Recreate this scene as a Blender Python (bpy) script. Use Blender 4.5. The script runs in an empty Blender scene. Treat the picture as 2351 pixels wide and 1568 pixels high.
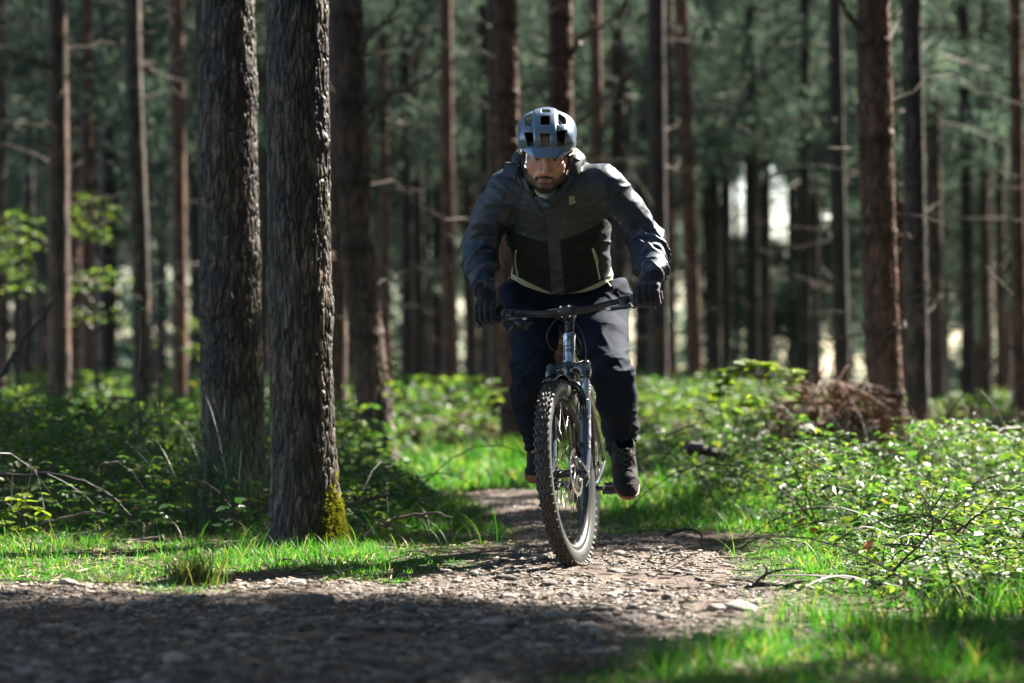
import bpy, bmesh, math, random
import numpy as np
from mathutils import Vector, Matrix
from mathutils.bvhtree import BVHTree
random.seed(7)
rng = np.random.default_rng(7)
R = math.radians
scene = bpy.context.scene
col = scene.collection

# ------------------------------------------------------------------ camera
FPX = 2844.44                     # 100 mm on a 36 mm sensor, 1024 px wide
CH = 0.74                         # camera height
HY = 372.0                        # the horizon's row in a 1024 x 683 picture
cam_d = bpy.data.cameras.new('camera')
cam = bpy.data.objects.new('camera', cam_d)
col.objects.link(cam)
scene.camera = cam
cam.location = (0, 0, CH)
cam.rotation_euler = (math.pi/2 + math.atan((HY-341.5)/FPX), 0, 0)
cam_d.lens = 100
cam_d.sensor_width = 36
cam_d.clip_start = 0.1
cam_d.clip_end = 2000
cam_d.dof.use_dof = True
cam_d.dof.focus_distance = 10.85
cam_d.dof.aperture_fstop = 2.4
cam_d.dof.aperture_blades = 0

# ------------------------------------------------------------------ sky and sun
SUN_AZ, SUN_EL = 46.0, 42.0       # degrees right of straight ahead, degrees up
sd = np.array([math.sin(R(SUN_AZ))*math.cos(R(SUN_EL)), math.cos(R(SUN_AZ))*math.cos(R(SUN_EL)), math.sin(R(SUN_EL))])
w = bpy.data.worlds.new('World')
scene.world = w
w.use_nodes = True
nt = w.node_tree
sky = nt.nodes.new('ShaderNodeTexSky')
sky.sky_type = 'NISHITA'
sky.sun_disc = False
sky.sun_elevation = R(SUN_EL)
sky.sun_rotation = R(SUN_AZ)
sky.air_density = 1.0
sky.dust_density = 0.8
bg = nt.nodes['Background']
bg.inputs['Strength'].default_value = 0.05
nt.links.new(sky.outputs[0], bg.inputs[0])
sun_d = bpy.data.lights.new('sun', 'SUN')
sun_d.energy = 5.0
sun_d.angle = R(0.53)
sun_d.color = (1.0, 0.93, 0.82)
sun = bpy.data.objects.new('sun', sun_d)
col.objects.link(sun)
sun.location = tuple(sd*60)
sun.rotation_euler = Vector(tuple(sd)).to_track_quat('Z', 'Y').to_euler()
scene.view_settings.view_transform = 'Standard'
scene.view_settings.look = 'None'
scene.view_settings.gamma = 1
scene.view_settings.use_curve_mapping = False
scene.view_settings.exposure = 2.78
cy = scene.cycles
cy.use_denoising = True
cy.max_bounces = 7
cy.diffuse_bounces = 3
cy.glossy_bounces = 3
cy.transmission_bounces = 4
cy.transparent_max_bounces = 6
cy.caustics_reflective = False
cy.caustics_refractive = False
cy.sample_clamp_indirect = 4.0

# ------------------------------------------------------------------ helpers
K = 1024/2351.0
def P(x, y, Y):
    """a point of the place, given as seen (x, y on a 2351 px wide grid) and its distance"""
    return np.array([(x*K-512)/FPX*Y, Y, CH-(y*K-HY)/FPX*Y])

def link(o, parent=None):
    col.objects.link(o)
    if parent is not None:
        o.parent = parent
    return o

def tag(o, label=None, cat=None, group=None, kind=None):
    if label: o['label'] = label
    if cat: o['category'] = cat
    if group: o['group'] = group
    if kind: o['kind'] = kind
    return o

def empty(name, loc=(0, 0, 0), parent=None, mat=None):
    o = bpy.data.objects.new(name, None)
    o.empty_display_size = 0.2
    link(o, parent)
    if mat is not None: o.matrix_local = mat
    else: o.location = loc
    return o

def npdata(name, V, Fs, mats=(), smooth=False, attrs=None, mi=None):
    """a mesh from arrays: V (n,3); Fs one (m,k) array or a list of them"""
    me = bpy.data.meshes.new(name)
    if not isinstance(Fs, (list, tuple)) or isinstance(Fs[0][0], (int, np.integer)): Fs = [np.asarray(Fs)]
    Fs = [np.asarray(f, dtype=np.int32) for f in Fs if len(f)]
    V = np.asarray(V, dtype=np.float32)
    me.vertices.add(len(V))
    me.vertices.foreach_set('co', V.ravel())
    nl = sum(f.size for f in Fs); nf = sum(len(f) for f in Fs)
    me.loops.add(nl)
    me.loops.foreach_set('vertex_index', np.concatenate([f.ravel() for f in Fs]))
    me.polygons.add(nf)
    st = []; s = 0
    for f in Fs:
        k = f.shape[1]
        st.append(s + np.arange(len(f))*k); s += f.size
    me.polygons.foreach_set('loop_start', np.concatenate(st).astype(np.int32))
    if smooth is not None:
        me.polygons.foreach_set('use_smooth', np.full(nf, bool(smooth)))
    for m in mats: me.materials.append(m)
    if mi is not None: me.polygons.foreach_set('material_index', np.asarray(mi, dtype=np.int32))
    if attrs:
        for k, a in attrs.items():
            a = np.asarray(a, dtype=np.float32)
            if a.ndim == 1:
                me.attributes.new(k, 'FLOAT', 'POINT').data.foreach_set('value', a)
            else:
                if a.shape[1] == 3: a = np.hstack([a, np.ones((len(a), 1), np.float32)])
                me.attributes.new(k, 'FLOAT_COLOR', 'POINT').data.foreach_set('color', a.ravel())
    me.update(calc_edges=True)
    me.validate()
    return me

def obj(name, me, parent=None, loc=None):
    o = bpy.data.objects.new(name, me)
    link(o, parent)
    if loc is not None: o.location = loc
    return o

class MB:
    """collects simple shapes into one mesh"""
    def __init__(s): s.V = []; s.F = {3: [], 4: []}; s.n = 0
    def raw(s, V, F):
        V = np.asarray(V, float); s.V.append(V)
        for f in F: s.F.setdefault(len(f), []).append([i+s.n for i in f])
        s.n += len(V); return s
    def arr(s, V, F):
        V = np.asarray(V, float); F = np.asarray(F)
        s.V.append(V); s.F.setdefault(F.shape[1], []).extend((F+s.n).tolist()); s.n += len(V); return s
    def box(s, c, h, M=None, bev=0.0):
        c = np.asarray(c, float); h = np.asarray(h, float)
        if bev <= 0:
            v = np.array([[i, j, k] for i in (-1, 1) for j in (-1, 1) for k in (-1, 1)], float)*h
            f = [(0, 1, 3, 2), (4, 6, 7, 5), (0, 4, 5, 1), (2, 3, 7, 6), (0, 2, 6, 4), (1, 5, 7, 3)]
        else:
            b = bmesh.new(); bmesh.ops.create_cube(b, size=2)
            for q in b.verts: q.co = Vector((q.co.x*h[0], q.co.y*h[1], q.co.z*h[2]))
            bmesh.ops.bevel(b, geom=b.edges[:], offset=bev, segments=2, affect='EDGES', profile=.6)
            b.verts.index_update()
            v = np.array([q.co[:] for q in b.verts]); f = [[q.index for q in g.verts] for g in b.faces]; b.free()
        if M is not None: v = v @ np.array(M)[:3, :3].T
        return s.raw(v+c, f)
    def tube(s, pts, rad, n=8, cap=True, flat=None):
        pts = np.asarray(pts, float); m = len(pts)
        rad = np.full(m, rad, float) if np.isscalar(rad) else np.asarray(rad, float)
        t = np.gradient(pts, axis=0); t /= np.linalg.norm(t, axis=1)[:, None]+1e-12
        u = np.cross(t[0], [0, 0, 1.0])
        if np.linalg.norm(u) < .05: u = np.cross(t[0], [0, 1.0, 0])
        u /= np.linalg.norm(u)
        a = np.arange(n)*2*math.pi/n; V = []
        for i in range(m):
            u = u - t[i]*np.dot(u, t[i]); u /= np.linalg.norm(u)+1e-12
            v = np.cross(t[i], u)
            V.append(pts[i] + rad[i]*(np.cos(a)[:, None]*u + np.sin(a)[:, None]*v*(flat or 1)))
        V = np.concatenate(V)
        i = np.arange(m-1)[:, None]*n; j = np.arange(n)[None, :]; jn = (j+1) % n
        F = np.stack([i+j, i+jn, i+n+jn, i+n+j], -1).reshape(-1, 4)
        s.arr(V, F)
        if cap:
            s.F.setdefault(n, []).append([s.n-len(V)+k for k in range(n)][::-1])
            s.F.setdefault(n, []).append([s.n-n+k for k in range(n)])
        return s
    def lathe(s, prof, M=None, n=24, c=(0, 0, 0)):
        """profile of (radius, height) about local z"""
        prof = np.asarray(prof, float); a = np.arange(n)*2*math.pi/n; m = len(prof)
        V = np.stack([prof[:, None, 0]*np.cos(a), prof[:, None, 0]*np.sin(a), np.repeat(prof[:, 1:2], n, 1)], -1).reshape(-1, 3)
        if M is not None: V = V @ np.array(M)[:3, :3].T
        i = np.arange(m-1)[:, None]*n; j = np.arange(n)[None, :]; jn = (j+1) % n
        F = np.stack([i+j, i+jn, i+n+jn, i+n+j], -1).reshape(-1, 4)
        return s.arr(V+np.asarray(c), F)
    def data(s, name, mat, smooth=True, attrs=None):
        return npdata(name, np.concatenate(s.V), [np.array(f) for k, f in s.F.items() if f], [mat], smooth, attrs)
    def build(s, name, mat, parent=None, smooth=True, loc=None):
        me = s.data(name, mat, smooth)
        if smooth:
            try: me.set_sharp_from_angle(angle=R(38))
            except Exception: pass
        return obj(name, me, parent, loc)

def spline(pts, n):
    """smooth curve through points (Catmull-Rom), n samples"""
    p = np.asarray(pts, float); m = len(p)
    q = np.vstack([2*p[0]-p[1], p, 2*p[-1]-p[-2]])
    t = np.linspace(0, m-1-1e-6, n); i = t.astype(int); f = (t-i)[:, None]
    a, b, c, d = q[i], q[i+1], q[i+2], q[i+3]
    return .5*((2*b)+(-a+c)*f+(2*a-5*b+4*c-d)*f**2+(-a+3*b-3*c+d)*f**3)

_T = np.random.default_rng(3).random((32, 32, 32)).astype(np.float32)
def vnoise(x, y, z):
    """value noise, 0..1"""
    x, y, z = np.broadcast_arrays(x, y, z)
    xi = np.floor(x).astype(np.int64); yi = np.floor(y).astype(np.int64); zi = np.floor(z).astype(np.int64)
    fx = x-xi; fy = y-yi; fz = z-zi
    fx = fx*fx*(3-2*fx); fy = fy*fy*(3-2*fy); fz = fz*fz*(3-2*fz)
    def g(a, b, c): return _T[(xi+a) & 31, (yi+b) & 31, (zi+c) & 31]
    return (((g(0,0,0)*(1-fx)+g(1,0,0)*fx)*(1-fy)+(g(0,1,0)*(1-fx)+g(1,1,0)*fx)*fy)*(1-fz)
          + ((g(0,0,1)*(1-fx)+g(1,0,1)*fx)*(1-fy)+(g(0,1,1)*(1-fx)+g(1,1,1)*fx)*fy)*fz)
def fbm(x, y, z, o=3):
    r = 0; a = .5; s = 0
    for k in range(o):
        r = r+a*vnoise(x*2**k+k*7.3, y*2**k+k*3.1, z*2**k); s += a; a *= .5
    return r/s
def sstep(a, b, x):
    t = np.clip((x-a)/(b-a), 0, 1); return t*t*(3-2*t)

# ------------------------------------------------------------------ soft solids (distance fields turned into meshes)
class Field:
    def __init__(s, xs, ys, zs):
        s.g = [np.asarray(a, np.float32) for a in (xs, ys, zs)]
        s.D = np.full(tuple(len(a) for a in s.g), 1.0, np.float32)
    def _win(s, lo, hi, m=.07):
        sl = []
        for a, l, h in zip(s.g, lo, hi):
            sl.append(slice(max(0, np.searchsorted(a, l-m)), min(len(a), np.searchsorted(a, h+m)+1)))
        return tuple(sl)
    def pts(s, sl):
        return s.g[0][sl[0]][:, None, None], s.g[1][sl[1]][None, :, None], s.g[2][sl[2]][None, None, :]
    def put(s, sl, d, k, op):
        A = s.D[sl]
        if op == 'sub':
            d = -d
            if k > 0:
                h = np.clip(.5-.5*(A-d)/k, 0, 1); s.D[sl] = A*(1-h)+d*h+k*h*(1-h)
            else: s.D[sl] = np.maximum(A, d)
        else:
            if k > 0:
                h = np.clip(.5+.5*(A-d)/k, 0, 1); s.D[sl] = A*(1-h)+d*h-k*h*(1-h)
            else: s.D[sl] = np.minimum(A, d)
    def cone(s, a, b, ra, rb=None, k=.02, op='add', axis=None, sq=1.0):
        a = np.asarray(a, np.float32); b = np.asarray(b, np.float32); rb = ra if rb is None else rb
        r = max(ra, rb); sl = s._win(np.minimum(a, b)-r, np.maximum(a, b)+r, max(.02, k*1.5))
        if 0 in s.D[sl].shape: return s
        x, y, z = s.pts(sl); ab = b-a; L = float(ab@ab)+1e-12
        t = np.clip(((x-a[0])*ab[0]+(y-a[1])*ab[1]+(z-a[2])*ab[2])/L, 0, 1)
        qx = x-a[0]-t*ab[0]; qy = y-a[1]-t*ab[1]; qz = z-a[2]-t*ab[2]
        if axis is not None:
            n = np.asarray(axis, float); n = n/np.linalg.norm(n)
            e = (qx*n[0]+qy*n[1]+qz*n[2])*(sq-1); qx = qx+e*n[0]; qy = qy+e*n[1]; qz = qz+e*n[2]
        d = np.sqrt(qx*qx+qy*qy+qz*qz)-(ra+(rb-ra)*t)
        s.put(sl, d, k, op); return s
    def chain(s, pts, rad, k=.02, **kw):
        for i in range(len(pts)-1): s.cone(pts[i], pts[i+1], rad[i], rad[i+1], k, **kw)
        return s
    def ell(s, c, r, M=None, k=.02, op='add'):
        c = np.asarray(c, np.float32); r = np.asarray(r, float); m = r.max()
        sl = s._win(c-m, c+m, max(.02, k*1.5))
        if 0 in s.D[sl].shape: return s
        x, y, z = s.pts(sl); x = x-c[0]; y = y-c[1]; z = z-c[2]
        if M is not None:
            M = np.array(M)[:3, :3]
            x, y, z = (M[0, 0]*x+M[1, 0]*y+M[2, 0]*z, M[0, 1]*x+M[1, 1]*y+M[2, 1]*z, M[0, 2]*x+M[1, 2]*y+M[2, 2]*z)
        k0 = np.sqrt((x/r[0])**2+(y/r[1])**2+(z/r[2])**2); k1 = np.sqrt((x/r[0]**2)**2+(y/r[1]**2)**2+(z/r[2]**2)**2)+1e-9
        s.put(sl, k0*(k0-1)/k1, k, op); return s
    def box(s, c, h, M=None, r=.005, k=.01, op='add'):
        c = np.asarray(c, np.float32); h = np.asarray(h, float); m = np.linalg.norm(h)
        sl = s._win(c-m, c+m, max(.02, k*1.5))
        if 0 in s.D[sl].shape: return s
        x, y, z = s.pts(sl); x = x-c[0]; y = y-c[1]; z = z-c[2]
        if M is not None:
            M = np.array(M)[:3, :3]
            x, y, z = (M[0, 0]*x+M[1, 0]*y+M[2, 0]*z, M[0, 1]*x+M[1, 1]*y+M[2, 1]*z, M[0, 2]*x+M[1, 2]*y+M[2, 2]*z)
        qx = np.abs(x)-h[0]+r; qy = np.abs(y)-h[1]+r; qz = np.abs(z)-h[2]+r
        d = np.sqrt(np.maximum(qx, 0)**2+np.maximum(qy, 0)**2+np.maximum(qz, 0)**2)+np.minimum(np.maximum(np.maximum(qx, qy), qz), 0)-r
        s.put(sl, d, k, op); return s
    def disp(s, fn, band=.03):
        m = np.abs(s.D) < band; i = np.nonzero(m)
        s.D[m] += fn(s.g[0][i[0]], s.g[1][i[1]], s.g[2][i[2]]).astype(np.float32)
        return s
    def mesh(s):
        D = s.D; S = D < 0; nx, ny, nz = D.shape
        c = np.zeros((nx-1, ny-1, nz-1), np.uint8)
        for a in (0, 1):
            for b in (0, 1):
                for e in (0, 1): c += S[a:nx-1+a, b:ny-1+b, e:nz-1+e]
        act = (c > 0) & (c < 8)
        idx = np.argwhere(act)
        ids = np.full(act.shape, -1, np.int32); ids[act] = np.arange(len(idx))
        I, J, L = idx.T; acc = np.zeros((len(idx), 3)); cnt = np.zeros(len(idx))
        cor = [(a, b, e) for a in (0, 1) for b in (0, 1) for e in (0, 1)]
        gx, gy, gz = s.g
        for p in cor:
            for ax in range(3):
                if p[ax]: continue
                q = list(p); q[ax] = 1
                d0 = D[I+p[0], J+p[1], L+p[2]]; d1 = D[I+q[0], J+q[1], L+q[2]]
                m = (d0 < 0) != (d1 < 0)
                t = np.where(m, d0/np.where(m, d0-d1, 1), 0)
                A = np.stack([gx[I+p[0]], gy[J+p[1]], gz[L+p[2]]], 1); B = np.stack([gx[I+q[0]], gy[J+q[1]], gz[L+q[2]]], 1)
                acc += (A+(B-A)*t[:, None])*m[:, None]; cnt += m
        V = acc/cnt[:, None]
        Fs = []
        for ax in range(3):
            o1, o2 = [(1, 2), (2, 0), (0, 1)][ax]
            s0 = [slice(None)]*3; s1 = [slice(None)]*3
            s0[ax] = slice(0, -1); s1[ax] = slice(1, None)
            e = S[tuple(s0)] != S[tuple(s1)]
            q = np.argwhere(e)
            ok = (q[:, o1] > 0) & (q[:, o2] > 0) & (q[:, o1] < D.shape[o1]-1) & (q[:, o2] < D.shape[o2]-1)
            q = q[ok]
            def cell(d1, d2):
                r = q.copy(); r[:, o1] -= d1; r[:, o2] -= d2
                return ids[r[:, 0], r[:, 1], r[:, 2]]
            f = np.stack([cell(1, 1), cell(0, 1), cell(0, 0), cell(1, 0)], 1)
            ins = S[q[:, 0], q[:, 1], q[:, 2]]
            f[~ins] = f[~ins][:, ::-1]
            Fs.append(f)
        F = np.concatenate(Fs); F = F[(F >= 0).all(1)]
        return V, F

def bvh_of(V, F): return BVHTree.FromPolygons([tuple(v) for v in V], [tuple(f) for f in F])
def hit(b, x, y, off=.0):
    """where the line of sight through (x, y) meets a built surface, lifted off it a little"""
    o = Vector((0, 0, CH)); d = Vector(tuple(P(x, y, 10)))-o; d.normalize()
    l, n, i, t = b.ray_cast(o, d)
    if l is None: return None
    if n.dot(d) > 0: n = -n
    return np.array(l+n*off)

# ------------------------------------------------------------------ materials
def newmat(name):
    m = bpy.data.materials.new(name); m.use_nodes = True
    n = m.node_tree; b = n.nodes['Principled BSDF']
    return m, n, b
def mk(name, color, rough=.6, metal=0.0, noise=0.0, nscale=20, bump=0.0, bscale=80, spec=.5, coat=0.0, sheen=0.0, detail=4):
    m, n, b = newmat(name)
    b.inputs['Base Color'].default_value = (*color, 1)
    b.inputs['Roughness'].default_value = rough
    b.inputs['Metallic'].default_value = metal
    b.inputs['Specular IOR Level'].default_value = spec
    b.inputs['Coat Weight'].default_value = coat
    b.inputs['Sheen Weight'].default_value = sheen
    tc = n.nodes.new('ShaderNodeTexCoord')
    if noise > 0:
        t = n.nodes.new('ShaderNodeTexNoise'); t.inputs['Scale'].default_value = nscale; t.inputs['Detail'].default_value = detail
        n.links.new(tc.outputs['Object'], t.inputs['Vector'])
        r = n.nodes.new('ShaderNodeMapRange'); r.inputs['From Min'].default_value = .25; r.inputs['From Max'].default_value = .75
        r.inputs['To Min'].default_value = 1-noise; r.inputs['To Max'].default_value = 1+noise
        n.links.new(t.outputs['Fac'], r.inputs['Value'])
        v = n.nodes.new('ShaderNodeVectorMath'); v.operation = 'SCALE'; v.inputs[0].default_value = color
        n.links.new(r.outputs[0], v.inputs['Scale']); n.links.new(v.outputs[0], b.inputs['Base Color'])
    if bump > 0:
        t = n.nodes.new('ShaderNodeTexNoise'); t.inputs['Scale'].default_value = bscale; t.inputs['Detail'].default_value = 3
        n.links.new(tc.outputs['Object'], t.inputs['Vector'])
        u = n.nodes.new('ShaderNodeBump'); u.inputs['Strength'].default_value = bump; u.inputs['Distance'].default_value = .01
        n.links.new(t.outputs['Fac'], u.inputs['Height']); n.links.new(u.outputs[0], b.inputs['Normal'])
    return m
def attr_mat(name, rough=.6, spec=.4, bump=0, bscale=200, sheen=0, attr='col', coat=0, sss=0, metal=0):
    m, n, b = newmat(name)
    a = n.nodes.new('ShaderNodeAttribute'); a.attribute_name = attr
    n.links.new(a.outputs['Color'], b.inputs['Base Color'])
    b.inputs['Roughness'].default_value = rough; b.inputs['Specular IOR Level'].default_value = spec
    b.inputs['Sheen Weight'].default_value = sheen; b.inputs['Coat Weight'].default_value = coat; b.inputs['Metallic'].default_value = metal
    if sss:
        b.inputs['Subsurface Weight'].default_value = sss; b.inputs['Subsurface Radius'].default_value = (1, .35, .2); b.inputs['Subsurface Scale'].default_value = .006
    if bump > 0:
        tc = n.nodes.new('ShaderNodeTexCoord')
        t = n.nodes.new('ShaderNodeTexNoise'); t.inputs['Scale'].default_value = bscale; t.inputs['Detail'].default_value = 3
        n.links.new(tc.outputs['Object'], t.inputs['Vector'])
        u = n.nodes.new('ShaderNodeBump'); u.inputs['Strength'].default_value = bump; u.inputs['Distance'].default_value = .01
        n.links.new(t.outputs['Fac'], u.inputs['Height']); n.links.new(u.outputs[0], b.inputs['Normal'])
    return m
# ================================================================== the bicycle
# local frame: x to the rider's left, y towards the back, z up, origin where the front tyre touches the ground
M_bike = Matrix.Translation((0.222, 10.73, 0.0)) @ Matrix.Rotation(R(-5.0), 4, 'Z') @ Matrix.Rotation(R(-1.6), 4, 'Y')
WR = 0.358
axA = Vector((0, .040, .342)); axD = Vector((0, math.cos(R(66)), math.sin(R(66))))
M_steer = Matrix.Translation(axA) @ Matrix.Rotation(R(-11.0), 4, axD) @ Matrix.Translation(-axA)
Mbi = M_bike.inverted()
def W2B(p, steer=False):
    q = Mbi @ Vector(tuple(p))
    if steer: q = M_steer.inverted() @ q
    return np.array(q)
def B2W(p, steer=True):
    v = Vector(tuple(p))
    return np.array(M_bike @ (M_steer @ v if steer else v))

m_tyre = mk('tyre_rubber', (.026, .024, .022), .62, noise=.35, nscale=30, bump=.15, bscale=200)
m_side = mk('tyre_sidewall', (.036, .036, .037), .38, noise=.15, nscale=25, spec=.7)
m_knob = mk('tread_rubber_dusty', (.060, .056, .052), .72, noise=.45, nscale=60)
m_rim = mk('rim_black', (.02, .02, .021), .33, spec=.6)
m_spoke = mk('spoke_steel', (.10, .10, .105), .3, metal=.9)
m_nip = mk('nipple_steel', (.7, .68, .63), .2, metal=1)
m_chrome = mk('polished_steel', (.62, .63, .64), .13, metal=1.0, noise=.06, nscale=14)
m_frame = mk('polished_bare_frame', (.50, .50, .44), .17, metal=1.0, noise=.1, nscale=10)
m_gloss = mk('gloss_black_paint', (.012, .013, .016), .16, spec=.6, coat=.6)
m_fork = mk('fork_satin_slate', (.042, .058, .092), .32, spec=.6, coat=.25)
m_blk = mk('satin_black_alloy', (.014, .015, .018), .36, spec=.55)
m_grip = mk('rubber_grip', (.014, .014, .015), .7, bump=.4, bscale=300)
m_cable = mk('cable_housing', (.012, .014, .018), .3, spec=.6)
m_grey = mk('grey_collar', (.10, .10, .105), .45)
m_rotor = mk('rotor_steel', (.46, .45, .42), .3, metal=1)
m_white = mk('white_print', (.30, .31, .33), .5)
m_dgr = mk('dark_print', (.02, .022, .026), .4)
m_brass = mk('dusty_brass', (.55, .40, .24), .35, metal=1)

bike = empty('mountain_bike', mat=M_bike)
tag(bike, 'polished mountain bike with knobbly tyres ridden head-on down the stony path', 'bicycle')

def wheel_parts(parent, hubM, rotor_side, name, steerM):
    """hubM: placement of the hub frame (x axle) under the bike"""
    wh = empty(name, parent=parent, mat=hubM)
    # tyre: cross-section (x, r)
    cs = [(-.0195, .292), (-.0245, .300), (-.0285, .312), (-.0300, .324), (-.0285, .335), (-.024, .343), (-.015, .3485), (0, .3505)]
    cs = cs + [(-a, b) for a, b in cs[-2::-1]]
    cs = np.array(cs); n = 96; a = np.arange(n)*2*math.pi/n
    V = np.stack([np.repeat(cs[:, 0][:, None], n, 1), cs[:, 1][:, None]*np.cos(a), cs[:, 1][:, None]*np.sin(a)], -1).reshape(-1, 3)
    m = len(cs); i = np.arange(m-1)[:, None]*n; j = np.arange(n)[None]; jn = (j+1) % n
    F = np.stack([i+j, i+n+j, i+n+jn, i+jn], -1).reshape(-1, 4)
    r = np.hypot(V[F].mean(1)[:, 1], V[F].mean(1)[:, 2])
    me = npdata('tyre', V, F, [m_tyre, m_side], True, mi=(r < .3455).astype(int))
    obj('tyre', me, wh)
    # tread: staggered rows of knobs
    T = MB(); rr = random.Random(5); nk = 66
    def knob(ang, x, wx, wl, h, r0, tilt):
        ca, sa = math.cos(ang), math.sin(ang)
        nx = math.sin(tilt); nr = math.cos(tilt)
        N = np.array([nx, nr*ca, nr*sa]); Tn = np.array([0, -sa, ca]); X = np.cross(Tn, N)
        c = np.array([x, r0*ca, r0*sa])
        T.box(c+N*h*.5, (wx, wl, h*.5+.002), np.stack([X, Tn, N], 1), 0)
        V = T.V[-1]
        # narrower outer face
        for q in V:
            d = (q-c-N*h*.5)@N
            if d > 0:
                e = q-c-N*h*.5; q -= .22*((e@X)*X+(e@Tn)*Tn)
    for k in range(nk):
        a0 = 2*math.pi*k/nk
        j = rr.uniform(-.004, .004)
        if k % 2:
            knob(a0+j, -.0065, .0048, .0068, .0062, .350, -.12); knob(a0+j, .0065, .0048, .0068, .0062, .350, .12)
        else:
            knob(a0+j, -.0115, .0036, .0085, .0060, .3485, -.3); knob(a0+j, .0115, .0036, .0085, .0060, .3485, .3)
            knob(a0+j, 0, .0030, .0060, .0058, .351, 0)
        for s in (-1, 1):
            knob(a0+j+.01, s*.0225, .0050, .0082 if k % 2 else .0060, .0072, .3425, s*.72)
            if k % 2: knob(a0+.04, s*.0175, .0030, .0060, .0055, .3462, s*.5)
    t = T.build('tread_knob', m_knob, wh, smooth=False); t['kind'] = 'stuff'
    # moulded print on the sidewall
    S = MB()
    for side in (-1, 1):
        for g in range(3):
            a0 = g*2.094+.5+ (0 if side > 0 else .7)
            for q in range(11):
                aa = a0+q*.034; ca, sa = math.cos(aa), math.sin(aa)
                N = np.array([side*.93, .36*ca, .36*sa]); Tn = np.array([0, -sa, ca]); X = np.cross(Tn, N)
                hh = .0052 if q % 3 else .0040
                S.box(np.array([side*.0292, .3165*ca, .3165*sa]), (hh, .0022 if q % 2 else .0034, .0004), np.stack([X, Tn, N], 1))
    S.build('sidewall_lettering', m_dgr, wh, smooth=False)['kind'] = 'stuff'
    # rim
    cs = [(-.0165, .297), (-.0190, .296), (-.0190, .283), (-.0150, .276), (-.006, .270), (.006, .270), (.0150, .276), (.0190, .283), (.0190, .296), (.0165, .297), (.010, .288), (-.010, .288), (-.0165, .297)]
    cs = np.array(cs)
    V = np.stack([np.repeat(cs[:, 0][:, None], n, 1), cs[:, 1][:, None]*np.cos(a), cs[:, 1][:, None]*np.sin(a)], -1).reshape(-1, 3)
    m = len(cs); i = np.arange(m-1)[:, None]*n; j = np.arange(n)[None]; jn = (j+1) % n
    F = np.stack([i+j, i+n+j, i+n+jn, i+jn], -1).reshape(-1, 4)
    me = npdata('rim', V, F, [m_rim], True); me.set_sharp_from_angle(angle=R(35)); obj('rim', me, wh)
    # hub
    X90 = Matrix.Rotation(R(90), 3, 'Y')
    H = MB().lathe([(0, -.052), (.010, -.052), (.010, -.046), (.016, -.044), (.016, -.036), (.029, -.034), (.029, -.030), (.017, -.028), (.0145, -.015), (.0145, .015), (.017, .024), (.027, .026), (.027, .030), (.020, .033), (.020, .042), (.010, .044), (.010, .052), (0, .052)], X90)
    H.build('hub', m_blk, wh)
    # spokes: one mesh each way, shared
    sp = MB().tube([[0, 0, 0], [0, 0, 1]], .0010, 5).data('spoke', m_spoke)
    for k in range(32):
        side = -1 if k % 2 else 1
        ar = 2*math.pi*k/32
        lead = 1 if (k//2) % 2 else -1
        ah = ar + lead*.95
        p0 = Vector((side*.030, .0255*math.cos(ah), .0255*math.sin(ah))); p1 = Vector((side*.004, .272*math.cos(ar), .272*math.sin(ar)))
        d = p1-p0
        o = bpy.data.objects.new('spoke', sp); link(o, wh)
        q = d.to_track_quat('Z', 'Y')
        o.matrix_local = Matrix.Translation(p0) @ q.to_matrix().to_4x4() @ Matrix.Diagonal((1, 1, d.length, 1))
    N = MB()
    for k in range(32):
        ar = 2*math.pi*k/32; ca, sa = math.cos(ar), math.sin(ar)
        N.tube([[(-.004 if k % 2 else .004), .270*ca, .270*sa], [0.006*(-1 if k % 2 else 1), .259*ca, .259*sa]], .0021, 6)
    N.build('spoke_nipple', m_nip, wh)['kind'] = 'stuff'
    # rotor: ring with wavy edge and slanted arms
    G = MB(); nr = 144
    xr = rotor_side*.040
    ph = np.arange(nr)*2*math.pi/nr
    ro = .0905+.0022*np.sin(ph*16); ri = .0755+.0020*np.sin(ph*16+1)
    for zz in (-.0009, .0009):
        pass
    V = np.concatenate([np.stack([np.full(nr, xr+s*.0009), rad*np.cos(ph), rad*np.sin(ph)], 1) for s in (-1, 1) for rad in (ri, ro)])
    i = np.arange(nr); i2 = (i+1) % nr
    keep = (i % 9) > 1           # drilled slots leave gaps in the braking ring
    F = np.concatenate([np.stack([i, i2, nr+i2, nr+i], 1), np.stack([2*nr+i, 3*nr+i, 3*nr+i2, 2*nr+i2], 1), np.stack([nr+i, nr+i2, 3*nr+i2, 3*nr+i], 1), np.stack([i, 2*nr+i, 2*nr+i2, i2], 1)])
    G.arr(V, F)
    for k in range(6):
        a0 = k*math.pi/3; a1 = a0+.75
        for da in (0, .28):
            G.tube([[xr, .020*math.cos(a0), .020*math.sin(a0)], [xr, .050*math.cos(a0+.32+da*.4), .050*math.sin(a0+.32+da*.4)], [xr, .078*math.cos(a1+da), .078*math.sin(a1+da)]], .0026, 6)
    G.lathe([(.014, -.002), (.026, -.002), (.026, .002), (.014, .002)], X90, c=(xr, 0, 0))
    G.build('brake_rotor', m_rotor, wh, smooth=False)
    return wh

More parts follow.
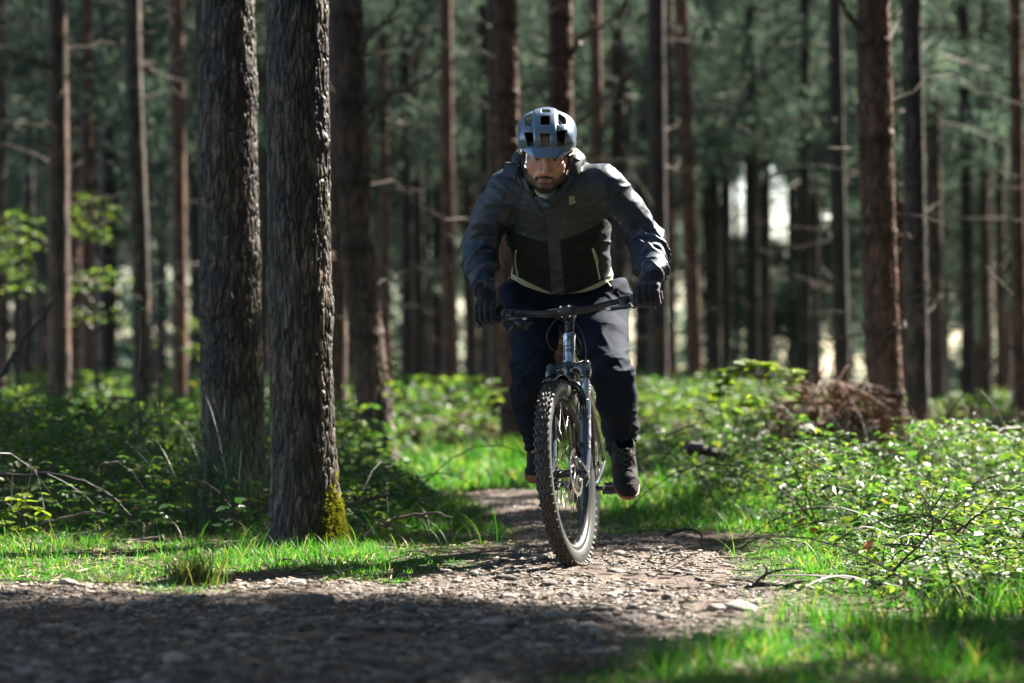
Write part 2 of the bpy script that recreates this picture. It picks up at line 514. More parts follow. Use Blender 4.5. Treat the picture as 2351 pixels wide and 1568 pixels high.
fw = wheel_parts(bike, M_steer @ Matrix.Translation((0, 0, WR)), 1, 'front_wheel', M_steer)
WB = 1.175
rwM = Matrix.Translation((0, WB, WR)) @ Matrix.Rotation(.1, 4, 'X')
rw = wheel_parts(bike, rwM, 1, 'rear_wheel', None)
CG = MB()
X90 = Matrix.Rotation(R(90), 3, 'Y')
for k, r in enumerate((.085, .074, .064, .055, .047, .040, .034, .029)):
    CG.lathe([(.018, 0), (r, 0), (r, .0018), (.018, .0018)], X90, c=(-.036-.0045*k, 0, 0))
    for q in range(int(r*400)):
        aa = q*2*math.pi/int(r*400); CG.box((-.036-.0045*k+.001, (r+.002)*math.cos(aa), (r+.002)*math.sin(aa)), (.0009, .0022, .0022))
CG.build('sprocket', m_rotor, rw, smooth=False)

# ---- fork (turns with the bars)
fk = empty('suspension_fork', parent=bike, mat=M_steer)
ax = np.array(axD); A0 = np.array(axA); fwd = np.array([0, -ax[2], ax[1]])   # fwd is perpendicular to the axis, pointing ahead and up
def AX(t, f=0, x=0): return A0+ax*t+fwd*f+np.array([x, 0, 0])
tc_ = .435; fo = .012                            # crown position along the axis; legs sit a little ahead
SX = .067
crown = Field(np.arange(-.10, .101, .003), np.arange(.12, .32, .003), np.arange(.66, .84, .003))
for s in (-1, 1):
    crown.cone(AX(tc_-.028, fo, s*SX), AX(tc_+.018, fo, s*SX), .0225, .0215, .006)
    crown.chain([AX(tc_-.004, fo, s*SX), AX(tc_+.012, fo*.6, s*.036), AX(tc_+.012, 0, 0)], [.019, .018, .025], .014)
crown.cone(AX(tc_-.02), AX(tc_+.03), .024, .026, .012)
crown.cone(AX(tc_-.06), AX(tc_-.012), .015, .015, .004, 'sub')
V, F = crown.mesh(); obj('fork_crown', npdata('fork_crown', V, F, [m_gloss], True), fk)
T = MB(); 
T.lathe([(.0155, 0), (.020, 0), (.020, .003), (.0155, .003)], Matrix(axD.to_track_quat('Z', 'Y').to_matrix()), c=AX(tc_-.024))
T.build('steerer_ring', m_grey, fk)
for s in (-1, 1):
    MB().tube([AX(.27, fo, s*SX), AX(tc_-.02, fo, s*SX)], .016, 20).build('stanchion', m_chrome, fk)
    MB().tube([AX(tc_+.015, fo, s*SX), AX(tc_+.028, fo, s*SX), AX(tc_+.030, fo, s*SX)], [.017, .016, .008], 16).build('top_cap', m_blk, fk)
    L = MB().tube([AX(.305, fo, s*SX), AX(.30, fo, s*SX), AX(.285, fo, s*SX), AX(.27, fo, s*SX), AX(.10, fo, s*SX), AX(.03, fo+.004, s*SX), AX(-.005, .030, s*.066), AX(-.02, .044, s*.064)], [.0165, .0215, .0225, .0215, .0205, .0195, .0165, .011], 20)
    leg = L.build('fork_leg', m_fork, fk)
    MB().tube([AX(.306, fo, s*SX), AX(.301, fo, s*SX)], [.0175, .0185], 20).build('dust_seal', m_grip, leg)
# small print down the outer front of the rider's left leg, a mark on the crown
def strokes(mb, cx, along, across, out, glyphs, h, pitch, lift=.0006, t=.0011):
    """glyphs: strings of strokes on a 2x3 grid"""
    SEG = {'S': [(1, 2, 0, 2), (0, 2, 0, 1), (0, 1, 1, 1), (1, 1, 1, 0), (1, 0, 0, 0)], 'U': [(0, 2, 0, 0), (0, 0, 1, 0), (1, 0, 1, 2)], 'R': [(0, 0, 0, 2), (0, 2, 1, 2), (1, 2, 1, 1), (1, 1, 0, 1), (.3, 1, 1, 0)],
           'E': [(1, 2, 0, 2), (0, 2, 0, 0), (0, 0, 1, 0), (0, 1, .8, 1)], 'O': [(0, 0, 0, 2), (0, 2, 1, 2), (1, 2, 1, 0), (1, 0, 0, 0)], 'N': [(0, 0, 0, 2), (0, 2, 1, 0), (1, 0, 1, 2)], 'I': [(.5, 0, .5, 2)],
           'T': [(0, 2, 1, 2), (.5, 2, .5, 0)], 'A': [(0, 0, .5, 2), (.5, 2, 1, 0), (.2, .8, .8, .8)], 'D': [(0, 0, 0, 2), (0, 2, .8, 2), (.8, 2, 1, 1), (1, 1, .8, 0), (.8, 0, 0, 0)], 'C': [(1, 2, 0, 2), (0, 2, 0, 0), (0, 0, 1, 0)], ' ': []}
    for gi, g in enumerate(glyphs):
        for x0, y0, x1, y1 in SEG[g]:
            a = np.asarray(cx)+along*(gi*pitch+x0*pitch*.62)+across*(y0*h*.5)+out*lift
            b = np.asarray(cx)+along*(gi*pitch+x1*pitch*.62)+across*(y1*h*.5)+out*lift
            mb.tube([a, b], t*.5, 4)
pr = MB()
on = np.array([math.sin(R(52)), *(fwd[1:]*math.cos(R(52)))]); acr = np.array([math.cos(R(52)), *(-fwd[1:]*math.sin(R(52)))])
strokes(pr, AX(.235, fo, SX)+on*.0212, -ax, acr, on, 'SUNTOUR', .0105, .0125)
strokes(pr, AX(.13, fo, SX)+on*.0208, -ax, acr, on, 'AIR', .009, .0105)
pr.build('fork_lettering', m_white, fk)
bd = MB(); on2 = np.array([math.sin(R(20)), *(fwd[1:]*math.cos(R(20)))]); ac2 = np.cross(on2, ax); ac2 = ac2 if ac2[0] > 0 else -ac2
bc = AX(tc_-.004, fo, SX)+on2*.0228
bd.box(bc, (.0075, .0085, .0006), np.stack([ac2, ax, on2], 1), 0)
bo = bd.build('crown_badge', m_white, fk, smooth=False)
b2 = MB(); strokes(b2, bc-ac2*.0055-ax*.004, ac2, ax, on2, 'SR', .008, .006, .0012, .0016); b2.build('badge_mark', m_dgr, fk)
# brace and its mudguard blade over the tyre
br = Field(np.arange(-.11, .111, .003), np.arange(-.02, .26, .003), np.arange(.55, .80, .003))
pts = [AX(.262, fo+.02, -SX), AX(.315, .045, -SX*.93), AX(.352, .062, -.040), AX(.362, .066, 0), AX(.352, .062, .040), AX(.315, .045, SX*.93), AX(.262, fo+.02, SX)]
br.chain(spline(pts, 25), [.0125]*25, .008, axis=(0, *fwd[1:]), sq=1.5)
V, F = br.mesh(); obj('fork_brace', npdata('fork_brace', V, F, [m_gloss], True), fk)
sh = []; nU = 15; nV = 14
for i in range(nV):
    v = i/(nV-1); ang = R(70+v*42)   # around the wheel
    for k in range(nU):
        u = k/(nU-1)*2-1; hw = .030-.014*abs(v-.4)
        rr_ = .378-.007*u*u
        sh.append([u*hw, -rr_*math.cos(ang), WR+rr_*math.sin(ang)])
F = [[i*nU+k, i*nU+k+1, (i+1)*nU+k+1, (i+1)*nU+k] for i in range(nV-1) for k in range(nU-1)]
mg = obj('mudguard', npdata('mudguard', sh, F, [m_gloss], True), fk)
sm = mg.modifiers.new('thick', 'SOLIDIFY'); sm.thickness = .002
# axle end, caliper, hose clip
hubc = np.array([0, 0, WR])
MB().tube([hubc+[-.085, 0, 0], hubc+[.085, 0, 0]], .0085, 14).build('axle', m_blk, fk)
MB().tube([hubc+[.083, 0, 0], hubc+[.092, 0, 0]], .0045, 12).build('axle_bolt', m_brass, fk)
cal = Field(np.arange(.02, .10, .0025), np.arange(.02, .16, .0025), np.arange(.28, .50, .0025))
cal.cone((.046, .075, .425), (.046, .062, .455), .019, .017, .008); cal.cone((.060, .080, .420), (.060, .066, .450), .015, .014, .008)
cal.cone((.060, .085, .47), (.060, .045, .40), .008, .008, .006); cal.box((.040, .068, .44), (.0018, .03, .03), None, .001, .002, 'sub')
V, F = cal.mesh(); obj('brake_caliper', npdata('brake_caliper', V, F, [m_blk], True), fk)
arm = MB(); arm.tube(spline([(.046, -.02, .412), (.058, -.026, .410), (.074, -.028, .392), (.088, -.018, .358)], 14), .0042, 8); arm.tube([(.088, -.018, .362), (.092, -.014, .33)], [.0042, .0025], 8)
arm.tube([(.088, -.012, .325), (.078, -.02, .302)], [.003, .002], 8)
arm.build('caliper_arm', m_chrome, fk)
MB().tube([AX(.245, fo+.021, SX*.97+.0), AX(.232, fo+.022, SX*.97)], .0045, 8).build('hose_guide', m_grip, fk)
rg = MB()
for dt in (0, .006):
    a = np.linspace(0, 2*math.pi, 22); u = np.cross(ax, [1, 0, 0])
    rg.tube([AX(.222+dt, fo, SX)+.0222*(math.cos(q)*np.array([1, 0, 0])+math.sin(q)*u) for q in a], .0011, 6, cap=False)
rg.build('cable_tie', m_cable, fk)

# ---- bars, stem, grips, levers (turn with the fork)
bars = empty('handlebar', parent=bike, mat=M_steer)
bc0 = np.array([0, .283, .975]); 
bpts = spline([(-.375, .318, .998), (-.27, .306, .996), (-.17, .292, .988), (-.11, .285, .977), (-.05, .283, .975), (0, .283, .975), (.05, .283, .975), (.11, .285, .977), (.17, .292, .988), (.27, .306, .996), (.375, .318, .998)], 60)
brad = np.interp(np.abs(bpts[:, 0]), [0, .055, .10, .16, .375], [.0162, .0162, .0145, .0118, .0111])
MB().tube(bpts, brad, 20).build('bar_tube', m_blk, bars)
def barpt(x): return np.array([np.interp(x, bpts[:, 0], bpts[:, i]) for i in range(3)])
stem = Field(np.arange(-.05, .051, .0025), np.arange(.24, .42, .0025), np.arange(.90, 1.04, .0025))
stem.box((0, .272, .975), (.024, .011, .024), None, .005, .003)
stem.cone((-.022, .283, .975), (.022, .283, .975), .0205, .0205, .004)
stem.chain([(0, .30, .973), (0, .335, .958)], [.020, .022], .01)
stem.cone(AX(.685), AX(.645), .0205, .0205, .006)
V, F = stem.mesh(); st = obj('stem', npdata('stem', V, F, [m_blk], True), bars)
for sx in (-.0165, .0165):
    for sz in (-.0195, .0195):
        MB().lathe([(0, .0042), (.0022, .0042), (.0022, .0052), (.0042, .0052), (.0046, .003), (.0046, -.004), (0, -.004)], Matrix.Rotation(R(90), 3, 'X'), 12, c=(sx, .2600, .975+sz)).build('stem_bolt', m_chrome, st)
v_ = MB(); v_.tube([(-.014, .2605, .982), (0, .2598, .966), (.014, .2605, .982)], .0012, 6); v_.tube([(-.006, .2605, .984), (.006, .2605, .984)], .0009, 6)
v_.build('faceplate_groove', m_dgr, st)
MB().tube([AX(.640), AX(.612), AX(.600)], [.0185, .0185, .019], 20).build('headset_spacer', m_gloss, bars)
MB().tube([AX(.700), AX(.706), AX(.707)], [.019, .017, .01], 20).build('top_cap', m_gloss, bars)
for s in (-1, 1):
    gp = [barpt(s*(.262+.013*k)) for k in range(10)]
    gr = MB().tube(gp, [.0158]+[.0160]*8+[.017], 18).build('grip', m_grip, bars)
    MB().tube([barpt(s*.253), barpt(s*.2635)], .0178, 18).build('grip_collar', m_grey, gr)
    # lever: clamp, body, blade, barrel adjuster
    c0 = barpt(s*.225)
    lv = Field(np.arange(-.40, -.10, .0028) if s < 0 else np.arange(.10, .40, .0028), np.arange(.20, .36, .0028), np.arange(.90, 1.04, .0028))
    lv.cone(barpt(s*.216), barpt(s*.236), .0165, .0165, .003)
    b0 = c0+[s*.005, -.030, -.018]
    lv.box(c0+[s*.004, -.022, -.012], (.014, .016, .013), Matrix.Rotation(R(s*8), 3, 'Y'), .005, .008)
    lv.chain([b0+[-s*.050, .004, -.010], b0+[s*.006, -.002, -.006], b0+[s*.022, -.010, -.008]], [.0085, .0105, .0085], .006)
    lv.cone(barpt(s*.205), barpt(s*.25), .0113, .0113, .0, 'sub')
    V, F = lv.mesh(); le = obj('brake_lever', npdata('brake_lever', V, F, [m_blk], True), bars)
    bp = b0+[s*.022, -.012, -.010]
    MB().tube(spline([bp, bp+[s*.020, -.010, -.006], bp+[s*.045, -.006, -.002], bp+[s*.085, 0, -.010], bp+[s*.104, .0, -.016]], 22), [.0055]*14+[.0058]*5+[.0066, .0068, .005], 10, flat=.55).build('lever_blade', m_gloss, le)
    MB().tube([b0+[-s*.050, .004, -.010], b0+[-s*.052, .004, -.010], b0+[-s*.060, .004, -.010], b0+[-s*.062, .004, -.010], b0+[-s*.070, .004, -.010]], [.0065, .0075, .0075, .006, .006], 10).build('cable_adjuster', m_nip, le)
    pr = MB(); q0 = b0+np.array([-s*.040 if s > 0 else .004, -.0115, -.004]); 
    for q in range(9):
        pr.box(q0+[.0042*q, 0, .0006*(q % 2)], (.0014, .0004, .0016 if q % 2 else .0020))
    pr.build('lever_lettering', m_white, le, smooth=False)
    if s < 0:
        sc = Field(np.arange(-.25, -.12, .0028), np.arange(.20, .33, .0028), np.arange(.88, .99, .0028))
        sc.cone((-.188, .262, .948), (-.170, .270, .935), .016, .014, .006); sc.cone((-.205, .268, .955), (-.185, .262, .945), .011, .014, .006)
        sc.cone((-.160, .262, .945), (-.143, .262, .944), .006, .005, .004); sc.cone((-.215, .262, .938), (-.232, .262, .925), .008, .006, .004)
        V, F = sc.mesh(); obj('gear_shifter', npdata('gear_shifter', V, F, [m_blk], True), bars)

# ---- frame
fr = empty('frame', parent=bike)
hd = MB(); hq = Matrix(axD.to_track_quat('Z', 'Y').to_matrix())
hd.lathe([(.0225, .468), (.0265, .470), (.0265, .478), (.0245, .484), (.0235, .52), (.0230, .575), (.0250, .583), (.0250, .592), (.0215, .596)], hq, 28, c=A0)
hd.build('head_tube', m_chrome, fr)
MB().lathe([(.0245, .458), (.0270, .460), (.0275, .466), (.0250, .468)], hq, 28, c=A0).build('headset_cup', m_gloss, fr)
# emblem on the head tube: slanted strokes and two bands
em = MB()
def onht(t, a, r=.0243):
    return AX(t)+r*(math.cos(a)*fwd+math.sin(a)*np.array([1, 0, 0]))
em.tube([onht(.584, -.55), onht(.575, -.1), onht(.566, .5)], .0013, 6); em.tube([onht(.556, -.6), onht(.578, .05)], .0015, 6); em.tube([onht(.560, -.15), onht(.578, .55)], .0012, 6)
for t in (.541, .526, .519):
    em.tube([onht(t-.004*math.cos(a*1.3), a, .0246) for a in np.linspace(-.9, .9, 10)], .0012, 6)
em.tube([onht(.526-.002, -.9), onht(.541, -.6)], .0012, 6)
em.build('head_emblem', m_dgr, fr)
BBp = np.array([0, .740, .279]); ST = np.array([0, .905, .735])
def pair(a, b, c, r, name, m, flat=None):
    for s in (-1, 1):
        MB().tube(spline([np.array(q)*[s, 1, 1] for q in (a, b, c)], 14), r, 14, flat=flat).build(name, m, fr)
MB().tube([AX(.49), .5*(AX(.49)+BBp)+[0, 0, -.01], BBp], [.027, .029, .026], 24).build('down_tube', m_frame, fr)
MB().tube([AX(.575), ST+[0, -.03, -.04]], [.021, .019], 22).build('top_tube', m_frame, fr)
MB().tube([BBp, ST], [.019, .0175], 22).build('seat_tube', m_frame, fr)
MB().tube([BBp+[-.037, 0, 0], BBp+[.037, 0, 0]], .023, 22).build('bottom_bracket', m_frame, fr)
RH = np.array([0, WB, WR])
pair(BBp+[.024, .03, 0], BBp+[.052, .15, .005], RH+[.070, -.01, 0], .0115, 'chainstay', m_frame)
pair(ST+[.010, .01, -.03], ST+[.042, .12, -.16], RH+[.070, 0, .01], .0085, 'seatstay', m_frame)
MB().tube([ST, ST+np.array([0, .03, .075])], .0145, 18).build('seat_post', m_blk, fr)
sd_ = Field(np.arange(-.09, .091, .004), np.arange(.80, 1.10, .004), np.arange(.76, .86, .004))
sd_.chain([ST+[0, -.10, .092], ST+[0, .03, .086], ST+[0, .13, .098]], [.019, .030, .062], .02, axis=(0, 0, 1), sq=2.2)
V, F = sd_.mesh(); obj('saddle', npdata('saddle', V, F, [m_grip], True), bike)
# battery-like guard box under the down tube seen beside the fork: a bottle
# ---- drivetrain
dr = empty('crankset', parent=bike)
CA = R(-1); cd = np.array([0, -math.cos(CA), math.sin(CA)])   # rider's left crank points forward
ch = MB()
ch.lathe([(.050, -.0015), (.066, -.0015), (.066, .0015), (.050, .0015)], X90, 40, c=BBp+[-.047, 0, 0])
for q in range(32):
    aa = q*2*math.pi/32; ch.box(BBp+[-.047, .068*math.cos(aa), .068*math.sin(aa)], (.0012, .0028, .0028))
for q in range(4):
    aa = q*math.pi/2+.4; ch.tube([BBp+[-.047, .01*math.cos(aa), .01*math.sin(aa)], BBp+[-.047, .055*math.cos(aa), .055*math.sin(aa)]], .006, 8)
ch.build('chainring', m_rotor, dr, smooth=False)
PED = {}
for s in (1, -1):
    e = BBp+cd*s*.172+[s*.070, 0, 0]
    cf = Field(np.arange(-.16, .161, .004), np.arange(.50, .98, .004), np.arange(.20, .40, .004))
    cf.chain([BBp+[s*.050, 0, 0], BBp+cd*s*.08+[s*.062, 0, 0], e], [.021, .0165, .0175], .008, axis=(1, 0, 0), sq=1.5)
    V, F = cf.mesh(); obj('crank_arm', npdata('crank_arm', V, F, [m_gloss], True), dr)
    pe = Field(np.arange(-.20, .201, .003), np.arange(.48, 1.0, .003), np.arange(.20, .40, .003))
    pc = e+[s*.074, 0, 0]; PED[s] = pc
    tl = Matrix.Rotation(R(18), 3, 'X')
    pe.box(pc, (.048, .050, .0085), tl, .006, .004)
    for q in (-.026, .026):
        pe.box(pc+np.array(tl @ Vector((0, q, 0))), (.036, .014, .02), tl, .004, .002, 'sub')
    pe.cone(e, pc+[s*.045, 0, 0], .0085, .0085, .004)
    V, F = pe.mesh(); po = obj('pedal', npdata('pedal', V, F, [m_blk], True), dr)
    pn = MB()
    for px_ in (-.042, -.015, .015, .042):
        for py_ in (-.046, .046):
            for zz in (-1, 1):
                c = pc+np.array(tl @ Vector((px_, py_, 0))); d = np.array(tl @ Vector((0, 0, 1)))*zz
                pn.tube([c+d*.006, c+d*.0125], .0019, 6)
    pn.build('pedal_pin', m_blk, po)
# chain: upper and lower run, and the rear mech cage
cn = MB()
x0 = -.047
up = [BBp+[x0, .0, .067], RH+[-.050, 0, .055]]; lo = [BBp+[x0, .01, -.067], RH+[-.052, -.04, -.10]]
for a, b in (up, lo):
    a = np.array(a); b = np.array(b); n_ = int(np.linalg.norm(b-a)/.0127)
    d = (b-a)/n_; T3 = d/np.linalg.norm(d); U3 = np.cross([1, 0, 0], T3)
    for k in range(n_):
        cn.box(a+d*(k+.5), (.0022 if k % 2 else .0036, .0058, .0038), np.stack([[1, 0, 0], T3, U3], 1))
c_ = cn.build('chain', m_rotor, dr, smooth=False)
rm = Field(np.arange(-.10, -.02, .003), np.arange(1.05, 1.28, .003), np.arange(.16, .40, .003))
rm.chain([RH+[-.062, .012, -.02], RH+[-.066, .03, -.065], RH+[-.058, .005, -.085]], [.010, .015, .013], .006)
rm.chain([RH+[-.055, .0, -.085], RH+[-.055, -.035, -.150]], [.014, .012], .006, axis=(1, 0, 0), sq=1.5)
V, F = rm.mesh(); obj('rear_derailleur', npdata('rear_derailleur', V, F, [m_blk], True), dr)

# ---- cables, laid where they hang between bars, crown and frame
def cab(pts, Y, r=.0024, nm='brake_cable'):
    w_ = [P(x, y, Yv) for (x, y), Yv in zip(pts, Y)]
    c = spline([W2B(p) for p in w_], 50)
    MB().tube(c, r, 8).build(nm, m_cable, bike)
cab([(1190, 717.5), (1205, 718), (1242, 716), (1279, 719.5), (1308, 732), (1330, 752), (1342, 782), (1346, 812), (1344, 850), (1336, 885), (1327, 925), (1322, 960), (1318, 1000), (1322, 1040)],
    [10.99, 10.98, 10.95, 10.92, 10.90, 10.88, 10.86, 10.85, 10.84, 10.83, 10.82, 10.79, 10.76, 10.75])
cab([(1180, 729), (1205, 728), (1249, 726), (1279, 730.5), (1305, 746.6), (1323, 767), (1333, 789), (1332, 805), (1322, 816)],
    [11.0, 10.99, 10.96, 10.93, 10.92, 10.93, 10.95, 11.0, 11.06], .002, 'gear_cable')
cab([(1418, 696), (1402, 700), (1352, 705.6), (1308, 717), (1279, 733), (1261, 754), (1255, 773), (1261, 795), (1276, 806.6), (1296, 813)],
    [10.95, 10.94, 10.93, 10.92, 10.91, 10.90, 10.90, 10.93, 10.98, 11.06])
# ================================================================== the rider
def fabric_mat(name, rough=.55, spec=.35, sheen=.15):
    m = attr_mat(name, rough, spec, .25, 420, sheen)
    return m
m_skin = attr_mat('skin', .48, .4, .12, 260, attr='col', sss=.12)
m_trous = mk('trouser_cloth', (.0105, .0160, .0280), .85, noise=.15, nscale=30, bump=.14, bscale=600, spec=.11)
m_glove = mk('glove_knit', (.009, .011, .017), .8, bump=.35, bscale=500, sheen=.25, spec=.25)
m_shoe = mk('shoe_suede', (.016, .0165, .018), .85, noise=.35, nscale=25, bump=.15, bscale=300, spec=.2)
m_gum = mk('gum_sole', (.20, .085, .045), .6, noise=.15, nscale=40, bump=.1)
m_lace = mk('lace_cord', (.035, .036, .04), .6)
m_helm = mk('helmet_satin_blue', (.15, .20, .275), .34, noise=.03, nscale=60, spec=.6, metal=.6, coat=.45)
m_foam = mk('helmet_foam', (.016, .018, .022), .8)
m_zip = mk('zip_lime', (.62, .62, .42), .5)
m_shirt = mk('shirt_cream', (.42, .42, .33), .8, noise=.08, nscale=30, bump=.2, bscale=200)
m_hood = mk('hood_cloth', (.022, .030, .043), .52, noise=.1, nscale=20, bump=.08, bscale=380, spec=.4)
m_vel = mk('velcro', (.012, .012, .013), .9)
m_logo = mk('logo_print', (.78, .82, .60), .6)
m_strap = mk('webbing', (.015, .015, .016), .7)

PB = np.array([.22, 11.45, .0])                 # the ground under the rider
def wob(name, V, F, mats, parent, smooth=True, attrs=None, mi=None):
    return obj(name, npdata(name, np.asarray(V)-PB, F, mats, smooth, attrs, mi), parent)

# joints
SL = P(1170, 432, 11.18); SR = P(1386, 426, 11.12)
EL = P(1101, 566, 11.30); ER = P(1482, 548, 11.22)
wl = B2W(barpt(-.330)); wr = B2W(barpt(.330))
WL = P(1113, 664, 11.12); WRr = P(1503, 628, 10.99)
HLp = P(1232, 705, 11.60); HRp = P(1362, 700, 11.58)
KL = P(1222, 846, 11.36); KR = P(1404, 858, 11.17)
AL = P(1232, 1045, 11.77); AR = P(1420, 1032, 11.40)
def cutline(Fd, xs_, ys_, yfar, keep_above=True, sgn=1):
    """trims a solid along a seam line seen on its front"""
    gx, gy, gz = Fd.g
    PX = (512+gx[:, None]/gy[None, :]*FPX)/K; PY = (HY-(gz[None, :]-CH)/gy[:, None]*FPX)/K
    c = np.interp(PX, xs_, ys_)
    d = (PY[None, :, :]-c[:, :, None])*(K/FPX*11.4)*sgn
    d = np.where((gy < yfar)[None, :, None] & ((PX > xs_[0]-14) & (PX < xs_[-1]+14))[:, :, None], d, -1).astype(np.float32)
    Fd.D = np.maximum(Fd.D, d)
HEM = ([1150, 1178, 1215, 1262, 1266, 1298, 1330, 1372, 1412, 1430], [622, 630, 649, 671, 677, 677, 668, 650, 630, 618])
SHE = ([1150, 1180, 1200, 1235, 1266, 1300, 1345, 1372, 1400, 1425], [638, 642, 655, 668, 676, 676, 670, 661, 646, 640])
HO = np.array([.131, 11.0, 1.585]); HP = R(18); HS = 1.06
Mh = np.array(Matrix.Rotation(R(2), 3, 'Y') @ Matrix.Rotation(HP, 3, 'X'))
def H2W(p): return HO + (np.asarray(p, float)*HS) @ Mh.T
def W2H(V): return (np.asarray(V)-HO) @ Mh / HS
NB = .5*(SL+SR)+[0, .02, .02]

# ---- body: one continuous figure
def ax_(lo, hi, flo, fhi, h, H):
    a = [np.arange(lo, flo, H), np.arange(flo, fhi, h), np.arange(fhi, hi+H, H)]
    return np.concatenate(a)
B = Field(ax_(-.25, .68, HO[0]-.10, HO[0]+.10, .0027, .013), ax_(10.86, 11.95, 10.84, 11.12, .0027, .013) if False else np.concatenate([np.arange(10.83, 11.12, .0027), np.arange(11.12, 11.95, .013)]),
          np.concatenate([np.arange(.22, 1.42, .013), np.arange(1.42, 1.76, .0027)]))
def hc(a, b, ra, rb, k=.02, op='add', **kw): B.cone(H2W(a), H2W(b), ra*HS, rb*HS, k, op, **kw)
def he(c, r, k=.02, op='add'): B.ell(H2W(c), np.array(r)*HS, Mh, k, op)
# torso and limbs (under the clothes)
B.chain([NB+[0, .02, -.03], P(1280, 540, 11.42), P(1295, 640, 11.60)], [.10, .115, .105], .06)
B.cone(SL, SR, .055, .055, .06)
B.chain([SL, EL, WL], [.052, .042, .030], .03); B.chain([SR, ER, WRr], [.052, .042, .030], .03)
B.cone(HLp, HRp, .095, .095, .05)
B.chain([HLp, KL, AL], [.080, .055, .025], .03); B.chain([HRp, KR, AR], [.080, .055, .035], .03)
B.cone(AR, P(1430, 1085, 11.33), .032, .028, .03); B.cone(AL, AL+[-.002, -.01, -.04], .025, .022, .01)
for Wp, hp in ((WL, wl), (WRr, wr)): B.cone(Wp, hp+[0, .03, .03], .024, .014, .02)
# neck and head
B.cone(NB, H2W((0, .02, -.06)), .068, .058, .04)
he((0, .012, .036), (.0765, .098, .084), .02)
he((0, -.028, -.030), (.0665, .068, .082), .02)
hc((-.034, -.018, -.075), (0, -.070, -.098), .040, .024, .02); hc((.034, -.018, -.075), (0, -.070, -.098), .040, .024, .02)
hc((-.012, -.078, -.106), (.012, -.078, -.106), .0155, .0155, .012)
for s in (-1, 1):
    he((s*.050, -.058, -.030), (.022, .024, .020), .018)           # cheekbone
    hc((s*.014, -.090, .017), (s*.046, -.080, .019), .0105, .0095, .012)   # brow
    he((s*.0325, -.103, -.002), (.0185, .015, .0125), .010, 'sub')  # socket
    hc((s*.020, -.0890, .0066), (s*.045, -.082, .0032), .0055, .0050, .004)    # upper lid
    hc((s*.021, -.0875, -.0076), (s*.044, -.0815, -.0068), .0044, .0042, .004)
    he((s*.0135, -.1065, -.0455), (.0085, .0105, .0072), .006)        # nostril wing
    hc((s*.006, -.113, -.0535), (s*.008, -.108, -.051), .0030, .0028, .003, 'sub')
    hc((s*.018, -.100, -.044), (s*.036, -.086, -.070), .006, .005, .012)  # nasolabial
    he((s*.080, .012, -.008), (.008, .020, .031), .006)            # ear
    he((s*.0885, .006, -.006), (.006, .011, .018), .004, 'sub')
hc((0, -.096, .010), (0, -.118, -.038), .0085, .0115, .009)
he((0, -.120, -.042), (.0125, .0115, .0100), .007)
he((0, -.0955, -.062), (.024, .012, .013), .012)                     # muzzle
hc((-.019, -.0985, -.0705), (0, -.1045, -.0675), .0042, .0058, .004); hc((.019, -.0985, -.0705), (0, -.1045, -.0675), .0042, .0058, .004)
hc((-.015, -.0985, -.0800), (.015, -.0985, -.0800), .0062, .0062, .005)
hc((-.022, -.1045, -.0743), (.022, -.1045, -.0743), .0022, .0022, .0025, 'sub')
hc((-.016, -.1005, -.0905), (.016, -.1005, -.0905), .0042, .0042, .006, 'sub')
V, F = B.mesh()
L = W2H(V); x, y, z = L.T; ax0 = np.abs(x)
n1 = fbm(x*160, y*160, z*160, 2); n2 = vnoise(x*60, y*60, z*60)
skin = np.array([.60, .345, .245])*(.92+.16*n2[:, None])
red = np.exp(-((ax0-.045)**2+(z+.03)**2)/.0006)+1.3*np.exp(-(x**2+(z+.045)**2)/.0003)
skin = skin*(1-.10*red[:, None]*np.array([0, 1.6, 1.3]))
lip = sstep(.0, 1, 1-((x/.023)**2+((z+.0745)/.0098)**2)*1.0)*(y < -.085)
skin = skin*(1-lip[:, None])+np.array([.30, .115, .10])*lip[:, None]
jaw = -.058-.55*np.clip(ax0-.030, 0, 1)*0+.9*np.clip(ax0-.040, 0, 1)
bm = sstep(.012, -.012, z-(jaw-.020+.012*(n2-.5)))                  # cheeks down to the jaw
bm = np.maximum(bm, sstep(.055, .066, ax0)*sstep(.012, -.01, z)*(y > -.06))   # sideburns
mus = sstep(1.15, .55, (x/.031)**2+((z+.0625+.10*ax0)/.0072)**2)
side_ = sstep(1.2, .6, ((ax0-.0315)/.007)**2+((z+.080)/.020)**2)
goat = sstep(1.1, .6, (x/.012)**2+((z+.0925)/.0045)**2)
chin = sstep(.0, 1, 1.25-((x/.045)**2+((z+.116)/.020)**2))
bm = np.maximum(np.maximum(bm*.74, chin*1.0), np.maximum(mus*1.0, np.maximum(side_*.75, goat*.85)))*(y < .02)*(1-lip)
bm = np.clip(bm*(.72+.55*n1), 0, 1)
skin = skin*(1-bm[:, None])+np.array([.020, .014, .011])*bm[:, None]
brow = sstep(1.2, .5, ((ax0-.033)/.019)**2+((z-.0185-.06*(ax0-.033))/.0048)**2)*(y < -.06)
hair = sstep(.046, .060, z+.12*0-.25*np.clip(-y-.04, 0, 1))*sstep(-.075, -.055, y)
hair = np.maximum(hair, sstep(.020, .045, y)*(z > -.055))
dk = np.maximum(brow*.9, hair*.9)
skin = skin*(1-dk[:, None])+np.array([.018, .013, .011])*dk[:, None]
person = obj('person', npdata('person', V-PB, F, [m_skin], True, {'col': skin}), None, tuple(PB))
tag(person, 'man in grey and black jacket and blue helmet crouching over handlebar of bike', 'person')
bvh_body = bvh_of(V, F)
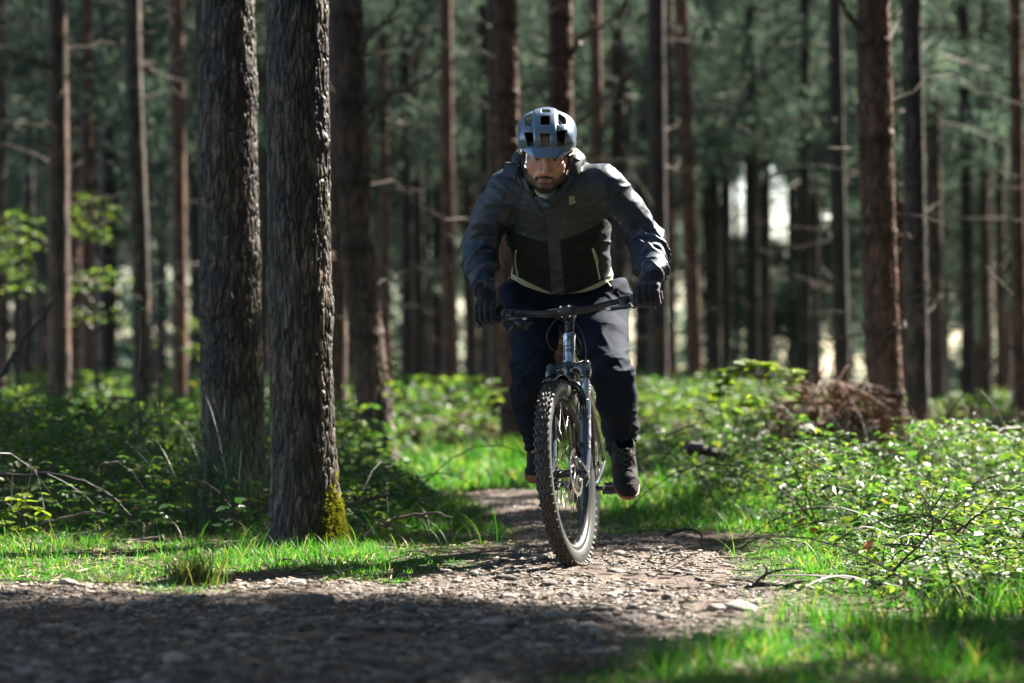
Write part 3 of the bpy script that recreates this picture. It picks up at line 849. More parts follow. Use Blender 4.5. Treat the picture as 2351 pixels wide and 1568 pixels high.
# eyes
m_eye = mk('eye_white', (.40, .36, .33), .25); m_iris = mk('iris', (.10, .13, .12), .2); m_pup = mk('pupil', (.004, .004, .004), .1)
for s in (-1, 1):
    c = H2W((s*.0325, -.0800, -.0012))
    bm_ = bmesh.new(); bmesh.ops.create_uvsphere(bm_, u_segments=20, v_segments=14, radius=.0122*HS)
    me = bpy.data.meshes.new('eye'); 
    look = Vector((0, -1, -.08)) ; look.normalize()
    for m_ in (m_eye, m_iris, m_pup): me.materials.append(m_)
    for f in bm_.faces:
        f.smooth = True; a = Vector(f.calc_center_median()).normalized().angle(look)
        f.material_index = 2 if a < .24 else (1 if a < .60 else 0)
    bm_.to_mesh(me); bm_.free()
    obj('eye', me, person, tuple(c-PB))
# beard: short strands on the chin and jaw
bs = []
cand = np.nonzero((bm > .62) & (L[:, 2] < -.05) & (V[:, 1] < 11.02))[0]
pick = rng.choice(cand, min(2600, len(cand)*2))
ce = H2W((0, -.02, -.05))
for i in pick:
    p = V[i]+rng.normal(0, .0012, 3); d = (p-ce); d /= np.linalg.norm(d); d = d+[0, 0, -.7]+rng.normal(0, .25, 3); d /= np.linalg.norm(d)
    s_ = np.cross(d, rng.normal(0, 1, 3)); s_ /= np.linalg.norm(s_); l = .0045+.004*rng.random()
    bs.append([p-s_*.00035, p+s_*.00035, p+d*l])
bs = np.array(bs).reshape(-1, 3)
bo = wob('beard', bs, np.arange(len(bs)).reshape(-1, 3), [mk('beard_hair', (.016, .011, .009), .6)], person, False); bo['kind'] = 'stuff'

# ---- helmet
Hf = Field(np.arange(HO[0]-.13, HO[0]+.131, .0022), np.arange(10.80, 11.20, .0022), np.arange(1.50, 1.79, .0022))
hcen = H2W((0, .022, .030))
Hf.ell(hcen, np.array([.1035, .134, .1330])*HS, Mh, .0)
Hf.cone(H2W((-.046, .0, .088)), H2W((.046, .0, .088)), .062*HS, .062*HS, .03)
Hf.cone(H2W((-.050, -.052, .066)), H2W((.050, -.052, .066)), .050*HS, .050*HS, .035)
Hf.cone(H2W((-.07, .03, .035)), H2W((.07, .03, .035)), .036*HS, .036*HS, .02)
# cut below the brim: higher at the front, lower behind
def plane(Hf, p, n, k=.004):
    x, y, z = Hf.g[0][:, None, None], Hf.g[1][None, :, None], Hf.g[2][None, None, :]
    d = (x-p[0])*n[0]+(y-p[1])*n[1]+(z-p[2])*n[2]
    d = np.broadcast_to(d, Hf.D.shape).astype(np.float32)
    A = Hf.D; h = np.clip(.5-.5*(A-d)/k, 0, 1); Hf.D = (A*(1-h)+d*h+k*h*(1-h)).astype(np.float32)
nrm = Mh @ np.array([0, -.10, -1.0]); nrm /= np.linalg.norm(nrm)
plane(Hf, H2W((0, -.08, .030)), nrm)
Hf.ell(hcen, np.array([.0800, .112, .108])*HS, Mh, .004, 'sub')
# vents, cut along the view from the front; corners in picture units around the helmet
def zz(px, py): return ((1950+px/3.484)/1.7422, (400+py/3.484)/1.7422)
vents = [[(750, 128), (865, 128), (868, 180), (752, 182)], [(742, 222), (866, 222), (870, 342), (740, 346)], [(735, 465), (876, 465), (868, 646), (752, 650)],
         [(528, 262), (610, 205), (606, 356), (532, 356)], [(986, 198), (1078, 250), (1084, 328), (990, 336)],
         [(524, 460), (628, 462), (640, 652), (566, 640)], [(976, 440), (1088, 436), (1062, 626), (978, 634)]]
gx, gy, gz = Hf.g
Xp = (gx[:, None]/gy[None, :])                       # tangent coordinates of every column
ng = len(gx), len(gy), len(gz)
front = gy < 11.09
PXg = (512+Xp*FPX)/K
PYg = (HY-(gz[None, :]-CH)/gy[:, None]*FPX)/K
for vt in vents:
    pts = np.array([zz(*q) for q in vt]); pts = pts.mean(0)+(pts-pts.mean(0))*1.10; cx, cy_ = pts.mean(0); area_s = K/FPX*10.95
    d = np.full(ng, -1e9, np.float32)
    n_ = len(pts)
    sgn = np.sign((pts[1]-pts[0])[0]*(pts[2]-pts[1])[1]-(pts[1]-pts[0])[1]*(pts[2]-pts[1])[0])
    ds = []
    for i in range(n_):
        a, b = pts[i], pts[(i+1) % n_]; e = (b-a)/np.linalg.norm(b-a); nn = np.array([e[1], -e[0]])*sgn
        ds.append(((PXg-a[0])*nn[0])[:, :, None] + ((PYg-a[1])*nn[1])[None, :, :])
    r_ = 2.2
    q = [np.maximum(t+r_, 0) for t in ds]
    dd = np.sqrt(sum(t*t for t in q))-r_
    mx = ds[0]
    for t in ds[1:]: mx = np.maximum(mx, t)
    dd = np.where(mx > -r_, dd, mx)*area_s
    dd[:, ~front, :] = 1
    A = Hf.D; k = .0035; d2 = -dd; h = np.clip(.5-.5*(A-d2)/k, 0, 1)
    Hf.D = (A*(1-h)+d2*h+k*h*(1-h)).astype(np.float32)
# shallow grooves between the centre panel and the sides
def groove(x, y, z):
    px = (512+x/y*FPX)/K; py = (HY-(z-CH)/y*FPX)/K
    g = 0
    for cx in (644, 958):
        X0 = zz(cx, 0)[0]+(py-zz(0, 300)[1])*.0
        g = g+np.exp(-((px-X0)/1.6)**2)*(y < 11.08)*.0022
    X1 = zz(1098, 0)[0]; g = g+np.exp(-((px-X1)/1.2)**2)*(y < 11.08)*.0012*(py > zz(0, 330)[1])
    # raised centre panel
    c = sstep(zz(640, 0)[0]-1.5, zz(640, 0)[0]+1.5, px)*sstep(zz(962, 0)[0]+1.5, zz(962, 0)[0]-1.5, px)
    return g-c*.0028*(y < 11.1)
Hf.disp(groove, .02)
V, F = Hf.mesh()
# outer satin shell, inner dark foam
C = V[F].mean(1); Lc = (C-hcen) @ Mh / HS
rr_ = np.sqrt((Lc[:, 0]/.1035)**2+(Lc[:, 1]/.133)**2+(Lc[:, 2]/.131)**2)
fn_ = np.cross(V[F[:, 2]]-V[F[:, 0]], V[F[:, 3]]-V[F[:, 1]]); fn_ /= np.linalg.norm(fn_, axis=1)[:, None]+1e-12
outw = ((fn_ @ Mh)*(Lc/np.array([.101, .133, .131])**2)).sum(1); outw /= np.linalg.norm(Lc/np.array([.101, .133, .131])**2, axis=1)
mi = np.where((rr_ < .955) | (outw < .12), 1, 0)
helmet = wob('helmet', V, F, [m_helm, m_foam], person, True, mi=mi)
# visor: a thin bent plate springing from the brow of the shell
Vf = Field(np.arange(HO[0]-.12, HO[0]+.121, .0022), np.arange(10.78, 11.08, .0022), np.arange(1.50, 1.72, .0022))
nu, nv = 33, 15; sheet = []
for j in range(nv):
    v = j/(nv-1)
    for i in range(nu):
        u = (i/(nu-1))*2-1
        xe = u*(.0960-.026*v**1.3)                                     # half-width narrows to the tip
        fl = max(0, abs(u)-.62)/.38
        y0 = -.098*math.sqrt(max(0, 1-(xe/.112)**2))-.004          # on the shell
        z0 = .052-.022*fl
        y1 = y0-.040*(1-.60*fl)-.004; z1 = .0190-.004*abs(u)**4+.006*fl
        sheet.append((xe, y0+(y1-y0)*v, z0+(z1-z0)*(v**1.15)+.004*math.sin(v*3.14)))
sheet = np.array(sheet)
Vs = np.array([H2W(p) for p in sheet])
Fs_ = [[j*nu+i, j*nu+i+1, (j+1)*nu+i+1, (j+1)*nu+i] for j in range(nv-1) for i in range(nu-1)]
vo = wob('visor', Vs, Fs_, [m_helm], helmet, True)
s_ = vo.modifiers.new('thick', 'SOLIDIFY'); s_.thickness = .0045; s_.offset = 0
b_ = vo.modifiers.new('edge', 'BEVEL'); b_.width = .001; b_.segments = 2; b_.limit_method = 'ANGLE'
for s in (-1, 1):
    MB().tube(spline([H2W((s*.083, -.012, .018)), H2W((s*.083, -.030, -.020)), H2W((s*.072, -.040, -.062)), H2W((s*.040, -.045, -.112)), H2W((s*.008, -.045, -.136))], 24)-PB, .0042, 6, flat=.35).build('chin_strap', m_strap, helmet)
    MB().tube(spline([H2W((s*.084, .040, .012)), H2W((s*.086, .012, -.040)), H2W((s*.074, -.034, -.066))], 14)-PB, .0038, 6, flat=.35).build('rear_strap', m_strap, helmet)
    MB().tube(spline([H2W((s*.102, .02, .020)), H2W((s*.099, -.03, .014)), H2W((s*.084, -.062, .010))], 12)-PB, .0035, 8).build('edge_trim', mk('yellow_trim', (.28, .22, .06), .5), helmet)

# ---- jacket
J = Field(np.arange(-.27, .72, .0046), np.arange(10.86, 11.86, .0055), np.arange(.94, 1.68, .0046))
def pr2(x, y, z): return (512+x/y*FPX)/K, (HY-(z-CH)/y*FPX)/K
yv = (0, 1, 0)
T0 = .5*(SL+SR)+np.array([0, .03, -.03])
hem = P(1291, 655, 11.50)
for s in (-1, 1):
    J.chain([T0+[s*.075, 0, 0], P(1282+s*45, 520, 11.32), P(1291+s*50, 640, 11.48)], [.108, .118, .112], .06)
J.chain([T0+[0, -.01, -.02], P(1280, 540, 11.30), P(1291, 655, 11.44)], [.115, .122, .115], .05)
J.cone(P(1290, 560, 11.45), P(1295, 470, 11.30), .12, .12, .06)
for s in (-1, 1): J.chain([P(1290+s*20, 540, 11.45), P(1292+s*30, 640, 11.62)], [.118, .118], .05)
J.cone(SL+[.03, 0, .0], SR+[-.03, 0, .0], .084, .084, .04)
J.cone(P(1215, 410, 11.22), P(1305, 405, 11.20), .075, .075, .05)
J.chain([SL+[0, 0, -.005], .5*(SL+EL)+[-.012, 0, .004], EL, ], [.082, .074, .069], .022)
J.chain([EL+[.0, 0, .0], .5*(EL+WL)+[-.003, 0, -.002], WL+[0, .006, .010]], [.074, .068, .050], .02)
J.chain([SR+[0, 0, -.005], .5*(SR+ER)+[.006, 0, .006], ER], [.082, .073, .067], .022)
J.chain([ER, .5*(ER+WRr)+[.004, 0, 0], WRr+[0, .004, .012]], [.072, .066, .050], .02)
# cuffs
for Wp, El in ((WL, EL), (WRr, ER)):
    d = (Wp-El)/np.linalg.norm(Wp-El)
    J.cone(Wp+d*-.030, Wp+d*.004, .047, .043, .004)
    J.cone(Wp+d*.012, Wp+d*.05, .036, .036, .004, 'sub')
# collar: rising ring with a V at the throat
ring = [P(1257, 470, 10.985), P(1228, 446, 11.00), P(1207, 414, 11.03), P(1196, 385, 11.10), P(1225, 362, 11.19), P(1280, 360, 11.19), P(1318, 382, 11.09), P(1303, 414, 11.03), P(1284, 446, 11.00), P(1257, 470, 10.985)]
J.chain(spline(ring, 40), np.interp(np.linspace(0, 1, 40), [0, .2, .35, .65, .8, 1], [.009, .012, .018, .018, .012, .009]), .014)
J.cone(H2W((0, -.01, -.13)), H2W((0, .03, -.02)), .060, .078, .012, 'sub')
# bottom opening
J.cone(hem+[0, .05, -.10], hem+[0, .03, -.045], .12, .10, .02, 'sub', axis=(1, 0, 0), sq=.62)
def cloth_disp(x, y, z):
    P_ = np.stack([x, y, z], 1); out = np.zeros(len(x))
    tors = np.ones(len(x))
    for S, E, W_, seed in ((SL, EL, WL, 1), (SR, ER, WRr, 5)):
        for a, b, amp, fr_, lo in ((S, E, .0040, 13, .35), (E, W_, .0105, 17, 0)):
            ab = b-a; Lq = np.linalg.norm(ab); t = ((P_-a)@ab)/Lq**2
            q = P_-a-np.clip(t, 0, 1)[:, None]*ab; dist = np.linalg.norm(q, axis=1)
            m = sstep(.125, .085, dist)*sstep(lo-.15, lo+.2, t)*sstep(1.25, 1.0, t)
            ang = np.arctan2(q @ np.cross(ab/Lq, [0, 1, 0]), q @ np.array([0, 1.0, 0]))
            for q_, (fq, tw) in enumerate(((1.0, 1.5), (.62, -2.3))):
                ph = t*Lq*fr_*fq*2.6+tw*np.sin(ang*1.0+seed+q_)+5.5*fbm(x*7+seed+q_*9, y*7, z*7, 2)
                r_ = (1-np.abs(np.sin(ph)))**2.6
                out -= m*amp*1.25*(r_-.22)*(.25+1.5*vnoise(x*11+q_, y*11+seed, z*11)**1.5)
            tors *= 1-m
    # soft drape over the torso: folds falling from the shoulders, a few pulled across the belly
    px, py = pr2(x, y, z)
    w1 = vnoise(px/26, py/70+.006*px, y*2); w2 = 1-np.abs(2*vnoise(px/60-py/55, py/30, 3.3)-1)
    w3 = 1-np.abs(2*vnoise(px/45+py/50+9, py/34, 7.1)-1)
    w4 = 1-np.abs(2*vnoise(px/52-py/22+2, py/60, 9.3)-1); w5 = 1-np.abs(2*vnoise(px/52+py/24+2, py/60, 5.3)-1)
    out -= tors*(.0025*(w1-.5)+.0055*(w2**5-.17)+.0045*(w3**5-.17)+.0055*(w4**6-.14)*(px < 1260)+.0055*(w5**6-.14)*(px >= 1260))
    w6 = 1-np.abs(2*vnoise(px/19+py/27, py/19-px/40, y*14)-1); w7 = 1-np.abs(2*vnoise(px/33-py/21, py/26, y*9+4)-1)
    out -= .0006*(w6**6-.14)+.0016*(w7**7-.12)
    # front flap is a raised strip
    out -= placket(px, py)*.0028*(y < 11.5)
    # cuff tabs and seams
    sl_ = np.exp(-((px-1170+.12*(py-430))/2.2)**2)*(py > 395)*(py < 520)*.0 
    return out
def placket(px, py):
    c = np.interp(py, [466, 500, 560, 676], [1262, 1264, 1272, 1282]); hw = np.interp(py, [466, 500, 520, 676], [9, 15, 14, 15])
    return sstep(-1.5, 1.0, hw-np.abs(px-c))*(py > 462)
J.disp(cloth_disp, .03)
cutline(J, *HEM, 11.66)
V, F = J.mesh()
px, py = pr2(*V.T)
# which cloth where: scalar fields, thresholded in the material so that the seams stay crisp
yk = np.interp(px, [1140, 1152, 1185, 1220, 1254, 1283, 1320, 1355, 1389, 1400], [505, 513, 534, 547, 554, 552, 541, 524, 503, 498])
tors_x = np.minimum(px-np.interp(py, [500, 640], [1138, 1158]), np.interp(py, [500, 640], [1402, 1424])-px)
dark = np.minimum(np.minimum(py-yk, tors_x), 40)
cpl = np.interp(py, [466, 500, 560, 676], [1262, 1264, 1272, 1282]); hpl = np.interp(py, [466, 500, 520, 676], [9, 15, 14, 15])
dark = np.where(V[:, 1] < 11.52, np.minimum(dark, np.abs(px-cpl)-hpl), dark)
side_p = np.minimum(np.minimum(px-np.interp(py, [530, 640], [1372, 1384]), py-525), 1424-px)
slv = np.maximum(np.interp(py, [380, 430, 520], [1178, 1160, 1146])-px, px-np.interp(py, [360, 400, 430, 520], [1342, 1368, 1386, 1396]))
m, n, b = newmat('jacket_cloth')
def at(nm):
    a = n.nodes.new('ShaderNodeAttribute'); a.attribute_name = nm; return a
def edge(a, w_=.5):
    r = n.nodes.new('ShaderNodeMapRange'); r.inputs['From Min'].default_value = -w_; r.inputs['From Max'].default_value = w_
    n.links.new(a.outputs['Fac'], r.inputs['Value']); return r.outputs[0]
def mix(f, A, Bc):
    q = n.nodes.new('ShaderNodeMix'); q.data_type = 'RGBA'
    n.links.new(f, q.inputs['Factor'])
    for s_, v_ in ((6, A), (7, Bc)):
        if isinstance(v_, tuple): q.inputs[s_].default_value = (*v_, 1)
        else: n.links.new(v_, q.inputs[s_])
    return q.outputs[2]
c1 = mix(edge(at('sleeve'), 6), (.036, .041, .050), (.020, .033, .054))
c2 = mix(edge(at('dark')), c1, (.0028, .0042, .0075))
c3 = mix(edge(at('side')), c2, (.016, .024, .036))  # side panel's blue sheen is painted in as a lighter colour
tcn = n.nodes.new('ShaderNodeTexCoord'); tn = n.nodes.new('ShaderNodeTexNoise'); tn.inputs['Scale'].default_value = 380
n.links.new(tcn.outputs['Object'], tn.inputs['Vector'])
bu = n.nodes.new('ShaderNodeBump'); bu.inputs['Strength'].default_value = .10; bu.inputs['Distance'].default_value = .004
n.links.new(tn.outputs['Fac'], bu.inputs['Height']); n.links.new(bu.outputs[0], b.inputs['Normal'])
n.links.new(c3, b.inputs['Base Color']); b.inputs['Specular IOR Level'].default_value = .42
rg_ = n.nodes.new('ShaderNodeMapRange'); rg_.inputs['From Min'].default_value = -1; rg_.inputs['From Max'].default_value = 1; rg_.inputs['To Min'].default_value = .5; rg_.inputs['To Max'].default_value = .78
n.links.new(at('dark').outputs['Fac'], rg_.inputs['Value']); n.links.new(rg_.outputs[0], b.inputs['Roughness'])
m_jack = m
jacket = wob('jacket', V, F, [m_jack], person, True, {'dark': dark, 'sleeve': slv, 'side': side_p})
jb = bvh_of(V, F)
def lay(name, pts, r, mat, parent, n=None, off=.002, flat=None):
    q = [hit(jb, x_, y_, off) for x_, y_ in pts]; q = [a for a in q if a is not None]
    if len(q) < 2: return None
    q = spline(q, n or len(q)*4)
    return MB().tube(q-PB, r, 6, flat=flat).build(name, mat, parent)
# zips, piping, logo, throat
zl = lay('pocket_zip', [(1186, 574), (1184, 590), (1185, 610), (1190, 634)], .0030, m_zip, jacket)
zr = lay('pocket_zip', [(1360, 571), (1366, 592), (1371, 614), (1376, 640)], .0036, m_zip, jacket)
lay('pocket_welt', [(1362, 569), (1370, 590), (1372, 606)], .0022, m_zip, jacket)
lay('zip_pull', [(1378, 640), (1390, 648)], .0030, m_zip, jacket, off=.006)
a_ = hit(jb, 1386, 640, .012); 
if a_ is not None:
    MB().tube([a_-PB, a_-PB+[.020, -.004, -.028]], [.0022, .0042], 6, flat=.5).build('zip_toggle', m_zip, jacket)
lay('throat_zip', [(1258, 466), (1258, 474)], .0045, m_blk, jacket, off=.003)
lay('throat_zip_tooth', [(1257, 468), (1257.5, 476)], .0016, m_nip, jacket, off=.008)
lay('yoke_seam', [(1235, 470), (1246, 486), (1250, 500), (1250, 520), (1252, 560)], .0011, m_vel, jacket)
for sp_ in ([(1180, 398), (1163, 430), (1152, 470), (1153, 512)], [(1372, 384), (1392, 420), (1398, 460), (1388, 506)], [(1416, 388), (1424, 430), (1414, 480), (1400, 520)], [(1108, 432), (1094, 470), (1112, 520), (1150, 538)], [(1200, 438), (1180, 470), (1170, 500)], [(1322, 432), (1352, 462), (1372, 498)]):
    lay('sleeve_seam', sp_, .0011, m_vel, jacket, off=.0004)
# chest emblem: nine slanted bars making a letter B
rows = 10
for i in range(rows):
    t = i/(rows-1); yy = 450.5+17*t
    right = 1317.5+(3.2*math.sin(t*math.pi*2.0)**2 if t < .5 else 5.0*math.sin((t-.5)*math.pi*2)**.8)
    if i == rows-1: right = 1316
    lay('emblem_bar', [(1306.3, yy+1.2), (.5*(1306.3+right), yy+.2), (right, yy-.9)], .0026, m_logo, jacket, off=.0022, flat=.4)
# hood: folds piled behind the neck, a flap with a velcro tab on one side
Hd = Field(np.arange(-.10, .40, .0042), np.arange(10.92, 11.36, .0042), np.arange(1.36, 1.68, .0042))
hp_ = [P(1203, 425, 11.03), P(1193, 395, 11.05), P(1192, 368, 11.10), P(1212, 352, 11.19), P(1255, 356, 11.24), P(1300, 352, 11.18), P(1318, 362, 11.08), P(1316, 395, 11.05), P(1308, 422, 11.03)]
Hd.chain(spline(hp_, 44), np.interp(np.linspace(0, 1, 44), [0, .15, .3, .5, .7, .85, 1], [.006, .014, .024, .028, .026, .016, .006]), .012)
Hd.chain([P(1205, 352, 11.16), P(1188, 366, 11.12), P(1182, 385, 11.12)], [.020, .022, .02], .012)
Hd.chain([P(1310, 350, 11.14), P(1328, 368, 11.11), P(1322, 396, 11.08)], [.020, .024, .018], .012)
Hd.cone(H2W((0, -.02, -.13)), H2W((0, .02, .02)), .062, .086, .006, 'sub')
Hd.disp(lambda x, y, z: -.006*((1-np.abs(2*vnoise(x*26+z*18, y*10, z*22)-1))**2-.3), .02)
V, F = Hd.mesh(); hood = wob('hood', V, F, [m_hood], jacket)
def panel(name, quad, Y, mat, parent, th=.004, sag=.006, n=8):
    q = [P(x_, y_, Yv) for (x_, y_), Yv in zip(quad, Y)]
    vv = []
    for j in range(n+1):
        for i in range(n+1):
            u, v = i/n, j/n
            p = (q[0]*(1-u)+q[1]*u)*(1-v)+(q[3]*(1-u)+q[2]*u)*v
            vv.append(p+[0, -sag*math.sin(u*3.14)*math.sin(v*3.14), 0])
    F = [[j*(n+1)+i, j*(n+1)+i+1, (j+1)*(n+1)+i+1, (j+1)*(n+1)+i] for j in range(n) for i in range(n)]
    o = wob(name, vv, F, [mat], parent)
    s_ = o.modifiers.new('thick', 'SOLIDIFY'); s_.thickness = th; s_.offset = 0
    return o
fl = panel('hood_flap', [(1160, 372), (1192, 373), (1186, 411), (1154, 396)], [11.075, 11.03, 11.00, 11.04], m_hood, hood)
panel('velcro_tab', [(1163, 374), (1184, 375), (1183, 382), (1163, 382)], [11.062, 11.036, 11.028, 11.056], m_vel, hood, .003, .004)
panel('hood_flap', [(1315, 350), (1343, 362), (1328, 404), (1307, 378)], [11.06, 11.07, 11.02, 11.02], m_hood, hood)
MB().tube(spline([P(1289, 415, 10.985), P(1296, 423, 10.98), P(1300, 428, 10.98)], 8)-PB, .0013, 6).build('drawcord', m_lace, hood)
# cuff straps
for (xa, ya, xb, yb) in ((1108, 655, 1140, 658),):
    lay('cuff_tab', [(xa, ya), (.5*(xa+xb), ya-1), (xb, yb)], .014, m_hood, jacket, off=-.006, flat=.35)

# ---- shirt hem, a sliver between jacket and trousers
Sh = Field(np.arange(-.06, .54, .0050), np.arange(11.20, 11.86, .0055), np.arange(.94, 1.20, .0050))
for s in (-1, 1):
    Sh.chain([P(1292+s*30, 600, 11.58), P(1292+s*34, 680, 11.64)], [.110, .112], .04)
    Sh.chain([P(1284+s*46, 560, 11.37), P(1291+s*50, 648, 11.49), P(1291+s*50, 700, 11.52)], [.106, .108, .108], .04)
Sh.cone(P(1291, 600, 11.43), P(1291, 690, 11.49), .112, .112, .04)
Sh.disp(lambda x, y, z: -.006*((1-np.abs(2*vnoise(x*12, y*12, z*45)-1))**2-.3), .02)
cutline(Sh, *SHE, 11.9); cutline(Sh, SHE[0], [v-45 for v in SHE[1]], 11.9, sgn=-1)
V, F = Sh.mesh()
wob('shirt', V, F, [m_shirt], person)
Sc = Field(np.arange(.06, .22, .003), np.arange(10.95, 11.10, .003), np.arange(1.36, 1.48, .003))
Sc.chain([P(1236, 436, 11.035), P(1253, 456, 11.015), P(1272, 436, 11.035)], [.016, .014, .016], .01)
V, F = Sc.mesh(); wob('shirt_collar', V, F, [m_shirt], person)
# ---- trousers
Tr = Field(np.arange(-.08, .56, .005), np.arange(11.02, 11.86, .0055), np.arange(.34, 1.14, .005))
Tr.cone(HLp+[-.02, 0, .03], HRp+[.02, 0, .03], .132, .132, .04)
Tr.cone(P(1240, 655, 11.60), P(1345, 650, 11.60), .118, .118, .03)
Tr.chain([HLp+[-.028, 0, 0], P(1226, 775, 11.42), KL+[0, 0, 0]], [.125, .094, .078], .022)
Tr.chain([KL, P(1213, 900, 11.43), P(1222, 960, 11.54), AL+[0, -.01, .05]], [.080, .070, .062, .050], .03)
Tr.chain([HRp+[.022, 0, 0], P(1380, 778, 11.38), KR], [.125, .098, .080], .022)
Tr.chain([KR, P(1417, 925, 11.22), P(1424, 985, 11.32), P(1421, 1020, 11.38), AR+[0, 0, .012]], [.080, .075, .068, .050, .045], .03)
Tr.cone(P(1432, 862, 11.16), P(1436, 905, 11.20), .040, .045, .02)
Tr.cone(P(1166, 668, 11.50), P(1172, 700, 11.46), .040, .05, .03)
def tdisp(x, y, z):
    px, py = pr2(x, y, z); P_ = np.stack([x, y, z], 1)
    w1 = 1-np.abs(2*vnoise(px/48+py/60, py/46, 1.1)-1); w2 = 1-np.abs(2*vnoise(px/38-py/55+5, py/30, 4.1)-1)
    hip = sstep(760, 700, py)
    out = -.007*(w1**4-.2)-.006*(w2**4-.2)-.0022*(fbm(x*38, y*38, z*26, 3)-.5)
    kn = np.exp(-((py-850)/40)**2)
    out -= kn*.011*((1-np.abs(2*vnoise(px/30, py/15+px/60, 8)-1))**2.2-.25)
    an = sstep(975, 1010, py)
    out -= an*.006*((1-np.abs(np.sin(py/5.2+2*vnoise(px/25, py/40, 2)*3)))**1.4-.3)
    return out
Tr.disp(tdisp, .03)
for A_, s in ((AR, 1), (AL, -1)):
    pass
cutline(Tr, SHE[0], [v-3 for v in SHE[1]], 11.75, sgn=-1)
V, F = Tr.mesh()
trousers = wob('trousers', V, F, [m_trous], person)
tb = bvh_of(V, F)
def layt(name, pts, r, mat, off=.001):
    q = [hit(tb, x_, y_, off) for x_, y_ in pts]; q = [a for a in q if a is not None]
    if len(q) > 1: MB().tube(spline(q, len(q)*4)-PB, r, 6).build(name, mat, trousers)
m_seam = mk('seam_thread', (.05, .055, .065), .6)
layt('trouser_seam', [(1452, 925), (1451, 960), (1446, 990), (1437, 1008)], .0010, m_seam)
layt('pocket_zip', [(1408, 660), (1420, 672), (1430, 690)], .0014, m_seam)

# ---- shoes
def shoe(name, ank, yaw, pitch, sole_pt, laces=True):
    """local frame: x across, -y towards the toe, z up; the sole's ball stands on sole_pt"""
    Mx = np.array(Matrix.Rotation(yaw, 3, 'Z') @ Matrix.Rotation(pitch, 3, 'X'))
    def W(p): return sole_pt+np.asarray(p, float) @ Mx.T
    c = sole_pt
    F_ = Field(np.arange(c[0]-.11, c[0]+.11, .0028), np.arange(c[1]-.16, c[1]+.30, .0028), np.arange(c[2]-.14, c[2]+.26, .0028))
    F_.chain([W((0, -.062, .034)), W((0, -.02, .040)), W((0, .05, .046)), W((0, .12, .042)), W((0, .150, .044))], [.040, .046, .043, .036, .034], .02, axis=Mx[:, 2], sq=1.12)
    F_.chain([W((0, .02, .058)), W((0, .065, .085)), W((0, .105, .118))], [.032, .036, .041], .03)
    F_.cone(W((0, .13, .07)), W((0, .118, .122)), .036, .040, .02)
    F_.cone(W((0, .104, .135)), W((0, .09, .2)), .034, .034, .004, 'sub')
    # flat bottom
    x, y, z = F_.g[0][:, None, None], F_.g[1][None, :, None], F_.g[2][None, None, :]
    nn = Mx[:, 2]; o0 = W((0, 0, .020))
    hgt = (x-o0[0])*nn[0]+(y-o0[1])*nn[1]+(z-o0[2])*nn[2]
    up = F_.D.copy()
    F_.D = np.maximum(F_.D, -hgt).astype(np.float32)
    F_.disp(lambda x, y, z: -.0022*((1-np.abs(2*vnoise(x*40, y*55, z*55)-1))**2-.3), .015)
    V, F = F_.mesh(); so = wob(name, V, F, [m_shoe], person)
    S_ = Field(*F_.g); S_.D = up-.0062
    h2 = hgt
    S_.D = np.maximum(np.maximum(S_.D, h2-.006), -(h2+.024)).astype(np.float32)
    V2, F2 = S_.mesh(); wob('sole', V2, F2, [m_gum], so)
    sb = bvh_of(V, F)
    def onto(p):
        a = Vector(tuple(W(p)+nn*.15)); l, n_, i_, t_ = sb.ray_cast(a, Vector(tuple(-nn)))
        return np.array(l)+nn*.002 if l is not None else W(p)
    if laces:
        for k in range(5):
            yy = -.012+.018*k
            for s in (-1, 1):
                MB().tube(spline([onto((s*.020, yy, 0)), onto((0, yy+.006, 0)), onto((-s*.020, yy+.016, 0))], 10)-PB, .0016, 6).build('lace', m_lace, so)
            for s in (-1, 1):
                MB().lathe([(.0012, 0), (.0032, 0), (.0032, .001), (.0012, .001)], Mx, 10, c=onto((s*.021, yy, 0))-PB).build('eyelet', m_nip if s > 0 else m_lace, so)
        k0 = onto((0, .074, 0))
        for s in (-1, 1):
            e = [k0, k0+Mx @ np.array([s*.024, -.006, .018]), k0+Mx @ np.array([s*.044, -.020, .004]), k0+Mx @ np.array([s*.030, -.024, -.004]), k0+Mx @ np.array([s*.004, -.004, .004])]
            MB().tube(spline(e, 26)-PB, .0015, 6).build('lace_loop', m_lace, so)
            MB().tube(spline([k0, k0+Mx @ np.array([s*.02, -.02, .008]), onto((s*.034, .030, 0))], 14)-PB, .0014, 6).build('lace_end', m_lace, so)
        t_ = [onto((s, y_, 0)) for s, y_ in ((-.036, -.030), (-.024, -.042), (0, -.046), (.024, -.042), (.036, -.030))]
        MB().tube(spline(t_, 20)-PB, .0009, 6).build('toe_seam', m_vel, so)
    return so
pR = B2W(PED[1], False); pL = B2W(PED[-1], False)
shoe('shoe', AR, R(7), R(32), P(1435, 1119, 11.24))
shoe('shoe', AL, R(-6), R(-4), pL+[-.046, .0, .010], True)

# ---- socks
for a_, b_ in ((AL+np.array([0, .0, .08]), AL+np.array([-.002, -.01, -.075])), (AR+np.array([0, 0, .03]), P(1430, 1085, 11.33))):
    MB().tube(spline([a_-PB, .5*(a_+b_)-PB, b_-PB], 8), .041, 14).build('sock', m_glove, person)
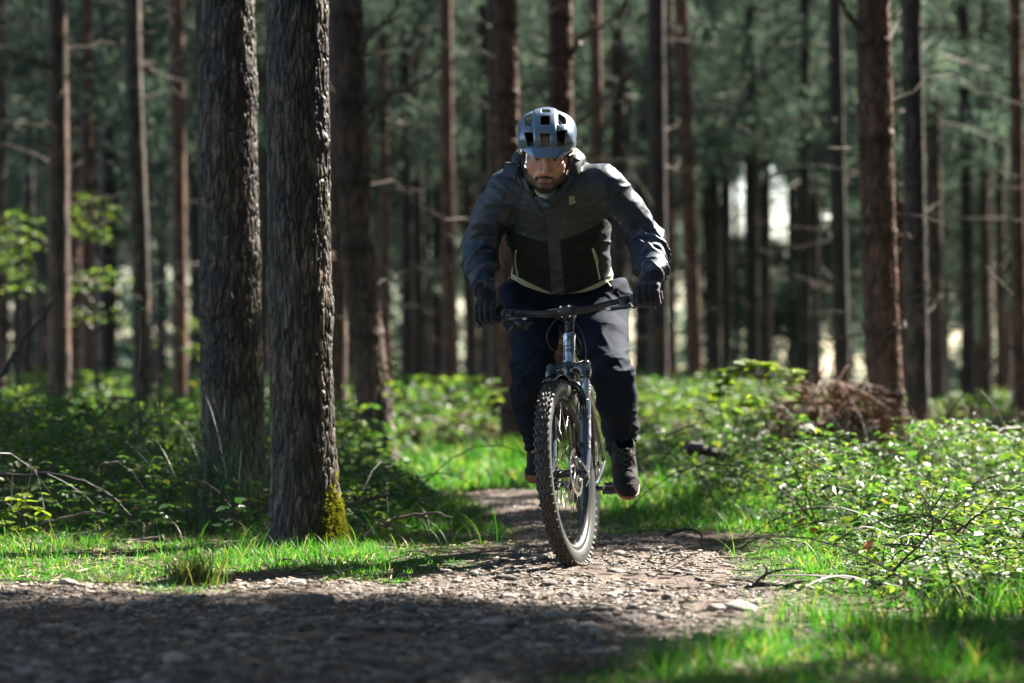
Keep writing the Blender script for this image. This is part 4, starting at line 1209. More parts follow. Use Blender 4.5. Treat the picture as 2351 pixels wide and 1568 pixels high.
# ---- gloves: palm, four bent fingers and a thumb closed on each grip
Mb3 = np.array((M_bike @ M_steer).to_3x3())
for s, Wp, El in ((-1, WL, EL), (1, WRr, ER)):
    g0 = B2W(barpt(s*.325)); d_ = B2W(barpt(s*.37))-B2W(barpt(s*.28)); U = d_/np.linalg.norm(d_)   # outward along the bar
    Fd = Mb3 @ np.array([0, -1, 0.0]); Fd -= U*(Fd@U); Fd /= np.linalg.norm(Fd)
    Up = np.cross(U, Fd)*1.0
    if Up[2] < 0: Up = -Up
    def G(u, f, h): return g0+U*u+Fd*f+Up*h
    g = Field(np.arange(g0[0]-.10, g0[0]+.10, .0021), np.arange(g0[1]-.10, g0[1]+.17, .0021), np.arange(g0[2]-.07, g0[2]+.16, .0021))
    us = [-.036, -.0125, .0110, .0330]; rs = [.0118, .0122, .0116, .0102]; sc_ = [1, 1.06, 1.0, .88]
    for u, r, q in zip(us, rs, sc_):
        kn = G(u*1.02, .024*q, .036*q)
        pts = [G(u*1.04, -.004, .044), kn, G(u, .0395*q, .012), G(u, .0355*q, -.016), G(u, .0150*q, -.0305), G(u, -.002, -.0275)]
        g.chain(pts, [r*1.1, r*1.16, r*1.04, r, r*.94, r*.86], .0035)
    # back of the hand and palm
    wrst = Wp+(.35*(Wp-El)/np.linalg.norm(Wp-El))*.03
    for u in (-.030, -.010, .010, .027):
        g.cone(G(u, .012, .040), .62*wrst+.38*G(u*.8, -.02, .052)+U*u*.45, .0150, .0185, .014)
    g.cone(G(-.018, -.026, .012), G(.022, -.028, .010), .019, .018, .012)
    g.chain([G(0, -.02, .045), wrst, wrst+(El-Wp)/np.linalg.norm(El-Wp)*.05], [.024, .030, .031], .02, axis=U, sq=.92)
    g.cone(wrst+(El-Wp)/np.linalg.norm(El-Wp)*.004, wrst+(El-Wp)/np.linalg.norm(El-Wp)*.03, .036, .038, .006)
    # thumb: leaves the side of the palm, wraps under and round the grip
    g.chain([.55*wrst+.45*G(-.03, -.02, .035), G(-.046, -.024, .022), G(-.056, -.010, -.008), G(-.054, .014, -.021), G(-.046, .030, -.018)], [.019, .0165, .0135, .0125, .0105], .007)
    g.disp(lambda x, y, z: -.0012*(fbm(x*60, y*60, z*60, 2)-.5)*2, .012)
    V, F = g.mesh(); go = wob('glove', V, F, [m_glove], person)
    gb = bvh_of(V, F)
    # knuckle seams
    for u in (-.024, -.001, .022):
        a = G(u, .08, .026); l, n_, i_, t_ = gb.ray_cast(Vector(tuple(a)), Vector(tuple(-Fd)))
        b2_ = G(u, .08, -.012); l2, n2_, i2, t2 = gb.ray_cast(Vector(tuple(b2_)), Vector(tuple(-Fd)))
        if l is not None and l2 is not None:
            MB().tube(np.array([l, l2])-PB, .0008, 5).build('finger_seam', m_vel, go)
# ================================================================== the ground
def G2(x, y):                     # ground point seen at (x, y)
    Y = CH*FPX/(y*K-HY); return ((x*K-512)/FPX*Y, Y)
dirt_px = [(-300, 1352), (0, 1350), (200, 1342), (420, 1350), (620, 1330), (760, 1345), (900, 1352), (1010, 1330), (1100, 1308), (1150, 1290), (1200, 1262), (1195, 1215), (1150, 1178), (1118, 1150), (1112, 1130),
           (1250, 1128), (1290, 1150), (1330, 1200), (1380, 1228), (1480, 1232), (1570, 1232), (1620, 1268), (1650, 1300), (1680, 1335), (1740, 1350), (1850, 1368), (1900, 1395), (1800, 1412), (1690, 1440), (1620, 1470), (1480, 1500), (1330, 1520), (1230, 1550), (1180, 1580), (1150, 1700), (1150, 1900), (-900, 1900), (-900, 1500)]
dirt = np.array([G2(*p) for p in dirt_px])
def poly_sd(poly, x, y):
    """signed distance to a polygon, negative inside"""
    x = np.asarray(x, float); y = np.asarray(y, float)
    d = np.full(x.shape, 1e9); ins = np.zeros(x.shape, bool); n = len(poly)
    for i in range(n):
        a = poly[i]; b = poly[(i+1) % n]; e = b-a; wx = x-a[0]; wy = y-a[1]
        t = np.clip((wx*e[0]+wy*e[1])/(e@e+1e-12), 0, 1)
        d = np.minimum(d, (wx-e[0]*t)**2+(wy-e[1]*t)**2)
        c = ((a[1] > y) != (b[1] > y)) & (x < (b[0]-a[0])*(y-a[1])/(b[1]-a[1]+1e-12)+a[0])
        ins ^= c
    return np.where(ins, -1, 1)*np.sqrt(d)
def dirt_sd(x, y):
    return poly_sd(dirt, x, y)+.16*(fbm(x*4.1, y*2.2, 0*x, 3)-.5)
def gh(x, y):
    """height of the ground"""
    x = np.asarray(x, float); y = np.asarray(y, float)
    near = np.exp(-((x-.25)**2/.5+(y-11.3)**2/1.5))
    h = .045*(fbm(x*.9+3, y*.45, 0*x, 2)-.5)*(1-near)
    h = h+.028*(fbm(x*3.1, y*2.2, 0*x+4, 2)-.5)*(1-.8*near)
    h = h+.35*(fbm(x*.09+1, y*.06, 0*x+9, 2)-.5)*sstep(18, 45, y)+sstep(40, 120, y)*.3
    return h-.004
def ghs(x, y): return float(gh(np.array([x]), np.array([y]))[0])
def rows(y0, y1, q):
    out = [y0]
    while out[-1] < y1: out.append(out[-1]*(1+q))
    return np.array(out)
ry = rows(3.0, 1400, .0095)
u = np.concatenate([-np.geomspace(240, .24, 26), np.linspace(-.235, .235, 190), np.geomspace(.24, 240, 26)])
X = u[None, :]*(ry[:, None]*.9+1.2); Yg = np.repeat(ry[:, None], len(u), 1)
X = np.clip(X, -1800, 1800)
Z = gh(X, Yg)
nr_, nc_ = X.shape
V = np.stack([X, Yg, Z], -1).reshape(-1, 3)
i = np.arange(nr_-1)[:, None]*nc_; j = np.arange(nc_-1)[None]
F = np.stack([i+j, i+j+1, i+nc_+j+1, i+nc_+j], -1).reshape(-1, 4)
bx = np.array([[-1800, -400, -.01], [1800, -400, -.01], [1800, 3.0, -.01], [-1800, 3.0, -.01]])
V = np.vstack([V, bx]); F = np.vstack([F, [[len(V)-4, len(V)-3, len(V)-2, len(V)-1]]])
m, n, b = newmat('forest_floor')
tc = n.nodes.new('ShaderNodeTexCoord')
def noise_node(n, tc, sc, det=5, dist=0.0, vec=None):
    t = n.nodes.new('ShaderNodeTexNoise'); t.inputs['Scale'].default_value = sc; t.inputs['Detail'].default_value = det; t.inputs['Distortion'].default_value = dist
    n.links.new(vec if vec is not None else tc.outputs['Object'], t.inputs['Vector']); return t.outputs['Fac']
def ramp(n, f, stops):
    r = n.nodes.new('ShaderNodeValToRGB'); e = r.color_ramp.elements
    while len(e) < len(stops): e.new(.5)
    for q, (p, c) in zip(e, stops): q.position = p; q.color = (*c, 1)
    n.links.new(f, r.inputs[0]); return r.outputs[0]
def mixc(n, f, A, B):
    q = n.nodes.new('ShaderNodeMix'); q.data_type = 'RGBA'
    if isinstance(f, float): q.inputs['Factor'].default_value = f
    else: n.links.new(f, q.inputs['Factor'])
    for s_, v_ in ((6, A), (7, B)):
        if isinstance(v_, tuple): q.inputs[s_].default_value = (*v_, 1)
        else: n.links.new(v_, q.inputs[s_])
    return q.outputs[2]
def bumpn(n, h, b, st=.5, di=.02):
    u_ = n.nodes.new('ShaderNodeBump'); u_.inputs['Strength'].default_value = st; u_.inputs['Distance'].default_value = di
    n.links.new(h, u_.inputs['Height']); n.links.new(u_.outputs[0], b.inputs['Normal'])
lit = ramp(n, noise_node(n, tc, 14, 8), [(.35, (.022, .016, .011)), (.5, (.055, .038, .024)), (.62, (.10, .068, .042)), (.7, (.05, .04, .024))])
gre = ramp(n, noise_node(n, tc, 22, 6), [(.35, (.012, .022, .008)), (.6, (.035, .06, .015)), (.75, (.06, .065, .022))])
msk = n.nodes.new('ShaderNodeMapRange'); msk.inputs['From Min'].default_value = .42; msk.inputs['From Max'].default_value = .56
n.links.new(noise_node(n, tc, .9, 3), msk.inputs['Value'])
n.links.new(mixc(n, msk.outputs[0], gre, lit), b.inputs['Base Color'])
b.inputs['Roughness'].default_value = .9; b.inputs['Specular IOR Level'].default_value = .2
bumpn(n, noise_node(n, tc, 60, 6), b, .8, .03)
fl_ = obj('forest_floor', npdata('forest_floor', V, F, [m], True)); tag(fl_, kind='structure')

# the track: stony earth, laid over the floor
ry = rows(5.2, 17.6, .0032)
u = np.linspace(-.30, .14, 420)
X = u[None, :]*ry[:, None]; Yg = np.repeat(ry[:, None], len(u), 1)
sdv = dirt_sd(X, Yg)
rel = .016*(fbm(X*22, Yg*22, 0*X+2, 3)-.5)+.020*np.maximum(0, fbm(X*9, Yg*7, 0*X+5, 2)-.52)
edge_ = sstep(.10, -.05, sdv)
def ph(x, y):
    s = dirt_sd(x, y)
    return gh(x, y)+.010*sstep(.10, -.05, s)-.012*sstep(.02, .12, s)+(.016*(fbm(x*22, y*22, 0*x+2, 3)-.5)+.020*np.maximum(0, fbm(x*9, y*7, 0*x+5, 2)-.52))*sstep(.10, -.05, s)
Z = ph(X, Yg)
nr_, nc_ = X.shape; V = np.stack([X, Yg, Z], -1).reshape(-1, 3)
i = np.arange(nr_-1)[:, None]*nc_; j = np.arange(nc_-1)[None]
F = np.stack([i+j, i+j+1, i+nc_+j+1, i+nc_+j], -1).reshape(-1, 4)
F = F[(sdv.ravel() < .09)[F].any(1)]
us = np.unique(F); mp = np.zeros(len(V), int); mp[us] = np.arange(len(us)); V = V[us]; F = mp[F]
m, n, b = newmat('track_earth'); tc = n.nodes.new('ShaderNodeTexCoord')
c1 = ramp(n, noise_node(n, tc, 34, 8), [(.3, (.032, .023, .017)), (.48, (.074, .054, .041)), (.6, (.125, .095, .076)), (.75, (.21, .175, .15))])
c2 = ramp(n, noise_node(n, tc, 5, 5), [(.35, (.55, .5, .5)), (.65, (1.15, 1.1, 1.05))])
q = n.nodes.new('ShaderNodeMix'); q.data_type = 'RGBA'; q.blend_type = 'MULTIPLY'; q.inputs['Factor'].default_value = 1
n.links.new(c1, q.inputs[6]); n.links.new(c2, q.inputs[7]); n.links.new(q.outputs[2], b.inputs['Base Color'])
b.inputs['Roughness'].default_value = .85; b.inputs['Specular IOR Level'].default_value = .3
bumpn(n, noise_node(n, tc, 110, 7), b, .9, .012)
path = obj('path', npdata('path', V, F, [m], True)); tag(path, kind='structure')

# stones
m_st, n, b = newmat('track_stone'); tc = n.nodes.new('ShaderNodeTexCoord'); oi = n.nodes.new('ShaderNodeObjectInfo')
cA = ramp(n, oi.outputs['Random'], [(0, (.055, .047, .042)), (.45, (.115, .095, .082)), (.8, (.20, .17, .145)), (1, (.33, .295, .26))])
cB = ramp(n, noise_node(n, tc, 3.5, 8), [(.3, (.45, .45, .45)), (.5, (.9, .88, .86)), (.7, (1.15, 1.12, 1.1))])
q = n.nodes.new('ShaderNodeMix'); q.data_type = 'RGBA'; q.blend_type = 'MULTIPLY'; q.inputs['Factor'].default_value = 1
n.links.new(cA, q.inputs[6]); n.links.new(cB, q.inputs[7]); n.links.new(q.outputs[2], b.inputs['Base Color'])
b.inputs['Roughness'].default_value = .7; bumpn(n, noise_node(n, tc, 9, 8), b, .5, .05)
def ico(sub):
    bm_ = bmesh.new(); bmesh.ops.create_icosphere(bm_, subdivisions=sub, radius=1); bm_.verts.ensure_lookup_table()
    V = np.array([v.co[:] for v in bm_.verts]); F = np.array([[v.index for v in f.verts] for f in bm_.faces]); bm_.free(); return V, F
I1 = ico(1); I2 = ico(2); I3 = ico(3)
def rockmesh(seed, I, rough=.35, angular=0):
    V, F = I; r_ = np.random.default_rng(seed)
    W = V.copy()
    for _ in range(angular):
        d = r_.normal(0, 1, 3); d /= np.linalg.norm(d); t = .55+.3*r_.random()
        s = W @ d; W = W-np.maximum(s-t, 0)[:, None]*d*.9
    k = 1+rough*(fbm(W[:, 0]*1.3+seed*3, W[:, 1]*1.3+7, W[:, 2]*1.3+3, 3)-.5)*2
    W = W*k[:, None]*np.array([1, .55+.35*r_.random(), .30+.16*r_.random()])
    return npdata('stone', W, F, [m_st], True)
rmesh = [rockmesh(s, I2, .25, 0) for s in range(6)]+[rockmesh(s+20, I2, .35, 5) for s in range(6)]
fmesh = [rockmesh(s+50, I3, .4, 7) for s in range(6)]
def stone(x, y, r, me, sink=.45, rz=None):
    o = bpy.data.objects.new('stone', me); link(o, path)
    z = float(ph(np.array([x]), np.array([y]))[0])
    o.location = (x, y, z+r*.42*(.5-sink)*2*.5)
    o.rotation_euler = (random.uniform(-.2, .2), random.uniform(-.2, .2), random.uniform(0, 6.3) if rz is None else rz)
    o.scale = (r, r, r); return o
# stones the photograph shows singly: (x, y, width in the picture)
for x, y, w_ in [(1265, 1315, 26), (1415, 1312, 42), (1125, 1343, 34), (1180, 1340, 30), (1260, 1340, 44), (1412, 1355, 34), (1500, 1352, 36), (1352, 1348, 22), (1118, 1362, 28), (1168, 1368, 40), (1020, 1350, 26),
                 (1420, 1296, 30), (1340, 1290, 20), (1490, 1262, 48), (1450, 1276, 34), (1540, 1272, 26), (1310, 1278, 22), (1505, 1290, 26), (1560, 1300, 22), (1395, 1330, 22), (1225, 1362, 22), (1330, 1330, 24),
                 (1290, 1358, 22), (1238, 1346, 18), (1300, 1368, 18), (1455, 1372, 26), (1385, 1384, 30), (970, 1362, 22), (1075, 1372, 30), (1025, 1384, 26), (1200, 1386, 28), (1500, 1318, 30), (1585, 1318, 24), (1330, 1252, 30), (1440, 1247, 26)]:
    X_, Y_ = G2(x, y+8); stone(X_, Y_, w_*K/FPX*Y_*.55, rmesh[random.randrange(6)], .35, random.uniform(-.3, .3))
for x, y, w_ in [(130, 1502, 140), (440, 1440, 90), (545, 1462, 120), (620, 1455, 90), (480, 1500, 110), (330, 1520, 90), (90, 1555, 130), (700, 1392, 190), (1440, 1405, 110), (820, 1440, 120), (940, 1420, 110), (860, 1520, 150), (700, 1530, 110), (560, 1550, 120),
                 (1010, 1470, 110), (1120, 1500, 100), (1000, 1550, 120), (250, 1480, 70), (380, 1470, 60), (770, 1480, 80), (1150, 1440, 80), (1290, 1440, 90), (230, 1560, 90), (640, 1500, 70), (60, 1500, 60), (420, 1560, 80), (900, 1565, 110), (1250, 1480, 60), (1130, 1555, 70), (1080, 1420, 60)]:
    X_, Y_ = G2(x, y+14); stone(X_, Y_, w_*K/FPX*Y_*.37, fmesh[random.randrange(6)], .62, random.uniform(-.4, .4))
cnt = 0
while cnt < 215:
    Y_ = 6.6+8*random.random()**1.25; X_ = random.uniform(-.19, .10)*Y_
    if float(dirt_sd(np.array([X_]), np.array([Y_]))[0]) > -.02: continue
    r = random.uniform(.012, .030)*(1.5 if random.random() < .2 else 1)*(1.35 if Y_ < 9 else 1)
    stone(X_, Y_, r, rmesh[random.randrange(12)], .4); cnt += 1
# gravel too small to count
N = 15000
yy = 5.8+10.5*rng.random(N*3)**1.1; xx = rng.uniform(-.20, .11, N*3)*yy
s_ = dirt_sd(xx, yy); k_ = (s_ < .03) & (rng.random(N*3) < .35+.65*sstep(-.0, -.15, s_)) & (vnoise(xx*3, yy*3, 0*xx) > .25)
xx = xx[k_][:N]; yy = yy[k_][:N]; zz_ = ph(xx, yy); N = len(xx)
V0, F0 = I1; sz = rng.uniform(.004, .011, N)*(1+.6*(rng.random(N) < .1))
an = rng.uniform(0, 6.28, N); ca, sa = np.cos(an), np.sin(an)
Vs = V0[None]*np.stack([sz*rng.uniform(.8, 1.5, N), sz, sz*rng.uniform(.4, .8, N)], 1)[:, None]*(1+.25*rng.normal(0, 1, (N, len(V0), 1)))
W = np.stack([Vs[..., 0]*ca[:, None]-Vs[..., 1]*sa[:, None], Vs[..., 0]*sa[:, None]+Vs[..., 1]*ca[:, None], Vs[..., 2]], -1)+np.stack([xx, yy, zz_], 1)[:, None]
F = (F0[None]+(np.arange(N)*len(V0))[:, None, None]).reshape(-1, 3)
m_gr, n, b = newmat('gravel_bits'); gi = n.nodes.new('ShaderNodeNewGeometry')
n.links.new(ramp(n, gi.outputs['Random Per Island'], [(0, (.035, .028, .024)), (.4, (.090, .070, .057)), (.8, (.18, .15, .128)), (1, (.34, .30, .26))]), b.inputs['Base Color']); b.inputs['Roughness'].default_value = .75
gv = obj('gravel', npdata('gravel', W.reshape(-1, 3), F, [m_gr], False), path); gv['kind'] = 'stuff'
# needle and twig litter on earth and floor
N = 16000
yy = 6+13*rng.random(N)**1.1; xx = rng.uniform(-.20, .20, N)*yy; s_ = dirt_sd(xx, yy)
zz_ = np.where(s_ < .05, ph(xx, yy), gh(xx, yy)+.004)+.003
ln = rng.uniform(.02, .06, N)*(1+1.2*(rng.random(N) < .1)); wd = rng.uniform(.0012, .0028, N); an = rng.uniform(0, 6.28, N)
d = np.stack([np.cos(an), np.sin(an), rng.normal(0, .12, N)], 1)*ln[:, None]; s2 = np.stack([-np.sin(an), np.cos(an), 0*an], 1)*wd[:, None]
p = np.stack([xx, yy, zz_+.002], 1); up_ = np.array([0, 0, 1])*wd[:, None]*1.5
V = np.stack([p-s2, p+s2, p+up_, p+d-s2*.6, p+d+s2*.6, p+d+up_], 1)
F0 = np.array([[0, 3, 5, 2], [2, 5, 4, 1]]); F = (F0[None]+(np.arange(N)*6)[:, None, None]).reshape(-1, 4)
m_lit, n, b = newmat('dead_litter'); gi = n.nodes.new('ShaderNodeNewGeometry')
n.links.new(ramp(n, gi.outputs['Random Per Island'], [(0, (.04, .025, .016)), (.5, (.12, .075, .045)), (.9, (.24, .16, .10)), (1, (.36, .28, .2))]), b.inputs['Base Color']); b.inputs['Roughness'].default_value = .8
o = obj('needle_litter', npdata('needle_litter', V.reshape(-1, 3), F, [m_lit], False)); tag(o, 'brown needle and twig litter strewn over the track and forest floor', 'litter', kind='stuff')

# ------------------------------------------------------------------ green things: material
def leaf_mat(name, stops, rough=.5, trans=.45, tcol=(1.25, 1.5, .55), spec=.4, obj_rand=False):
    m, n, b = newmat(name)
    gi = n.nodes.new('ShaderNodeObjectInfo' if obj_rand else 'ShaderNodeNewGeometry')
    c = ramp(n, gi.outputs['Random' if obj_rand else 'Random Per Island'], stops)
    n.links.new(c, b.inputs['Base Color']); b.inputs['Roughness'].default_value = rough; b.inputs['Specular IOR Level'].default_value = spec
    t = n.nodes.new('ShaderNodeBsdfTranslucent'); v = n.nodes.new('ShaderNodeVectorMath'); v.operation = 'MULTIPLY'; v.inputs[1].default_value = tcol
    n.links.new(c, v.inputs[0]); n.links.new(v.outputs[0], t.inputs['Color'])
    x_ = n.nodes.new('ShaderNodeMixShader'); x_.inputs[0].default_value = trans
    n.links.new(b.outputs[0], x_.inputs[1]); n.links.new(t.outputs[0], x_.inputs[2])
    n.links.new(x_.outputs[0], n.nodes['Material Output'].inputs['Surface']); return m
m_grass = leaf_mat('grass_blade', [(0, (.022, .085, .018)), (.4, (.038, .125, .020)), (.72, (.060, .150, .024)), (.86, (.12, .16, .04)), (.93, (.26, .20, .10)), (1, (.34, .27, .16))], .5, .5, (1.25, 1.75, .5), .35)
m_brm = leaf_mat('bramble_leaf', [(0, (.020, .055, .022)), (.45, (.040, .092, .030)), (.75, (.080, .135, .032)), (.97, (.13, .165, .04)), (.99, (.20, .17, .05)), (1, (.20, .10, .04))], .46, .5, (1.6, 1.75, .65), .30)
m_far = leaf_mat('pine_needle', [(0, (.030, .048, .044)), (.5, (.054, .078, .070)), (.85, (.090, .115, .100)), (1, (.12, .135, .11))], .75, .42, (1.2, 1.4, 1.05), .15)
m_beech = leaf_mat('beech_leaf', [(0, (.06, .11, .03)), (.5, (.10, .16, .04)), (1, (.17, .21, .05))], .5, .5, (1.3, 1.45, .6), .3)
m_dead = mk('dead_bracken', (.15, .075, .040), .8, noise=.45, nscale=9)
m_twig = mk('dead_twig', (.10, .074, .056), .8, noise=.45, nscale=18, bump=.2, bscale=90)
m_twigd = mk('bare_cane', (.035, .022, .020), .6, noise=.35, nscale=20)

def blades(x, y, z, h, w_, lean, ns=3, flat=.0):
    """curved blades; returns V, F"""
    n = len(x); a = rng.uniform(0, 6.28, n); b_ = rng.uniform(0, 6.28, n)
    dx, dy = np.cos(a), np.sin(a); sx, sy = -np.sin(b_), np.cos(b_)
    Vs = []
    for k in range(ns+1):
        t = k/ns; ww = w_*(1-t)**.6*(1 if k < ns else 0)
        o = lean*h*t**1.8
        cz = z+h*t*(1-.35*lean*t)
        c = np.stack([x+dx*o, y+dy*o, cz], 1); s = np.stack([sx*ww, sy*ww, 0*ww], 1)
        if k < ns: Vs += [c-s, c+s]
        else: Vs += [c]
    V = np.stack(Vs, 1); m_ = V.shape[1]
    F = []
    for k in range(ns-1): F += [[2*k, 2*k+1, 2*k+3], [2*k, 2*k+3, 2*k+2]]
    F += [[2*ns-2, 2*ns-1, 2*ns]]
    F = (np.array(F)[None]+(np.arange(n)*m_)[:, None, None]).reshape(-1, 3)
    return V.reshape(-1, 3), F
def join(parts):
    V = []; F = []; n = 0
    for a, b in parts: V.append(a); F.append(b+n); n += len(a)
    return np.concatenate(V), np.concatenate(F)

# bramble country: 0..1 where it stands
def bramble(x, y):
    nz = fbm(x*1.1+5, y*.6, 0*x+3, 3)-.5
    ledge = np.interp(y, [5, 12.1, 12.7, 14, 16, 18, 22, 27, 30], [-9, -9, -.62, -.42, -.50, -.75, -1.0, -.9, 9])
    left = sstep(.25, -.25, (x-ledge)+.5*nz)*sstep(12.2, 13.0, y+.8*nz)
    redge = np.interp(y, [5, 8.4, 9.2, 11, 13, 15, 17, 20, 26], [9, 9, 1.28, 1.34, 1.27, 1.12, 1.0, .92, .5])
    right = sstep(-.22, .25, (x-redge)+.5*nz)*sstep(8.6, 9.4, y+.8*nz)
    far = sstep(25, 29, y+3*nz)
    return np.clip(np.maximum(np.maximum(left, right), far), 0, 1)
def bheight(x, y):
    nz = fbm(x*1.3+2, y*.8, 0*x+6, 2)
    h = np.where(x > 0, np.interp(y, [8, 10, 13, 18, 26, 40], [.14, .22, .34, .44, .50, .62]), np.interp(y, [12, 13, 15, 20, 26, 40], [.14, .26, .40, .46, .5, .62]))
    h = h*(1-.48*sstep(.085, .115, x/y)*sstep(15, 20, y))
    return h*.84*np.minimum(.08+3.6*nz*nz, 1.55)

# grass
parts = []
def scatter_grass(n, y0, y1, hx, hh, ww, ns, pw=1.0, thin=None):
    yy = y0+(y1-y0)*rng.random(n)**pw; xx = rng.uniform(-hx, hx, n)*yy
    s = dirt_sd(xx, yy); cl = fbm(xx*2.6, yy*2.0, 0*xx+1, 3)
    fn = fbm(xx*9, yy*9, 0*xx+7, 2)
    p = sstep(-.02, .22, s+.75*(cl-.5)+.25*(fn-.5))*(.12+.88*sstep(.36, .56, fn))
    p = p*(1-.72*bramble(xx, yy))
    k = rng.random(n) < p; xx = xx[k]; yy = yy[k]; s = s[k]; cl = cl[k]
    h = hh*rng.lognormal(-.15, .42, len(xx))*(.38+.72*sstep(.0, .55, s))*(.35+1.3*cl)
    parts.append(blades(xx, yy, gh(xx, yy)-.004, h, ww*rng.uniform(.7, 1.3, len(xx)), rng.uniform(.15, 1.0, len(xx)), ns))
scatter_grass(56000, 6.0, 9.6, .20, .038, .0022, 4)
scatter_grass(125000, 9.0, 13.5, .20, .031, .0021, 3)
scatter_grass(70000, 13.0, 19, .20, .075, .0032, 3)
scatter_grass(52000, 18, 29, .20, .09, .0060, 2)
V, F = join(parts)
g_ = obj('grass', npdata('grass', V, F, [m_grass], True)); tag(g_, 'short bright green grass along both sides of the track', 'grass', kind='stuff')
parts = []
# sparse long blades standing out of the turf
n_ = 420; yy = rng.uniform(7, 16, n_); xx = rng.uniform(-.19, .19, n_)*yy; s = dirt_sd(xx, yy); k = s > .08; xx, yy = xx[k], yy[k]
parts.append(blades(xx, yy, gh(xx, yy), rng.uniform(.10, .22, len(xx)), rng.uniform(.0018, .0032, len(xx)), rng.uniform(.2, .9, len(xx)), 5))
V, F = join(parts)
g_ = obj('long_grass', npdata('long_grass', V, F, [m_grass], True)); tag(g_, 'scattered long grass blades rising above the turf and bramble edges', 'grass', kind='stuff')

# leaves: each a folded blade with a raised rim
LF = np.array([[0, 0, 0], [.30, -.26, .05], [.66, -.24, .03], [1, 0, -.10], [.66, .24, .03], [.30, .26, .05], [.45, 0, -.035]])
LT = np.array([[0, 1, 6], [1, 2, 6], [2, 3, 6], [3, 4, 6], [4, 5, 6], [5, 0, 6]])
LF2 = np.array([[0, 0, 0], [.5, -.28, .05], [1, 0, -.06], [.5, .28, .05]]); LT2 = np.array([[0, 1, 2], [0, 2, 3]])
def leaves(pos, dirs, up, size, far=False):
    """pos (n,3), dirs: unit leaf axes, up: rough normals"""
    L0, T0 = (LF2, LT2) if far else (LF, LT)
    s = np.cross(up, dirs); s /= np.linalg.norm(s, axis=1)[:, None]+1e-9; n_ = np.cross(dirs, s)
    V = pos[:, None]+size[:, None, None]*(L0[None, :, 0:1]*dirs[:, None]+L0[None, :, 1:2]*s[:, None]+L0[None, :, 2:3]*n_[:, None])
    F = (T0[None]+(np.arange(len(pos))*len(L0))[:, None, None]).reshape(-1, 3)
    return V.reshape(-1, 3), F
def clusters(c, size, k=3, far=False, droop=.25):
    n = len(c); a0 = rng.uniform(0, 6.28, n); out = []
    nrm_ = rng.normal(0, .38, (n, 3))+[0, 0, 1]; nrm_ /= np.linalg.norm(nrm_, axis=1)[:, None]
    for q in range(k):
        a = a0+(q-(k-1)/2)*1.25+rng.normal(0, .15, n)
        d = np.stack([np.cos(a), np.sin(a), -droop+rng.normal(0, .22, n)], 1); d -= nrm_*(d*nrm_).sum(1)[:, None]*.6; d /= np.linalg.norm(d, axis=1)[:, None]
        out.append(leaves(c+d*size[:, None]*.12, d, nrm_+rng.normal(0, .15, (n, 3)), size*rng.uniform(.8, 1.15, n), far))
    return join(out)
def under(n, y0, y1, hx, size, k, far, pw=1.0, dens=1.0):
    yy = y0+(y1-y0)*rng.random(n)**pw; xx = rng.uniform(-hx, hx, n)*yy
    b_ = bramble(xx, yy); kk = rng.random(n) < b_*dens*(.15+1.1*sstep(.34, .58, fbm(xx*1.7, yy*1.7, 0*xx+11, 2))); xx = xx[kk]; yy = yy[kk]
    t = rng.random(len(xx))**.62
    z = gh(xx, yy)+.02+bheight(xx, yy)*t*b_[kk]
    return clusters(np.stack([xx, yy, z], 1), size*rng.lognormal(0, .28, len(xx)), k, far)
V, F = join([under(26000, 8.6, 15, .22, .029, 3, False), under(24000, 14.5, 20, .23, .035, 3, False)])
def sprigs(n, y0, y1, size, far):
    yy = rng.uniform(y0, y1, n*6); xx = rng.uniform(-.2, .2, n*6)*yy; b_ = bramble(xx, yy); k = (b_ > .55) & (vnoise(xx*.8, yy*.6, 0*xx+21) > .45) & ((xx/yy < .085) | (yy < 16)); xx = xx[k][:n]; yy = yy[k][:n]; out = []; ST = MB()
    for x, y in zip(xx, yy):
        h = random.uniform(.18, .40)*(.8 if y < 13 else 1)*(.55 if x/y > .07 and y > 15 else 1); a = random.uniform(0, 6.28); l = random.uniform(.05, .35); z0 = ghs(x, y)+.05
        q = np.array([[x+math.cos(a)*l*t**1.6, y+math.sin(a)*l*t**1.6, z0+h*(t-.25*t*t*l*3)] for t in np.linspace(0, 1, 7)]); ST.tube(q, np.linspace(.0032, .0014, 7), 4)
        for t in np.linspace(.35, 1, int(3+h*10)): out.append(q[0]+(q[-1]-q[0])*t+rng.normal(0, .03, 3))
    return clusters(np.array(out), size*rng.lognormal(0, .25, len(out)), 3, far), ST
sp1, ST1 = sprigs(150, 9.8, 18, .040, False); sp2, ST2 = sprigs(230, 17, 30, .055, True)
ST1.build('bramble_shoot', mk('bramble_shoot_stem', (.06, .075, .03), .6)); o = bpy.data.objects['bramble_shoot']; tag(o, 'thin green shoots standing up out of the bramble thicket', 'undergrowth', kind='stuff')
V, F = join([(V, F), sp1])
o = obj('bramble_undergrowth', npdata('bramble_undergrowth', V, F, [m_brm], False)); tag(o, 'low green bramble thicket covering the ground on both sides of the track', 'undergrowth', kind='stuff')
V, F = join([under(26000, 19, 29, .25, .055, 3, True), under(32000, 27, 48, .27, .080, 3, True), sp2])
o = obj('far_undergrowth', npdata('far_undergrowth', V, F, [m_brm], False)); tag(o, 'sunlit undergrowth between the trunks well behind the cyclist', 'undergrowth', kind='stuff')
n_ = 2000; yy = rng.uniform(14.5, 30, n_); xx = rng.uniform(-.2, .2, n_)*yy; k = (bramble(xx, yy) > .3) & (vnoise(xx*1.5, yy, 0*xx+31) > .5); xx = xx[k]; yy = yy[k]
V, F = blades(xx, yy, gh(xx, yy), rng.uniform(.12, .50, len(xx))*(1-.4*sstep(.085, .12, xx/yy)), rng.uniform(.0012, .003, len(xx))*(yy/14), rng.uniform(.1, 1.2, len(xx)), 4)
